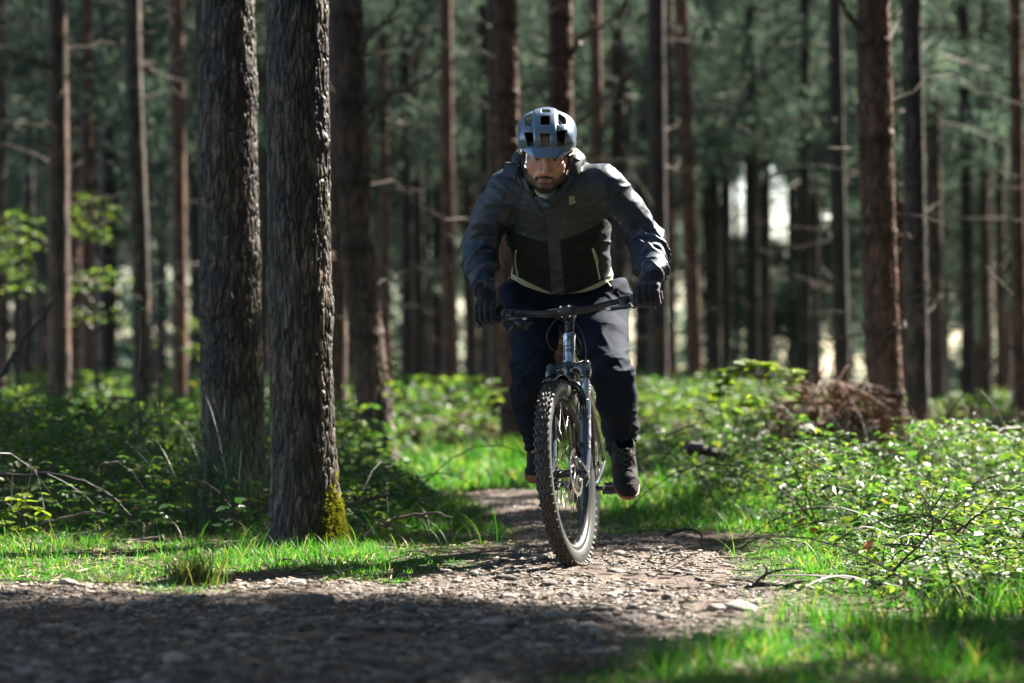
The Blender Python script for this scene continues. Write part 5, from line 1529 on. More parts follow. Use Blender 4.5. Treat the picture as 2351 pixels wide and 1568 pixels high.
o = obj('dry_stalks', npdata('dry_stalks', V, F, [m_dead], True)); tag(o, 'dry brown stalks and old bracken mixed into the brambles', 'undergrowth', kind='stuff')
# bramble canes
C_ = MB()
for q in range(330):
    for _ in range(20):
        y = random.uniform(9, 26); x = random.uniform(-.19, .19)*y
        if float(bramble(np.array([x]), np.array([y]))[0]) > .5: break
    a = random.uniform(0, 6.28); l = random.uniform(.35, 1.1); h = float(bheight(np.array([x]), np.array([y]))[0])*random.uniform(.8, 1.5)
    pts = [[x+math.cos(a)*l*t, y+math.sin(a)*l*t, ghs(x, y)+h*4*t*(1-t)*.9+.05*t] for t in np.linspace(0, 1, 8)]
    C_.tube(pts, np.linspace(.0038, .0016, 8)*random.uniform(.7, 1.3), 4)
o = C_.build('bramble_cane', m_twigd); tag(o, 'thin dark bramble canes arching through the undergrowth', 'undergrowth', kind='stuff')
# ================================================================== the pines
def bark_mat(name, dark, mid, light, scale=1.0, bump=.9):
    m, n, b = newmat(name); tc = n.nodes.new('ShaderNodeTexCoord')
    mp_ = n.nodes.new('ShaderNodeMapping'); mp_.inputs['Scale'].default_value = (30*scale, 30*scale, 7*scale); n.links.new(tc.outputs['Object'], mp_.inputs['Vector'])
    f1 = noise_node(n, tc, 1.0, 7, .8, mp_.outputs[0]); f2 = noise_node(n, tc, 3.0, 4)
    c = ramp(n, f1, [(.33, dark), (.48, mid), (.66, light)])
    a = n.nodes.new('ShaderNodeAttribute'); a.attribute_name = 'tone'
    v = n.nodes.new('ShaderNodeVectorMath'); v.operation = 'SCALE'; n.links.new(c, v.inputs[0]); n.links.new(a.outputs['Fac'], v.inputs['Scale'])
    w2 = ramp(n, f2, [(.3, (.70, .72, .74)), (.55, (1.0, .95, .9)), (.72, (1.5, 1.2, .95))])
    q = n.nodes.new('ShaderNodeMix'); q.data_type = 'RGBA'; q.blend_type = 'MULTIPLY'; q.inputs['Factor'].default_value = 1
    n.links.new(v.outputs[0], q.inputs[6]); n.links.new(w2, q.inputs[7]); n.links.new(q.outputs[2], b.inputs['Base Color'])
    b.inputs['Roughness'].default_value = .6; b.inputs['Specular IOR Level'].default_value = .4
    bumpn(n, f1, b, bump*.6, .02); return m
BK = {'grey': bark_mat('bark_grey', (.014, .011, .0095), (.027, .021, .018), (.15, .122, .10)),
      'brown': bark_mat('bark_brown', (.018, .011, .008), (.070, .044, .033), (.17, .11, .085)),
      'red': bark_mat('bark_red', (.040, .016, .009), (.100, .051, .036), (.21, .115, .08)),
      'dark': bark_mat('bark_dark', (.012, .009, .008), (.038, .030, .026), (.075, .06, .052))}
def plates(U, Vv, nu, seed):
    """cracked plates: distance to the nearest crack on a wrapped grid; U in cells round the trunk (period nu), Vv in cells up"""
    r_ = np.random.default_rng(seed); jx = r_.random((nu, 400)); jy = r_.random((nu, 400)); hh = r_.random((nu, 400))
    ui = np.floor(U).astype(int); vi = np.floor(Vv).astype(int); d1 = np.full(U.shape, 9.); d2 = np.full(U.shape, 9.); hv = np.zeros(U.shape)
    for a in (-1, 0, 1):
        for b_ in (-1, 0, 1):
            cu = ui+a; cv = vi+b_; x = cu+jx[cu % nu, cv % 400]-U; y = (cv+jy[cu % nu, cv % 400]-Vv)
            d = np.sqrt(x*x+y*y*.8); n1_ = d < d1
            d2 = np.where(n1_, d1, np.minimum(d2, d)); hv = np.where(n1_, hh[cu % nu, cv % 400], hv); d1 = np.where(n1_, d, d1)
    return d2-d1, hv
KNOTS = {}
def trunk(name, parent, line, rad, nA, nH, kind, seed, detail=0, rings=True, flare=.25, ztop=None, fine_to=None):
    """line: function z -> (x, y) relative to the base; rad: radius at breast height; returns object"""
    H = ztop
    if fine_to: zs = np.concatenate([np.linspace(-.06, fine_to, nH), np.linspace(fine_to, H, 40)[1:]])
    else: zs = np.linspace(-.10, H, nH)
    A = np.arange(nA)*2*math.pi/nA
    z = zs[:, None]+0*A[None]; a = A[None]+0*zs[:, None]
    r = rad*(1-.55*np.clip(z/H, 0, 1)**1.2)*(1+flare*np.exp(-np.clip(z, 0, 9)/.16))
    lob = 1+.30*flare*np.exp(-np.clip(z, 0, 9)/.25)*np.cos(3*a+seed)+.05*(fbm(np.cos(a)*1.3+seed, np.sin(a)*1.3, z*1.2, 2)-.5)*2
    r = r*lob
    tone = np.ones_like(r)
    if rings:
        rr2 = random.Random(seed); zc = .25+rr2.random()*.4; k = 0
        while zc < min(H, 11):
            w_ = .030; e = np.exp(-((z-zc-.012*np.sin(a*2+k))/w_)**2); r = r*(1+.075*e); tone = tone*(1-.50*np.exp(-((z-zc+.03)/.045)**2)); zc += rr2.uniform(.42, .75); k += 1
    if detail:
        nu = max(8, int(2*math.pi*rad/(.024 if detail > 1 else .034)))
        wob_ = 1.6*(fbm(np.cos(a)*2, np.sin(a)*2+seed, z*3, 3)-.5)
        wv = 1.1*(fbm(np.cos(a)*2.5+4, np.sin(a)*2.5+seed, z*4.5, 3)-.5)+.5*(fbm(np.cos(a)*9, np.sin(a)*9, z*16, 2)-.5)
        e, hv = plates(a/(2*math.pi)*nu+wob_*1.4, z/(.10 if detail > 1 else .15)+wv*1.5, nu, seed)
        nu2 = nu*2; e2, hv2 = plates(a/(2*math.pi)*nu2+wob_*2.2, z/.055+wv*2, nu2, seed+1)
        cr = sstep(.02, .26, e)*(.62+.38*sstep(.0, .22, e2)); hv = .6*hv+.4*hv2
        fine = fbm(np.cos(a)*40*rad/.14, np.sin(a)*40*rad/.14, z*34, 3)-.5
        g2 = fbm(np.cos(a)*9, np.sin(a)*9+seed, z*5, 3)-.5
        amp = .0085 if detail > 1 else .010
        r = r+amp*(cr-.7)+.0055*(hv-.5)*cr+.0075*fine*cr+.010*g2
        tone = tone*(.45+.55*cr)*(.75+.50*hv)
        for kz_, ka_, am_, sz_ in KNOTS.get(int(rad*1e4), ()):
            dd_ = ((z-kz_)/sz_)**2+((np.angle(np.exp(1j*(a-ka_))))*rad/sz_)**2
            r = r+am_*np.exp(-dd_)*(1-.5*np.exp(-dd_*6)); tone = tone*(1-.45*np.exp(-dd_*3))
    else:
        r = r*(1+.035*(fbm(np.cos(a)*3+seed, np.sin(a)*3, z*3.2, 3)-.5)*2)
    cx, cy2 = line(z)
    V = np.stack([cx+r*np.cos(a), cy2+r*np.sin(a), z], -1).reshape(-1, 3)
    m_ = len(zs); i = np.arange(m_-1)[:, None]*nA; j = np.arange(nA)[None]; jn = (j+1) % nA
    F = np.stack([i+j, i+jn, i+nA+jn, i+nA+j], -1).reshape(-1, 4)
    return obj(name, npdata(name, V, F, [BK[kind]], True, {'tone': tone.ravel()}), parent)

TREES = []       # (x, y, object) of every pine, for its share of the crown
def pine(pts, wpx, Y, kind, label, group='pines along the track', detail=0, H=None, rings=True, nA=28, base=None, extra=None, flare=.22, knots=None):
    """pts: the trunk's middle line as seen, [(x, y)...] from high to low"""
    W = [P(x, y, Y) for x, y in pts]
    W = sorted([(w_[2], w_[0]) for w_ in W]); zz1 = np.array([w_[0] for w_ in W]); xx1 = np.array([w_[1] for w_ in W])
    sl0 = (xx1[1]-xx1[0])/(zz1[1]-zz1[0]) if len(W) > 1 else 0; slT = (xx1[-1]-xx1[-2])/(zz1[-1]-zz1[-2]) if len(W) > 1 else 0
    x0 = xx1[0]+(0-zz1[0])*sl0*.7; z0 = ghs(x0, Y)
    zc = np.concatenate([[0], zz1, [zz1[-1]+3, 18]]); xc = np.concatenate([[x0], xx1, [xx1[-1]+slT*2.2, xx1[-1]+slT*4.5]])
    o_ = np.argsort(zc); zc, xc = zc[o_], xc[o_]
    kz = np.linspace(0, 18, 90); kx = np.interp(kz, zc, xc); kx = np.convolve(np.pad(kx, 4, 'edge'), np.ones(9)/9, 'valid') if len(W) > 2 else kx
    sd_ = int(abs(x0)*97+Y*13) % 1000
    def line(z): return np.interp(z+z0, kz, kx)-x0, .10*np.sin(z*.35+sd_)*np.clip(z/5, 0, 1)
    H = H or random.uniform(14, 17)
    t = empty('pine_tree', (x0, Y, z0)); tag(t, label, 'tree', group)
    r = wpx*K/FPX*Y/2
    if knots: KNOTS[int(r*1e4)] = knots
    if detail > 1: trunk('trunk', t, line, r, 210, 520, kind, sd_, 2, False, flare, H, fine_to=3.3)
    elif detail: trunk('trunk', t, line, r, 110, 260, kind, sd_, 1, rings, flare, H, fine_to=4.2)
    else: trunk('trunk', t, line, r, nA, 150, kind, sd_, 0, rings, flare, H)
    TREES.append([x0, Y, t, line, H, r, [], z0]); return TREES[-1]
def limb(T, pts, r0, r1, Ys=None, mat=None, name='dead_branch', n=26):
    """a bare branch drawn by where it is seen; starts at the trunk"""
    x0, Y, t, z0 = T[0], T[1], T[2], T[7]
    Ys = Ys or [Y-.05-.10*i for i in range(len(pts))]
    q = np.array([P(x, y, yy_) for (x, y), yy_ in zip(pts, Ys)])-np.array([x0, Y, z0])
    q = spline(q, n); q[1:-1] += rng.normal(0, .35*r0, (n-2, 3))
    rr_ = np.linspace(r0, r1, n)*(1+.22*rng.normal(0, 1, n)*.6)
    return MB().tube(q, rr_, 7).build(name, mat or m_twig, t)

t1 = pine([(684, -60), (683, 300), (682, 600), (690, 780), (694, 1000), (702, 1245)], 146, 12.25, 'grey', 'nearest thick trunk beside the track, rugged bark and yellow-green moss on its foot', detail=2, rings=False, flare=.30, knots=[(1.74, -.5, .020, .035), (1.02, -.2, .014, .09), (.98, -1.4, .012, .07), (1.34, -1.9, .010, .04), (.45, -1.2, .012, .06), (2.3, -1.0, .012, .05), (1.6, -2.3, .009, .05)])
t2 = pine([(515, -60), (522, 300), (528, 600), (535, 1000), (540, 1150)], 142, 14.0, 'grey', 'thick dark trunk standing just behind the mossy one, foot hidden in brambles', detail=2, rings=False, knots=[(2.15, -1.5, .014, .10), (2.13, -.3, .014, .09), (1.30, -.2, .012, .06), (1.1, -2.2, .012, .07), (1.75, -1.9, .010, .05)])
t3 = pine([(792, -40), (803, 200), (812, 450), (822, 600), (838, 800), (862, 960), (880, 1050)], 80, 21.5, 'brown', 'bent trunk leaning away from the track with a bright sunlit edge', detail=1)
t3b = pine([(772, -40), (775, 500), (772, 950)], 50, 25.5, 'brown', 'brown trunk half hidden between the mossy trunk and the bent one')
t4 = pine([(1160, -40), (1165, 300), (1172, 700), (1181, 1000)], 58, 24.5, 'red', 'reddish trunk directly behind the elbow of the cyclist, grass at its foot', detail=1)
t4b = pine([(1131, -40), (1135, 300), (1140, 800)], 34, 31, 'brown', 'darker trunk overlapping the reddish one behind the elbow of the cyclist')
t5 = pine([(1286, -40), (1287, 300), (1290, 800)], 58, 25.5, 'red', 'orange-brown trunk rising straight above the helmet of the cyclist', detail=1)
t6 = pine([(130, -40), (132, 300), (134, 600), (138, 950)], 52, 27.5, 'brown', 'slim brown trunk with a downward broken stub, among the lime leaves near the picture edge')
t7 = pine([(199, -40), (201, 400), (204, 900)], 28, 38, 'red', 'narrow reddish trunk just inside the one with the broken stub')
t8 = pine([(303, -40), (304, 200), (316, 450), (325, 650), (326, 880)], 44, 30, 'grey', 'slightly crooked grey trunk with a pale sunlit edge and dark rings')
t9 = pine([(408, -40), (411, 400), (413, 860)], 35, 35, 'red', 'straight reddish trunk next to the thick dark pair')
pine([(2, -40), (4, 900)], 18, 40, 'brown', 'thin brown trunk cut by the picture edge above the dead bent branch')
pine([(66, 40), (64, 820)], 24, 43, 'dark', 'dim narrow trunk behind the lime-green leaves')
pine([(242, 40), (246, 860)], 40, 46, 'dark', 'dim broad trunk between the reddish and the crooked grey one')
pine([(625, -40), (600, 900)], 26, 41, 'dark', 'trunk glimpsed in the gap between the two thick near trunks')
t11 = pine([(1022, -40), (1026, 400), (1032, 870)], 34, 37, 'red', 'reddish trunk with light edge between bent trunk and cyclist')
t12 = pine([(930, -40), (932, 400), (936, 870)], 30, 44, 'dark', 'dim trunk halfway between the bent trunk and the cyclist')
t13 = pine([(878, -40), (880, 300), (888, 800)], 22, 40, 'red', 'slim red-brown trunk beside the bent trunk')
pine([(975, 100), (980, 870)], 18, 58, 'dark', 'very thin dim trunk among those between bent trunk and cyclist')
pine([(1075, 0), (1078, 870)], 22, 52, 'dark', 'thin dim trunk close beside the elbow of the cyclist')
t14 = pine([(1366, -40), (1370, 300), (1376, 800)], 32, 36, 'red', 'reddish trunk behind the twiggy branches over the shoulder of the cyclist')
t15 = pine([(1421, -40), (1420, 400), (1424, 860)], 38, 41, 'dark', 'dark trunk over the raised shoulder of the cyclist')
t31 = pine([(1508, 380), (1512, 860)], 46, 33, 'dark', 'dark brown trunk behind the gloved hand on the raised bar end')
t31b = pine([(1540, 420), (1544, 870)], 18, 36, 'brown', 'thin pale-edged trunk next to the gloved hand')
t16 = pine([(1560, -40), (1572, 200), (1584, 500), (1596, 880)], 36, 36, 'red', 'red-brown trunk leaning slightly, first clear one beyond the gloved hand')
pine([(1641, 300), (1643, 880)], 27, 52, 'dark', 'dark narrow trunk in front of the bright sky gap')
t26 = pine([(1722, 0), (1728, 880)], 34, 47, 'dark', 'dark trunk in front of the arching bramble')
pine([(1757, 100), (1762, 880)], 20, 50, 'brown', 'thin trunk paired close with the dark one at the arching bramble')
pine([(1814, 250), (1815, 880)], 14, 62, 'dark', 'thinnest dark trunk, standing alone between bramble arch and brown heap')
pine([(1862, 480), (1864, 880)], 17, 58, 'brown', 'thin brown trunk above the heap of dead bracken')
pine([(1690, 400), (1692, 880)], 14, 66, 'brown', 'thin pale brown trunk left of the arching bramble')
t17 = pine([(1918, 80), (1924, 400), (1934, 880)], 38, 34, 'dark', 'dark ringed trunk above the brown heap')
t18 = pine([(2003, -40), (2010, 250), (2016, 500), (2024, 750), (2040, 1000)], 82, 20.5, 'red', 'largest trunk on the bramble side, ridged bark, beside the brown heap', detail=1)
t19 = pine([(2090, -40), (2096, 300), (2102, 600), (2108, 930)], 52, 26.6, 'grey', 'grey-brown ringed trunk close behind the largest one on the bramble side')
t20 = pine([(2146, 340), (2150, 900)], 36, 38, 'brown', 'brown trunk whose top is lost in needles, past the grey-brown ringed one')
pine([(2216, 500), (2218, 900)], 14, 60, 'dark', 'thin faint trunk in the pale gap near the picture edge')
t22 = pine([(2262, 420), (2264, 900)], 24, 44, 'brown', 'narrow brown trunk with short dead stubs near the picture edge')
pine([(2296, 560), (2298, 900)], 20, 48, 'red', 'narrow reddish trunk paired with the stubbed one near the picture edge')
t21 = pine([(2334, -40), (2338, 400), (2342, 900)], 34, 33, 'red', 'reddish trunk with stubs at the picture edge on the bramble side')
pine([(2386, -40), (2389, 900)], 40, 30, 'brown', 'brown trunk standing past the bramble patch at the picture edge')
taken = [(T[0], T[1]) for T in TREES]
# thin trunks far back, one like another
far_meshes = []
for s in range(6):
    A = np.arange(12)*2*math.pi/12; zs = np.linspace(-.5, 17, 60); z = zs[:, None]+0*A; a = A[None]+0*z
    r = 1*(1-.5*z.clip(0)/17)*(1+.12*(fbm(np.cos(a)+s*3, np.sin(a), z*1.5, 2)-.5)); tone = 1-.4*(np.sin(z*9+s) > .93)
    V = np.stack([r*np.cos(a), r*np.sin(a), z], -1).reshape(-1, 3); i = np.arange(59)[:, None]*12; j = np.arange(12)[None]; jn = (j+1) % 12
    F = np.stack([i+j, i+jn, i+12+jn, i+12+j], -1).reshape(-1, 4)
    far_meshes.append(npdata('trunk', V, F, [BK[['dark', 'brown', 'dark', 'red', 'grey', 'dark'][s]]], True, {'tone': tone.ravel()}))
FAR = []
tries = 0
while len(FAR) < 165 and tries < 5000:
    tries += 1
    Y = random.uniform(40, 96); X = random.uniform(-.19, .19)*Y
    if any((X-a)**2+(Y-b_)**2 < 2.0 for a, b_ in taken): continue
    if .083 < X/Y < .098 and random.random() < .5: continue
    taken.append((X, Y)); r = random.uniform(.08, .14)
    o = empty('pine_tree', (X, Y, ghs(X, Y))); sx_ = 512+X/Y*FPX; hue_ = ['dark', 'brown', 'dark', 'reddish', 'grey', 'dark'][len(FAR) % 6]
    tag(o, 'thin %s blurred trunk in the far rows ' % hue_+('beyond the lime-green beeches' if sx_ < 195 else 'glimpsed beside the two thick trunks' if sx_ < 330 else 'between the bent trunk and the cyclist' if sx_ < 462 else 'straight behind the cyclist' if sx_ < 672 else 'beyond the arching bramble and brown heap' if sx_ < 850 else 'past the largest ridged trunk'), 'tree', 'thin far pines')
    c = bpy.data.objects.new('trunk', far_meshes[len(FAR) % 6]); link(c, o); c.scale = (r, r, 1); c.rotation_euler = (R(random.uniform(-1, 1)), R(random.uniform(-1.3, 1.3)), random.uniform(0, 6))
    FAR.append(o); TREES.append([X, Y, o, (lambda z: (0*z, 0*z)), 16, r, [], ghs(X, Y)])

# bare branches drawn as they are seen
limb(t3, [(838, 262), (868, 236), (905, 214), (950, 196), (1000, 160), (1052, 128)], .030, .006)
limb(t3, [(836, 290), (862, 262), (878, 235), (890, 205)], .016, .006)
limb(t3, [(830, 118), (850, 82), (882, 50), (908, 20), (915, -20)], .024, .010)
limb(t3, [(832, 86), (862, 66), (900, 44), (940, 30), (985, 22)], .014, .005)
limb(t3, [(834, 125), (850, 122), (862, 114)], .016, .006)
limb(t3, [(838, 300), (850, 282), (872, 276), (900, 262)], .012, .004)
limb(t5, [(1312, 130), (1330, 92), (1352, 74), (1390, 52), (1425, 22), (1448, -20)], .034, .014)
limb(t5, [(1316, 290), (1350, 262), (1390, 225), (1430, 178), (1476, 144)], .022, .006)
limb(t5, [(1366, 246), (1400, 240), (1428, 232)], .012, .005)
limb(t5, [(1256, 128), (1236, 122), (1216, 116)], .018, .009)
limb(t5, [(1256, 235), (1238, 200), (1222, 165)], .013, .006)
limb(t14, [(1390, 180), (1410, 182), (1440, 165), (1470, 148)], .018, .008)
limb(t14, [(1388, 120), (1400, 112), (1390, 95)], .014, .006)
limb(t16, [(1562, 262), (1530, 246), (1490, 252), (1462, 268), (1438, 286)], .026, .016)
limb(t16, [(1584, 250), (1630, 256), (1680, 282), (1720, 304), (1740, 340)], .020, .008)
limb(t16, [(1566, 376), (1530, 380), (1490, 392), (1472, 398)], .018, .010)
limb(t6, [(108, 152), (80, 138), (40, 120), (-30, 100)], .026, .012)
limb(t6, [(154, 176), (164, 164), (184, 156)], .020, .010); limb(t6, [(154, 186), (170, 182), (186, 178)], .012, .006)
limb(t6, [(146, 210), (134, 222), (130, 240)], .022, .012)
limb(t8, [(322, 74), (345, 76), (368, 66), (392, 50)], .018, .008); limb(t8, [(322, 158), (350, 150), (390, 138), (436, 128)], .012, .005)
limb(t8, [(330, 150), (352, 164), (380, 176), (400, 182), (436, 190)], .018, .008)
limb(t18, [(1978, 66), (1958, 46), (1940, 22), (1926, -20)], .026, .012)
limb(t18, [(1990, 520), (1984, 500), (1976, 480)], .014, .006)
limb(t19, [(2116, 58), (2150, 64), (2200, 70), (2260, 90), (2340, 130)], .016, .006)
limb(t21, [(2326, 190), (2290, 170), (2240, 150), (2190, 138)], .020, .006)
limb(t21, [(2322, 560), (2290, 540), (2270, 530)], .016, .008); limb(t21, [(2322, 700), (2300, 690), (2286, 688)], .015, .008); limb(t21, [(2324, 800), (2300, 786), (2288, 770)], .014, .006)
limb(t21, [(2326, 420), (2300, 402), (2276, 400)], .013, .006)
limb(t11, [(1040, 110), (1020, 100), (1000, 110)], .014, .006)
limb(t22, [(2270, 640), (2290, 632), (2304, 634)], .012, .006)
# short stubs and snapped twigs on many trunks
for T in TREES[:90]:
    if T[1] > 64: continue
    tw = MB(); nn_ = random.randrange(13, 24) if T[1] > 18 else 2
    for _ in range(nn_):
        z = random.uniform(.9, min(9, .74+.135*T[1])); a = random.uniform(0, 6.28); l = (random.uniform(.15, .8) if random.random() < .6 else random.uniform(.7, 1.4))*(1 if T[1] > 18 else .25)
        lx, ly = T[3](np.array(z)); p0 = np.array([float(lx), float(ly), z]); d = np.array([math.cos(a), math.sin(a), random.uniform(-.15, .45)])
        q = [p0+d*(T[5]*.8+l*t)+np.array([0, 0, .12*l*t*t*random.uniform(-1, 1)])+rng.normal(0, .012, 3)*(t > 0) for t in np.linspace(0, 1, 6)]
        tw.tube(q, np.linspace(.008, .003, 6)*random.uniform(.6, 1.2), 5)
    b_ = tw.build('dead_twig', m_twig, T[2]); b_['kind'] = 'stuff'

# moss on the foot of the nearest trunk: small tufts on its sunny side
sp_ = []
ob = [c for c in t1[2].children if c.name.startswith('trunk')][0]
co = np.empty(len(ob.data.vertices)*3, np.float32); ob.data.vertices.foreach_get('co', co); co = co.reshape(-1, 3)
a_ = np.arctan2(co[:, 1], co[:, 0]); zt = co[:, 2]
wgt = (zt > 0)*(zt < .46)*sstep(.42, .05, zt+.26*np.abs(a_+.25))
wgt = wgt*sstep(.40, .55, fbm(co[:, 0]*16, co[:, 1]*16, co[:, 2]*13, 3)+.15*(zt < .2))
pk = rng.choice(len(co), 9000, p=wgt/wgt.sum()); base = co[pk]+rng.normal(0, .003, (9000, 3)); nrm_ = base.copy(); nrm_[:, 2] = .05; nrm_ /= np.linalg.norm(nrm_, axis=1)[:, None]
tip = base+nrm_*rng.uniform(.006, .016, (9000, 1))+rng.normal(0, .004, (9000, 3)); sde = rng.normal(0, 1, (9000, 3)); sde = sde/np.linalg.norm(sde, axis=1)[:, None]*.0028
V = np.stack([base-sde, base+sde, tip], 1).reshape(-1, 3)
m_moss = leaf_mat('moss', [(0, (.055, .075, .014)), (.5, (.11, .13, .02)), (1, (.20, .20, .035))], .8, .45, (1.4, 1.3, .5), .2)
mo = obj('moss', npdata('moss', V, np.arange(len(V)).reshape(-1, 3), [m_moss], False), t1[2]); mo['kind'] = 'stuff'

# ------------------------------------------------------------------ crowns
# unseen pines added around the view; their crowns shade the track and cut skylight
OUT = []
tries = 0
while len(OUT) < 92 and tries < 20000:
    tries += 1
    Y = random.uniform(-22, 60); X = random.uniform(-13, 25)
    if abs(X) < .205*abs(Y)+1.6 or (X < 0 and 2 < Y < 16): continue
    if any((X-a)**2+(Y-b_)**2 < 4.5 for a, b_ in taken): continue
    # keep the way of the sunlight to the cyclist clear of trunks
    tt = ((X-.2)*sd[0]+(Y-11.2)*sd[1])/(sd[0]**2+sd[1]**2)
    if any(-1.9 < X-z*sd[0]/sd[2] < 1.45 and 9.4 < Y-z*sd[1]/sd[2] < 11.8 for z in np.linspace(.5, 16, 40)): continue
    if tt > 0 and math.hypot(X-.2-sd[0]*tt, Y-11.2-sd[1]*tt) < .75: continue
    taken.append((X, Y)); r = random.uniform(.12, .17)
    o = empty('pine_tree', (X, Y, ghs(X, Y))); tag(o, 'unseen pine added outside the view for the shade of its crown', 'tree', 'unseen pines added for shade')
    c = bpy.data.objects.new('trunk', far_meshes[len(OUT) % 6]); link(c, o); c.scale = (r, r, 1)
    OUT.append(o); TREES.append([X, Y, o, (lambda z: (0*z, 0*z)), 16, r, [], ghs(X, Y)])
# gaps in the canopy: where sunlight reaches the ground, as patches (x, y) of ground
def ell_(x, y, cx, cy_, rx, ry, rot=0):
    c, s = math.cos(rot), math.sin(rot); u = (x-cx)*c+(y-cy_)*s; v = -(x-cx)*s+(y-cy_)*c
    return 1-np.sqrt((u/rx)**2+(v/ry)**2)
def sunlit(x, y):
    """above 0 where the photograph's ground is in sunlight"""
    v = np.full(np.shape(x), -1.0)
    for e in LIT: v = np.maximum(v, ell_(x, y, *e))
    v = v+.35*(fbm(x*.9+2, y*.7, 0*x+1, 2)-.5)
    for e in SHADE: v = np.minimum(v, -ell_(x, y, *e)*1.0)
    return v
r47 = R(44)
LIT = [(-2.4, 20.0, 2.2, .6, r47), (-1.3, 23.1, 2.2, .65, r47), (-5.9, 25.9, 2.2, .7, r47), (1.4, 19.1, 2.0, .55, r47), (-2.8, 12.5, 1.6, .65, r47), (-2.1, 10.7, 1.2, 1.1), (-.5, 10.25, 1.5, .8, r47),
       (.15, 10.25, 1.2, 1.1), (-1.35, 10.9, 1.3, .85), (-.55, 11.9, .55, .55), (1.25, 10.9, .75, 1.25),       # the lit strip across the track
       (1.15, 8.7, .9, .65, .3), (.62, 7.9, 1.6, .50, R(64)), (1.22, 6.9, .34, .34),                                            # foreground turf
       (2.2, 13.5, 1.1, 3.6), (2.6, 18, 1.3, 4), (1.6, 16.5, .5, 1.6),                                                              # bramble bank
       (-.15, 18.0, .9, 1.0), (-.25, 21.3, 1.2, 1.0), (.1, 15.8, .45, .7), (-.9, 16.5, .35, .5), (-1.5, 24.5, 1.8, 2.4), (-.9, 29, 2.3, 2.5), (1.6, 27, 2.2, 3.0),
       (-7.0, 27.8, 2.4, 2.2), (-1, 50, 4, 7), (3, 60, 4, 6), (-3.6, 22, .8, 1.5), (-2.6, 18, .4, .8), (2.6, 33, 2.5, 3), (-4, 34, 2, 3), (-2.35, 12.6, .5, .6), (-.9, 13.6, .22, .4), (-1.05, 12.05, .6, .5), (.85, 16.5, .7, .7)]
SHADE = [(-3.3, 18.5, 1.1, 3.2), (-1.05, 7.6, 1.32, 1.6), (1.42, 7.8, .55, .62, -.2), (.85, 13.7, .4, 1.3), (.15, 13.6, .8, 1.5), (-2.1, 15.6, 1.5, 2.6)]
# crown clumps
Nn = 25000
cx = rng.uniform(-13, 25, Nn); cy_ = rng.uniform(-16, 84, Nn); cz = rng.uniform(8.2, 14.5, Nn)
# denser over the part of the canopy that shades what the camera sees near by
den = np.where(cx < 2, 1.0, 1/(1+np.exp((cy_-52)/5.0))*.8+.2)
core = (cy_ < 9) | ((cx > 1) & (cx < 16) & (cy_ > 10) & (cy_ < 44))
k = rng.random(Nn) < np.where(core, 1.0, den*.5); cx, cy_, cz = cx[k], cy_[k], cz[k]
gx_ = cx-cz*sd[0]/sd[2]; gy_ = cy_-cz*sd[1]/sd[2]
lit_ = sunlit(gx_, gy_)
k = (rng.random(len(cx)) < np.where(lit_ > -.12, .0, np.where(lit_ > -.25, .5, np.where((gx_ > -5) & (gx_ < 4) & (gy_ > 4) & (gy_ < 30), 1.0, .62))))
cx, cy_, cz = cx[k], cy_[k], cz[k]
# unseen clumps added to throw shade on the foreground and the left brambles
for (ex, ey, erx, ery, en) in ((-1.1, 7.6, 1.1, 1.2, 150), (1.45, 7.75, .38, .40, 18), (-3.2, 18.5, 1.0, 3.0, 90), (-1.9, 15.6, 1.3, 2.4, 90)):
    qa = rng.uniform(0, 6.28, en); qr = np.sqrt(rng.random(en)); qz = rng.uniform(8.5, 13.5, en)
    cx = np.append(cx, ex+erx*qr*np.cos(qa)+qz*sd[0]/sd[2]); cy_ = np.append(cy_, ey+ery*qr*np.sin(qa)+qz*sd[1]/sd[2]); cz = np.append(cz, qz)
tx = np.array([T[0] for T in TREES]); ty = np.array([T[1] for T in TREES])
own = np.array([int(np.argmin((tx-a)**2+(ty-b_)**2)) for a, b_ in zip(cx, cy_)])
dist_ = np.hypot(tx[own]-cx, ty[own]-cy_); k = dist_ < 6.5; cx, cy_, cz, own = cx[k], cy_[k], cz[k], own[k]
def tufts(c, n_per, rad, ln, wd, flat=.6):
    """bunches of needles: thin blades round a point"""
    n = len(c); N_ = n*n_per; p = np.repeat(c, n_per, 0)+rng.normal(0, 1, (N_, 3))*np.array([rad, rad, rad*flat])*.5
    d = rng.normal(0, 1, (N_, 3)); d /= np.linalg.norm(d, axis=1)[:, None]; s = np.cross(d, rng.normal(0, 1, (N_, 3))); s /= np.linalg.norm(s, axis=1)[:, None]
    l = ln*rng.uniform(.6, 1.3, (N_, 1)); w_ = wd*rng.uniform(.7, 1.2, (N_, 1))
    V = np.stack([p-d*l*.5, p+s*w_*.5, p+d*l*.5, p-s*w_*.5], 1).reshape(-1, 3); F = np.arange(N_*4).reshape(-1, 4); return V, F
OUTI = set(range(len(TREES)-len(OUT), len(TREES)))
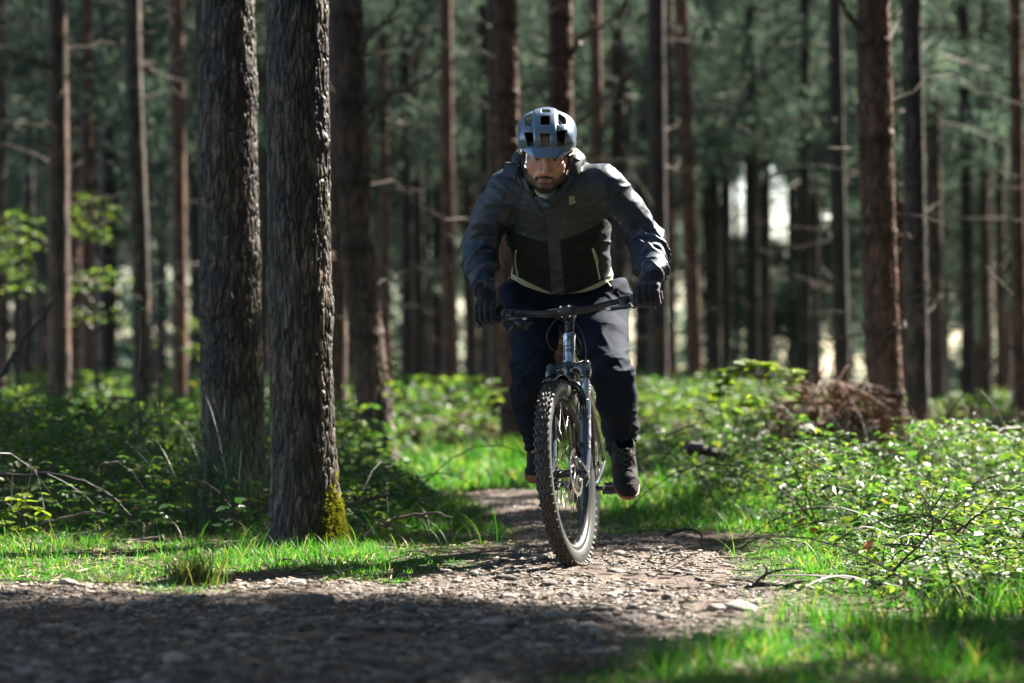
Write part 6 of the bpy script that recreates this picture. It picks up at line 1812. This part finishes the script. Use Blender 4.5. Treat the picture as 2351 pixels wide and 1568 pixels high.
# low green boughs of the pines further back, seen between the trunks
low = {}
for i_, T in enumerate(TREES):
    X, Y = T[0], T[1]
    out_ = i_ in OUTI
    air_ = .045 < X/Y < .14
    if not out_ and (Y < 38 or abs(X) > .205*Y): continue
    ztop = CH+.134*Y+1.2; zmin = max(2.0, .050*Y+random.uniform(-.5, .7))-(1.5 if Y > 55 and X > 0 else 0)
    if Y < 55: zmin = CH+(.060 if air_ else .074)*Y
    if out_: zmin = 2.5; ztop = 9.0  # low boughs added to the unseen pines to block the sky
    nb = int(max(0, ztop-zmin)*(6.2 if air_ else 4.4)); nb = 22 if out_ else nb; cc = []; bl = MB()
    for _ in range(nb):
        z = zmin+(ztop-zmin)*random.random()**.8; a = random.uniform(0, 6.28); l = random.uniform(.9, 2.4); dr = random.uniform(-.35, .05)
        if out_ and float(sunlit(np.array([X+math.cos(a)*l*.5-z*sd[0]/sd[2]]), np.array([Y+math.sin(a)*l*.5-z*sd[1]/sd[2]]))[0]) > -.35: continue
        lx, ly = T[3](np.array(z)); p0 = np.array([float(lx), float(ly), z])
        pt = [p0+np.array([math.cos(a)*l*t, math.sin(a)*l*t, dr*l*t*t]) for t in np.linspace(0, 1, 5)]
        bl.tube(pt, np.linspace(.018, .006, 5), 4, cap=False)
        for t in np.linspace(.35, 1.0, int(4+l*3)):
            for _2 in range(2):
                cc.append(p0+np.array([math.cos(a)*l*t, math.sin(a)*l*t, dr*l*t*t])+rng.normal(0, .15, 3))
    if not cc: continue
    cc = np.array(cc)
    if Y > 38:
        ax_r = (X+cc[:, 0])/(Y+cc[:, 1]); az_r = (cc[:, 2]-CH)/(Y+cc[:, 1])
        gp_ = 1-np.sqrt(((ax_r-.0895)/.024)**2+((az_r-.0545)/.0155)**2)
        cc = cc[gp_+1.3*(fbm(ax_r*150, az_r*150, 0*ax_r+2, 2)-.5) < .05]
    vb = np.concatenate(bl.V); fb = np.array(bl.F[4])
    me = npdata('bough', vb, fb, [m_twig], False); ob_ = obj('bough', me, T[2]); ob_['kind'] = 'stuff'
    if out_:
        wz = cc[:, 2]; s_ = sunlit(X+cc[:, 0]-wz*sd[0]/sd[2], Y+cc[:, 1]-wz*sd[1]/sd[2]); cc = cc[s_ < -.2]
        low[i_] = tufts(cc, 8, .42, .36, .13)
    else: low[i_] = tufts(cc, 14, .28, .22, .024)
for i_, T in enumerate(TREES):
    m_ = own == i_; parts = []
    if m_.any():
        c = np.stack([cx[m_]-T[0], cy_[m_]-T[1], cz[m_]-T[7]], 1)
        parts.append(tufts(c, 22, .46, .40, .17))
    if i_ in low: parts.append(low[i_])
    if parts:
        V, F = join(parts); cr_ = obj('crown', npdata('crown', V, F, [m_far], False), T[2]); cr_['kind'] = 'stuff'

# far-off wood that closes the view
m_wood = leaf_mat('far_leaf', [(0, (.055, .09, .08)), (.5, (.095, .14, .125)), (1, (.16, .20, .17))], .8, .55, (1.3, 1.4, 1.1), .1)  # paler leaf colour stands in for light on the far wood
N_ = 20000
yy = rng.uniform(106, 111, N_); xx = rng.uniform(-.42, .42, N_)*yy; zz_ = rng.uniform(0, 1, N_)**1.25*21
w_ = (fbm(xx*.5, zz_*.5, yy*.05, 3) > .42)
gapd = 1-np.sqrt(((xx/yy-.0895)/.030)**2+((zz_-CH)/yy-.0545)**2/.0190**2)
gapd = np.maximum(gapd, .8-np.sqrt(((xx/yy+.038)/.006)**2+((zz_-CH)/yy-.077)**2/.013**2))
w_ = w_ & (rng.random(N_) > sstep(-.15, .10, gapd+1.3*(fbm(xx/yy*150, (zz_-CH)/yy*150, 0*xx+2, 2)-.5))) & (rng.random(N_) > .25*(zz_ > 12))
c = np.stack([xx, yy, zz_], 1)[w_]
V, F = tufts(c, 10, .8, .60, .16)
o = obj('far_woodland', npdata('far_woodland', V, F, [m_wood], False)); tag(o, 'distant mass of green woodland closing the view behind the pines', 'woodland', kind='stuff')
# ================================================================== small things on the forest floor
def seen(pts, Y):
    Ys = Y if isinstance(Y, (list, tuple)) else [Y]*len(pts)
    return np.array([P(x, y, a) for (x, y), a in zip(pts, Ys)])
def twig(label, pts, Y, r0, r1=None, forks=(), name='fallen_twig', cat='twig', group='dead twigs on the ground', mat=None, n=22, wob_=.35):
    q = spline(seen(pts, Y), n); base = q[0].copy(); q[1:-1] += rng.normal(0, wob_*r0, (n-2, 3)); r1 = r1 or r0*.4
    M_ = MB().tube(q-base, np.linspace(r0, r1, n)*(1+.12*rng.normal(0, 1, n)), 8)
    for f in forks:
        k = spline(seen(f, Y if not isinstance(Y, (list, tuple)) else Y[0]), 12); M_.tube(k-base, np.linspace(r0*.55, r1*.5, 12), 6)
    o = M_.build(name, mat or m_twig, None, loc=tuple(base)); tag(o, label, cat, group); return o
twig('knotty grey-brown twig rising out of the grass beside the mossy trunk, pointing at the wheel', [(838, 1232), (868, 1210), (900, 1196), (950, 1184), (1000, 1180), (1038, 1188)], 12.2, .011, .004, [[(960, 1186), (1000, 1192), (1044, 1202)], [(905, 1196), (918, 1180), (938, 1176)], [(870, 1208), (872, 1190)]])
twig('straight bare stick slanting up from the mossy trunk foot into the shade', [(780, 1168), (830, 1152), (896, 1130)], 13.2, .013, .008, [[(840, 1150), (852, 1162), (870, 1166)]])
twig('long low stick lying below the brambles, a snapped upright stub on it', [(95, 1234), (188, 1239), (295, 1242), (376, 1233)], 12.35, .0085, .011, [[(329, 1238), (329, 1216), (330, 1200)], [(332, 1224), (342, 1208), (344, 1201)]])
twig('reddish stick curving over the long low one', [(94, 1203), (150, 1189), (199, 1177), (245, 1179)], 12.6, .008, .004, [[(78, 1219), (140, 1204), (199, 1178)]])
twig('thin brown stick crossing just above the long low one', [(102, 1232), (188, 1226), (250, 1213), (300, 1206)], 12.5, .006, .004)
twig('dark arching stem hanging over the shaded brambles at the picture edge', [(-20, 1093), (60, 1091), (134, 1091), (201, 1108), (255, 1140), (300, 1186)], 12.9, .0075, .006, mat=m_twigd)
twig('pale short snag standing in the turf near the tussock', [(510, 1286), (517, 1266), (522, 1248)], 11.9, .004, .003)
twig('bright splintered stub standing on the turf below the two big trunks', [(582, 1318), (588, 1304), (599, 1290)], 11.2, .006, .008)
twig('pale stick lying on the earth below the mossy trunk', [(690, 1328), (730, 1330), (774, 1333)], 11.0, .008, .006)
twig('forked stick lying on the earth at the turf edge', [(700, 1336), (770, 1344), (845, 1334)], 10.8, .007, .004, [[(760, 1342), (790, 1350), (806, 1356)]])
twig('forked dead branch lying on the dark earth at the turf edge, nearer the brambles', [(1676, 1382), (1700, 1362), (1728, 1346), (1760, 1342), (1802, 1346), (1868, 1352)], 9.55, .012, .005, [[(1728, 1346), (1752, 1322), (1790, 1308), (1830, 1306)], [(1750, 1330), (1760, 1310), (1752, 1296)], [(1800, 1346), (1830, 1336), (1852, 1334)]], mat=m_twigd)
twig('small hooked dead twig at the edge of the earth past the rear wheel', [(1520, 1234), (1545, 1220), (1575, 1214), (1602, 1220), (1610, 1238)], 12.6, .009, .004, [[(1530, 1240), (1560, 1236), (1590, 1240)]], mat=m_twigd)
twig('thick dark fallen stick half sunk in the brambles beyond the shoe', [(1578, 1022), (1640, 1042), (1712, 1062)], 16.2, .030, .020, mat=m_twigd)
twig('long bare briar slanting from the forked branch up to the bright brambles', [(2001, 1364), (2070, 1290), (2137, 1218), (2133, 1165), (2112, 1130)], 9.75, .0048, .003, [[(2137, 1218), (2210, 1150), (2290, 1126), (2360, 1128)], [(2137, 1220), (2140, 1262), (2150, 1300)], [(2133, 1175), (2160, 1140), (2180, 1100)]], name='bare_briar', cat='briar', group='bare briars', mat=m_twigd)
twig('thin bare briar bowed across the brightest leaves at the picture edge', [(2190, 1230), (2240, 1185), (2300, 1165), (2370, 1185)], 9.9, .004, .003, [[(2250, 1180), (2290, 1140), (2360, 1110)]], name='bare_briar', cat='briar', group='bare briars', mat=m_twigd)
twig('small leafless briar in front of the shaded grass beyond the shoe', [(1700, 1260), (1730, 1240), (1780, 1232), (1850, 1248)], 11.3, .004, .0025, [[(1760, 1234), (1790, 1250), (1830, 1268)]], name='bare_briar', cat='briar', group='bare briars', mat=m_twigd)
twig('dead bent branch reaching up from the corner of the brambles, dark against the wood', [(-10, 885), (28, 822), (60, 772), (98, 728), (126, 690)], 16.0, .016, .007, [[(28, 822), (40, 860), (36, 905)], [(0, 870), (-10, 840), (-20, 800)]], mat=m_twigd)
twig('long thin pale stick leaning on the undergrowth behind the shoe', [(1530, 1000), (1575, 982), (1625, 968)], 15.0, .006, .003)
twig('straight grey dead stalk lying across the bramble bank', [(1840, 1055), (1900, 1085), (1965, 1122)], 13.0, .0045, .003)
for k in range(7):
    y0 = 1262+k*19; x0 = [930, 640, 1180, 240, 1620, 460, 1560][k]
    Yq = CH*FPX/(y0*K+6-HY)
    twig(['short brown twig on the shaded turf by the rear of the track', 'short brown twig in the turf below the thick dark trunk', 'short twig on the lit earth left of the wheel', 'short twig in the lit turf near the picture edge',
          'short twig on stony earth between wheel and turf', 'short twig on the earth under the tussock', 'short twig on the dark stony earth in front of the wheel'][k],
         [(x0, y0+6), (x0+22, y0+2), (x0+55, y0+6+4*(k % 2))], Yq, .0045, .0025)

# plants whose leaves can be picked out
leaf_me = {}
def leafmesh(kind):
    if kind in leaf_me: return leaf_me[kind]
    # toothed rim, pleated along the side veins
    n_ = 9; L_ = []; Rr = []; M_ = []
    for i in range(n_+1):
        t = i/n_; w_ = .30*math.sin(math.pi*t**.8)**.8*(1-.15*t); w_ += .022*(i % 2)*(0 < i < n_)
        z = -.12*t*t; M_.append((t, 0, z-.02)); L_.append((t-.03*(i % 2), -w_, z+.03+.012*(i % 2))); Rr.append((t-.03*(i % 2), w_, z+.03+.012*(i % 2)))
    V = np.array(M_+L_+Rr); F = []
    for i in range(n_):
        a, b_, c, d = i, i+1, n_+1+i, n_+2+i; F += [[a, b_, d], [a, d, c]]; c, d = 2*n_+2+i, 2*n_+3+i; F += [[b_, a, c], [b_, c, d]]
    leaf_me[kind] = npdata('leaf', V, np.array(F), [kind], True); return leaf_me[kind]
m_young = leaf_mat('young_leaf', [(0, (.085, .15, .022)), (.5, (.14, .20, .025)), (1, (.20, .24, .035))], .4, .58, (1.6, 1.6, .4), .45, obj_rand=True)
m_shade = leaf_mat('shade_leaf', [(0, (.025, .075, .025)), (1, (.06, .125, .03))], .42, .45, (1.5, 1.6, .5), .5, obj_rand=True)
m_orange = mk('orange_leaf', (.48, .17, .03), .5)
def put_leaf(parent, base, p, d, up, size, kind):
    o = bpy.data.objects.new('leaf', leafmesh(kind)); link(o, parent)
    d = Vector(tuple(d)).normalized(); u_ = Vector(tuple(up)); s = u_.cross(d).normalized(); n_ = d.cross(s)
    Mx = Matrix((d, s, n_)).transposed().to_4x4(); o.matrix_local = Matrix.Translation(Vector(tuple(p-base))) @ Mx @ Matrix.Diagonal((size, size, size, 1)); return o
def plant(name, label, cat, stems, Y, r, lv, kind, size, group=None, per=3, jitter=.25, extra=0):
    """stems: lists of seen points; lv: seen points where a leaf cluster sits"""
    base = seen([stems[0][0]], Y)[0]; t = empty(name, tuple(base)); tag(t, label, cat, group)
    for st_ in stems:
        q = spline(seen(st_, Y), 14); MB().tube(q-base, np.linspace(r, r*.5, 14), 6).build('stem', m_twigd, t)
    for (x, y) in lv:
        c = P(x, y, Y)+rng.normal(0, .012, 3)*[0, 1, 0]; a0 = random.uniform(0, 6.28)
        for k in range(per):
            a = a0+(k-(per-1)/2)*1.3; d = np.array([math.cos(a), math.sin(a), random.uniform(-.35, .3)]); up = np.array([random.gauss(0, jitter), random.gauss(0, jitter)-.25, 1])
            put_leaf(t, base, c, d, up, size*random.uniform(.75, 1.2), kind)
    return t
plant('bramble_seedling', 'bright yellow-green bramble seedling catching sun against the mossy trunk', 'bramble plant', [[(616, 1224), (604, 1205), (590, 1178), (578, 1150)], [(590, 1180), (604, 1172), (610, 1150)]], 12.0, .0028,
      [(578, 1146), (562, 1166), (598, 1168), (606, 1190), (604, 1138)], m_young, .052, 'bramble shoots by the turf', 2)
plant('bramble_seedling', 'darker bramble shoot between the rushes and the sunny seedling', 'bramble plant', [[(545, 1215), (540, 1180), (544, 1150)], [(520, 1210), (522, 1180), (535, 1160)]], 12.3, .0028, [(544, 1146), (522, 1162), (548, 1165), (532, 1196), (508, 1208)], m_shade, .055, 'bramble shoots by the turf')
plant('bramble_seedling', 'upright leafy shoot in the shaded brambles behind the long low stick', 'bramble plant', [[(352, 1215), (350, 1180), (354, 1148)], [(351, 1190), (338, 1172), (330, 1160)], [(352, 1185), (370, 1170), (386, 1160)]], 12.5, .003, [(354, 1144), (330, 1158), (388, 1158), (344, 1176), (366, 1180), (372, 1196)], m_shade, .055, 'bramble shoots by the turf')
plant('bramble_seedling', 'sunlit leafy clump at the picture edge beside the dry seed heads', 'bramble plant', [[(40, 1245), (44, 1200), (52, 1140)], [(44, 1230), (60, 1190), (76, 1160)], [(30, 1240), (14, 1200), (4, 1175)]], 12.1, .0035,
      [(52, 1134), (36, 1146), (62, 1150), (78, 1164), (44, 1168), (20, 1172), (4, 1180), (60, 1184), (88, 1192), (30, 1200), (10, 1204), (70, 1210), (48, 1214), (96, 1172), (24, 1226)], m_young, .058, 'bramble shoots by the turf')
plant('bramble_seedling', 'small fresh shoot growing on the knotty twig', 'bramble plant', [[(868, 1212), (872, 1200), (876, 1190)]], 12.2, .002, [(876, 1188), (868, 1200), (900, 1192)], m_young, .026, 'bramble shoots by the turf', 2)
plant('bramble_seedling', 'bright leaf cluster beside the forked dead branch', 'bramble plant', [[(1862, 1372), (1868, 1356), (1872, 1348)]], 9.5, .002, [(1870, 1346), (1858, 1354), (1884, 1352), (1900, 1366)], m_young, .042, 'bramble shoots by the turf', 2)
# leafy front of the sunny bramble bank
rb = []
random.seed(21)
for k in range(11):
    x = [1960, 2030, 2100, 2170, 2240, 2310, 2075, 2205, 2330, 1990, 2140][k]; y = [1300, 1270, 1330, 1290, 1340, 1300, 1210, 1190, 1215, 1215, 1130][k]
    Yq = [10.6, 10.4, 9.9, 10.2, 9.7, 10.0, 11.4, 11.6, 11.2, 11.8, 12.2][k]
    where = ['nearest the orange leaf', 'just past the orange leaf', 'where the long briar starts', 'beside the knot of the long briar', 'lowest at the picture edge, blades of grass before it', 'low at the picture edge under the bowed briar',
             'behind the stem of the long briar', 'under the fork of the long briar', 'against the picture edge behind the bowed briar', 'behind the orange leaf, smaller', 'highest one, behind the tip of the long briar'][k]
    st_ = [[(x, y+44), (x+random.randint(-8, 8), y+14), (x+random.randint(-20, 20), y-26)], [(x, y+40), (x+24, y+4), (x+40, y-12)], [(x, y+40), (x-22, y+8), (x-38, y)]]
    lv = [(x+random.gauss(0, 28), y+random.uniform(-34, 26)) for _ in range(8)]
    plant('bramble_clump', 'sunlit bramble clump on the bank, '+where, 'bramble plant', st_, Yq, .003, lv, m_young if k % 3 else m_shade, .040, 'leafy clumps on the sunny bank')
plant('arching_bramble', 'arching bramble cane hung with lit leaves in front of the dark trunks', 'bramble plant', [[(1664, 985), (1650, 925), (1655, 885), (1686, 852), (1730, 832), (1780, 842), (1812, 872)], [(1700, 990), (1690, 940), (1720, 905), (1740, 930)], [(1640, 985), (1600, 940), (1565, 935)]], 17.0, .006,
      [(1652, 880), (1664, 868), (1680, 856), (1698, 846), (1716, 838), (1735, 832), (1752, 836), (1770, 842), (1788, 850), (1802, 862), (1814, 876), (1640, 905), (1722, 905), (1742, 928), (1700, 930), (1600, 940), (1570, 936), (1690, 900), (1820, 850), (1830, 856), (1655, 900), (1648, 925), (1672, 872), (1760, 836), (1726, 830), (1706, 842), (1735, 912), (1712, 950), (1680, 940), (1585, 930)], m_young, .080, None, per=4)
plant('sapling', 'thin sapling stem with a few leaves rising before the crooked grey trunk', 'sapling', [[(322, 1010), (318, 880), (322, 780), (320, 690)], [(319, 860), (330, 830), (338, 820)]], 14.0, .0045, [(320, 690), (312, 712), (330, 706)], m_shade, .05, 'thin saplings in the brambles', 2)
plant('sapling', 'thin bent sapling stem beside the straight reddish trunk, few leaves', 'sapling', [[(372, 1010), (366, 880), (372, 800), (366, 712)]], 14.3, .0045, [(366, 706), (360, 728), (374, 722)], m_shade, .05, 'thin saplings in the brambles', 2)
plant('bramble_sprig', 'tall leafy bramble sprig beside the foot of the bent trunk', 'bramble plant', [[(900, 960), (894, 900), (890, 850), (900, 825)], [(892, 880), (880, 850), (884, 835)]], 20.0, .005, [(900, 822), (884, 834), (894, 850), (906, 862), (886, 876), (912, 890), (890, 905)], m_young, .07, None)
plant('bramble_sprig', 'leafy bramble sprig poking up before the reddish trunk behind the elbow', 'bramble plant', [[(1110, 990), (1116, 930), (1130, 905)], [(1116, 940), (1138, 920), (1148, 900)]], 22.0, .005, [(1130, 903), (1146, 898), (1118, 924), (1140, 915), (1104, 940)], m_young, .08, None)
# dry seed heads
for lab, st_, hd_ in (('dry pale seed head on a bare stalk at the picture edge', [(26, 1165), (28, 1110), (32, 1078)], [(32, 1080), (26, 1066), (38, 1062)]), ('dry stalk with three white downy tufts, taller of the two by the picture edge', [(58, 1160), (66, 1110), (72, 1082), (70, 1062)], [(70, 1056), (82, 1080), (64, 1068)])):
    b0 = seen([st_[0]], 12.2)[0]; t = empty('dry_seedhead', tuple(b0)); tag(t, lab, 'dry plant', 'dry seed stalks')
    MB().tube(spline(seen(st_, 12.2), 12)-b0, np.linspace(.003, .0015, 12), 6).build('stem', m_twig, t)
    for h in hd_:
        c = P(*h, 12.2); n_ = 60; d = rng.normal(0, 1, (n_, 3)); d /= np.linalg.norm(d, axis=1)[:, None]; s = rng.normal(0, 1, (n_, 3)); s /= np.linalg.norm(s, axis=1)[:, None]
        V = np.stack([c+0*d-s*.0007, c+0*d+s*.0007, c+d*rng.uniform(.006, .013, (n_, 1))], 1).reshape(-1, 3)-b0
        st2 = obj('seed_tuft', npdata('seed_tuft', V, np.arange(len(V)).reshape(-1, 3), [mk('seed_down', (.5, .45, .38), .8)], False), t); st2['kind'] = 'stuff'
# tussocks and rushes
def tussock(name, label, x, y, n_, h, w_, spread, mat, Y=None, group=None, lean=(.2, .9), sx=.05):
    X_, Y_ = G2(x, y); Y_ = Y or Y_; X_ = P(x, y, Y_)[0]
    xx = rng.normal(0, sx, n_); yy = rng.normal(0, sx, n_)
    V, F = blades(xx, yy, 0*xx, h*rng.uniform(.5, 1.1, n_), w_*rng.uniform(.6, 1.2, n_), rng.uniform(*lean, n_)*spread, 6)
    o = empty(name, (X_, Y_, ghs(X_, Y_))); tag(o, label, 'grass', group)
    bl_ = obj('blade', npdata('blade', V, F, [mat], True), o); bl_['kind'] = 'stuff'; return o
m_tus = leaf_mat('tussock_blade', [(0, (.03, .075, .02)), (.6, (.07, .13, .03)), (.85, (.16, .15, .06)), (1, (.30, .22, .12))], .5, .4, (1.4, 1.5, .6), .35)
m_rush = leaf_mat('rush_stalk', [(0, (.012, .035, .018)), (.7, (.025, .06, .025)), (.95, (.06, .07, .03)), (1, (.14, .10, .05))], .4, .15, (1.2, 1.4, .7), .5)
tussock('grass_tussock', 'bushy wispy grass tussock at the edge of the earth below the thick dark trunk', 440, 1350, 520, .15, .0016, .8, m_tus)
tussock('grass_tussock', 'small pale tussock in the turf, half way from the bushy one to the picture edge', 250, 1350, 160, .07, .002, .9, m_tus)
tussock('grass_tussock', 'low patch of grass alone on the dark stony earth', 390, 1372, 240, .05, .002, 1.0, m_grass, sx=.09)
tussock('grass_tussock', 'tuft of grass right before the foot of the mossy trunk', 760, 1265, 260, .09, .0022, .8, m_grass, sx=.12)
tussock('grass_tussock', 'tuft of grass left before the mossy trunk by the bright stub', 650, 1282, 300, .085, .0022, .8, m_grass, sx=.16)
tussock('rush_clump', 'tall clump of dark thin rushes fanning out between the two thick trunks', 545, 1190, 260, .72, .0016, .75, m_rush, Y=13.2, lean=(.1, .75), sx=.13)
tussock('rush_clump', 'second clump of rushes nearer the thick dark trunk, stalks leaning to the picture edge', 480, 1190, 150, .62, .0015, .85, m_rush, Y=13.1, lean=(.1, .8), sx=.12)
tussock('rush_clump', 'dark rushes standing in the bramble bank before the largest ridged trunk', 1975, 1120, 260, .52, .0024, .5, m_rush, Y=14.6, lean=(.05, .5), sx=.22)
tussock('rush_clump', 'dark rushes before the heap of brown bracken', 1780, 1060, 240, .55, .0026, .5, m_rush, Y=16.5, lean=(.05, .5), sx=.24)
tussock('grass_tussock', 'long grass round the foot of the reddish trunk behind the elbow', 1190, 1050, 260, .30, .005, .7, m_grass, Y=22.5, sx=.22)
for k in range(9):
    x, y = [(1830, 1420), (1960, 1450), (2080, 1500), (2200, 1430), (2300, 1520), (1700, 1500), (1560, 1540), (2140, 1560), (2320, 1400)][k]
    tussock('grass_tussock', 'blurred long-bladed tuft of foreground grass, '+['at the tip of the dark earth', 'between dark earth and shaded turf', 'in the middle of the foreground shade', 'just below the bramble clumps', 'at the picture edge in the low corner', 'on the lit band beside the earth', 'lowest on the lit band beside the earth', 'on the bottom edge under the shade', 'at the picture edge under the brambles'][k], x, y, 130, .13, .0024, .8, m_grass, group='foreground grass tufts', sx=.07)
# fallen leaves
for lab, x, y, Y_, s, kind in (('orange fallen leaf lit on the brambles above the sunny turf', 1998, 1240, 11.0, .075, m_orange), ('orange-brown curled leaf at the shaded bramble edge', 1850, 1190, 12.2, .06, m_orange), ('small yellow-brown leaf just below the curled orange-brown one', 1872, 1212, 12.0, .045, m_orange),
                               ('orange leaf lying in the foreground grass by the bottom corner', 2300, 1500, 7.6, .05, m_orange)):
    c = P(x, y, Y_); t = obj('fallen_leaf', leafmesh(kind), None, tuple(c)); t.rotation_euler = (.3, .5, random.uniform(0, 6)); t.scale = (s, s, s); tag(t, lab, 'leaf', 'fallen orange leaves')

# heap of dead bracken and lesser brown patches
def heap(label, x, y, Y, wx, hz, n_, group='dead bracken', dark=0):
    c = P(x, y, Y); base = np.array([c[0], Y, ghs(c[0], Y)]); Hm = MB(); rr_ = np.random.default_rng(int(x))
    V = []; F = []; off = 0
    for k in range(n_):
        a = rr_.uniform(0, 6.28); ro = wx*math.sqrt(rr_.random())*.8; p = np.array([math.cos(a)*ro, math.sin(a)*ro*.6, hz*(1-(ro/wx)**2)*rr_.random()])
        d = rr_.normal(0, 1, 3)+np.array([math.cos(a), math.sin(a)*.6, .6]); d /= np.linalg.norm(d); l = rr_.uniform(.15, .45); s = np.cross(d, rr_.normal(0, 1, 3)); s /= np.linalg.norm(s); w_ = rr_.uniform(.003, .010)
        for i in range(5):
            t = i/4; q = p+d*l*t+np.array([0, 0, -.35*l*t*t]); V += [q-s*w_*(1-t*.8), q+s*w_*(1-t*.8)]
        for i in range(4): F.append([off+2*i, off+2*i+1, off+2*i+3, off+2*i+2])
        off += 10
    t = empty('bracken_heap', tuple(base)); tag(t, label, 'dead bracken', group)
    fr_ = obj('frond', npdata('frond', V, np.array(F), [m_dead], False), t); fr_['kind'] = 'stuff'
    V0, F0 = I2; W = V0*np.array([wx*.72, wx*.42, hz*.72])*(1+.35*(fbm(V0[:, 0]*2+x, V0[:, 1]*2, V0[:, 2]*2, 3)[:, None]-.5)*2)
    obj('core', npdata('core', W, F0, [mk('bracken_core', (.035, .020, .012), .9, noise=.5, nscale=12)], True), t)
heap('big tangled heap of rust-brown dead bracken beside the largest ridged trunk', 1912, 960, 19.3, .56, .74, 1700)
heap('low brown bracken patch just beyond the gloved hand side knee', 1500, 930, 27, .8, .42, 700)
heap('wide dull brown bracken at the picture edge behind the bramble bank', 2280, 950, 26, 1.1, .42, 900)
heap('brown bracken between the ringed trunks behind the bank', 2170, 940, 29, 1.0, .45, 700)
heap('rusty bracken patch in the undergrowth between bent trunk and cyclist', 1010, 960, 28, .8, .35, 500)

# young beech with lime leaves in the deep wood
def beech(label, sprays, Y, stem):
    b0 = seen([stem[0]], Y)[0]; b0[2] = ghs(b0[0], Y); t = empty('beech_sapling', tuple(b0)); tag(t, label, 'sapling', 'lime-green young beeches')
    q = spline(seen(stem, Y), 16); q[0] = b0; MB().tube(q-b0, np.linspace(.03, .012, 16), 8).build('stem', m_twigd, t)
    parts = []; bb = MB()
    for (x, y, w_, h_, n_) in sprays:
        c = P(x, y, Y); s = K/FPX*Y
        xx = rng.uniform(-1, 1, n_); lay_ = rng.integers(0, 3, n_)-1
        p = np.stack([c[0]+xx*w_*s, Y+rng.normal(0, .35, n_), c[2]-lay_*h_*s*.55-.10*xx*xx+rng.normal(0, h_*s*.13, n_)], 1)
        k_ = rng.random(n_) < .6; parts.append(clusters(p[k_]-b0, .055*rng.uniform(.7, 1.2, k_.sum()), 2, True, .15))
        for l_ in (-1, 0, 1):
            tgt = np.array([c[0]+random.choice((-1, 1))*w_*s*.9, Y, c[2]-l_*h_*s*.55]); k = q[np.argmin(np.abs(q[:, 2]-tgt[2]+.2))]
            bb.tube(spline([k-b0, .5*(k+tgt)-b0+[0, 0, .08], tgt-b0], 8), np.linspace(.012, .004, 8), 5)
    V, F = join(parts); fo_ = obj('foliage', npdata('foliage', V, F, [m_beech], False), t); fo_['kind'] = 'stuff'
    bb.build('branch', m_twigd, t)
beech('lime-green young beech in layers behind the stubbed trunk at the picture edge', [(30, 520, 62, 50, 420), (10, 590, 60, 40, 260), (60, 650, 40, 24, 90)], 29, [(40, 900), (36, 700), (40, 480)])
beech('lime-green young beech whose flat sprays cross the narrow reddish trunk', [(215, 470, 60, 34, 170), (190, 520, 50, 30, 150), (225, 640, 78, 34, 300), (215, 715, 82, 26, 240)], 30, [(224, 900), (220, 720), (216, 440)])
beech('small lime-green beech glowing low beside the straight reddish trunk', [(450, 745, 24, 20, 110), (455, 800, 20, 16, 80), (330, 775, 24, 16, 60)], 34, [(440, 900), (442, 800), (448, 720)])
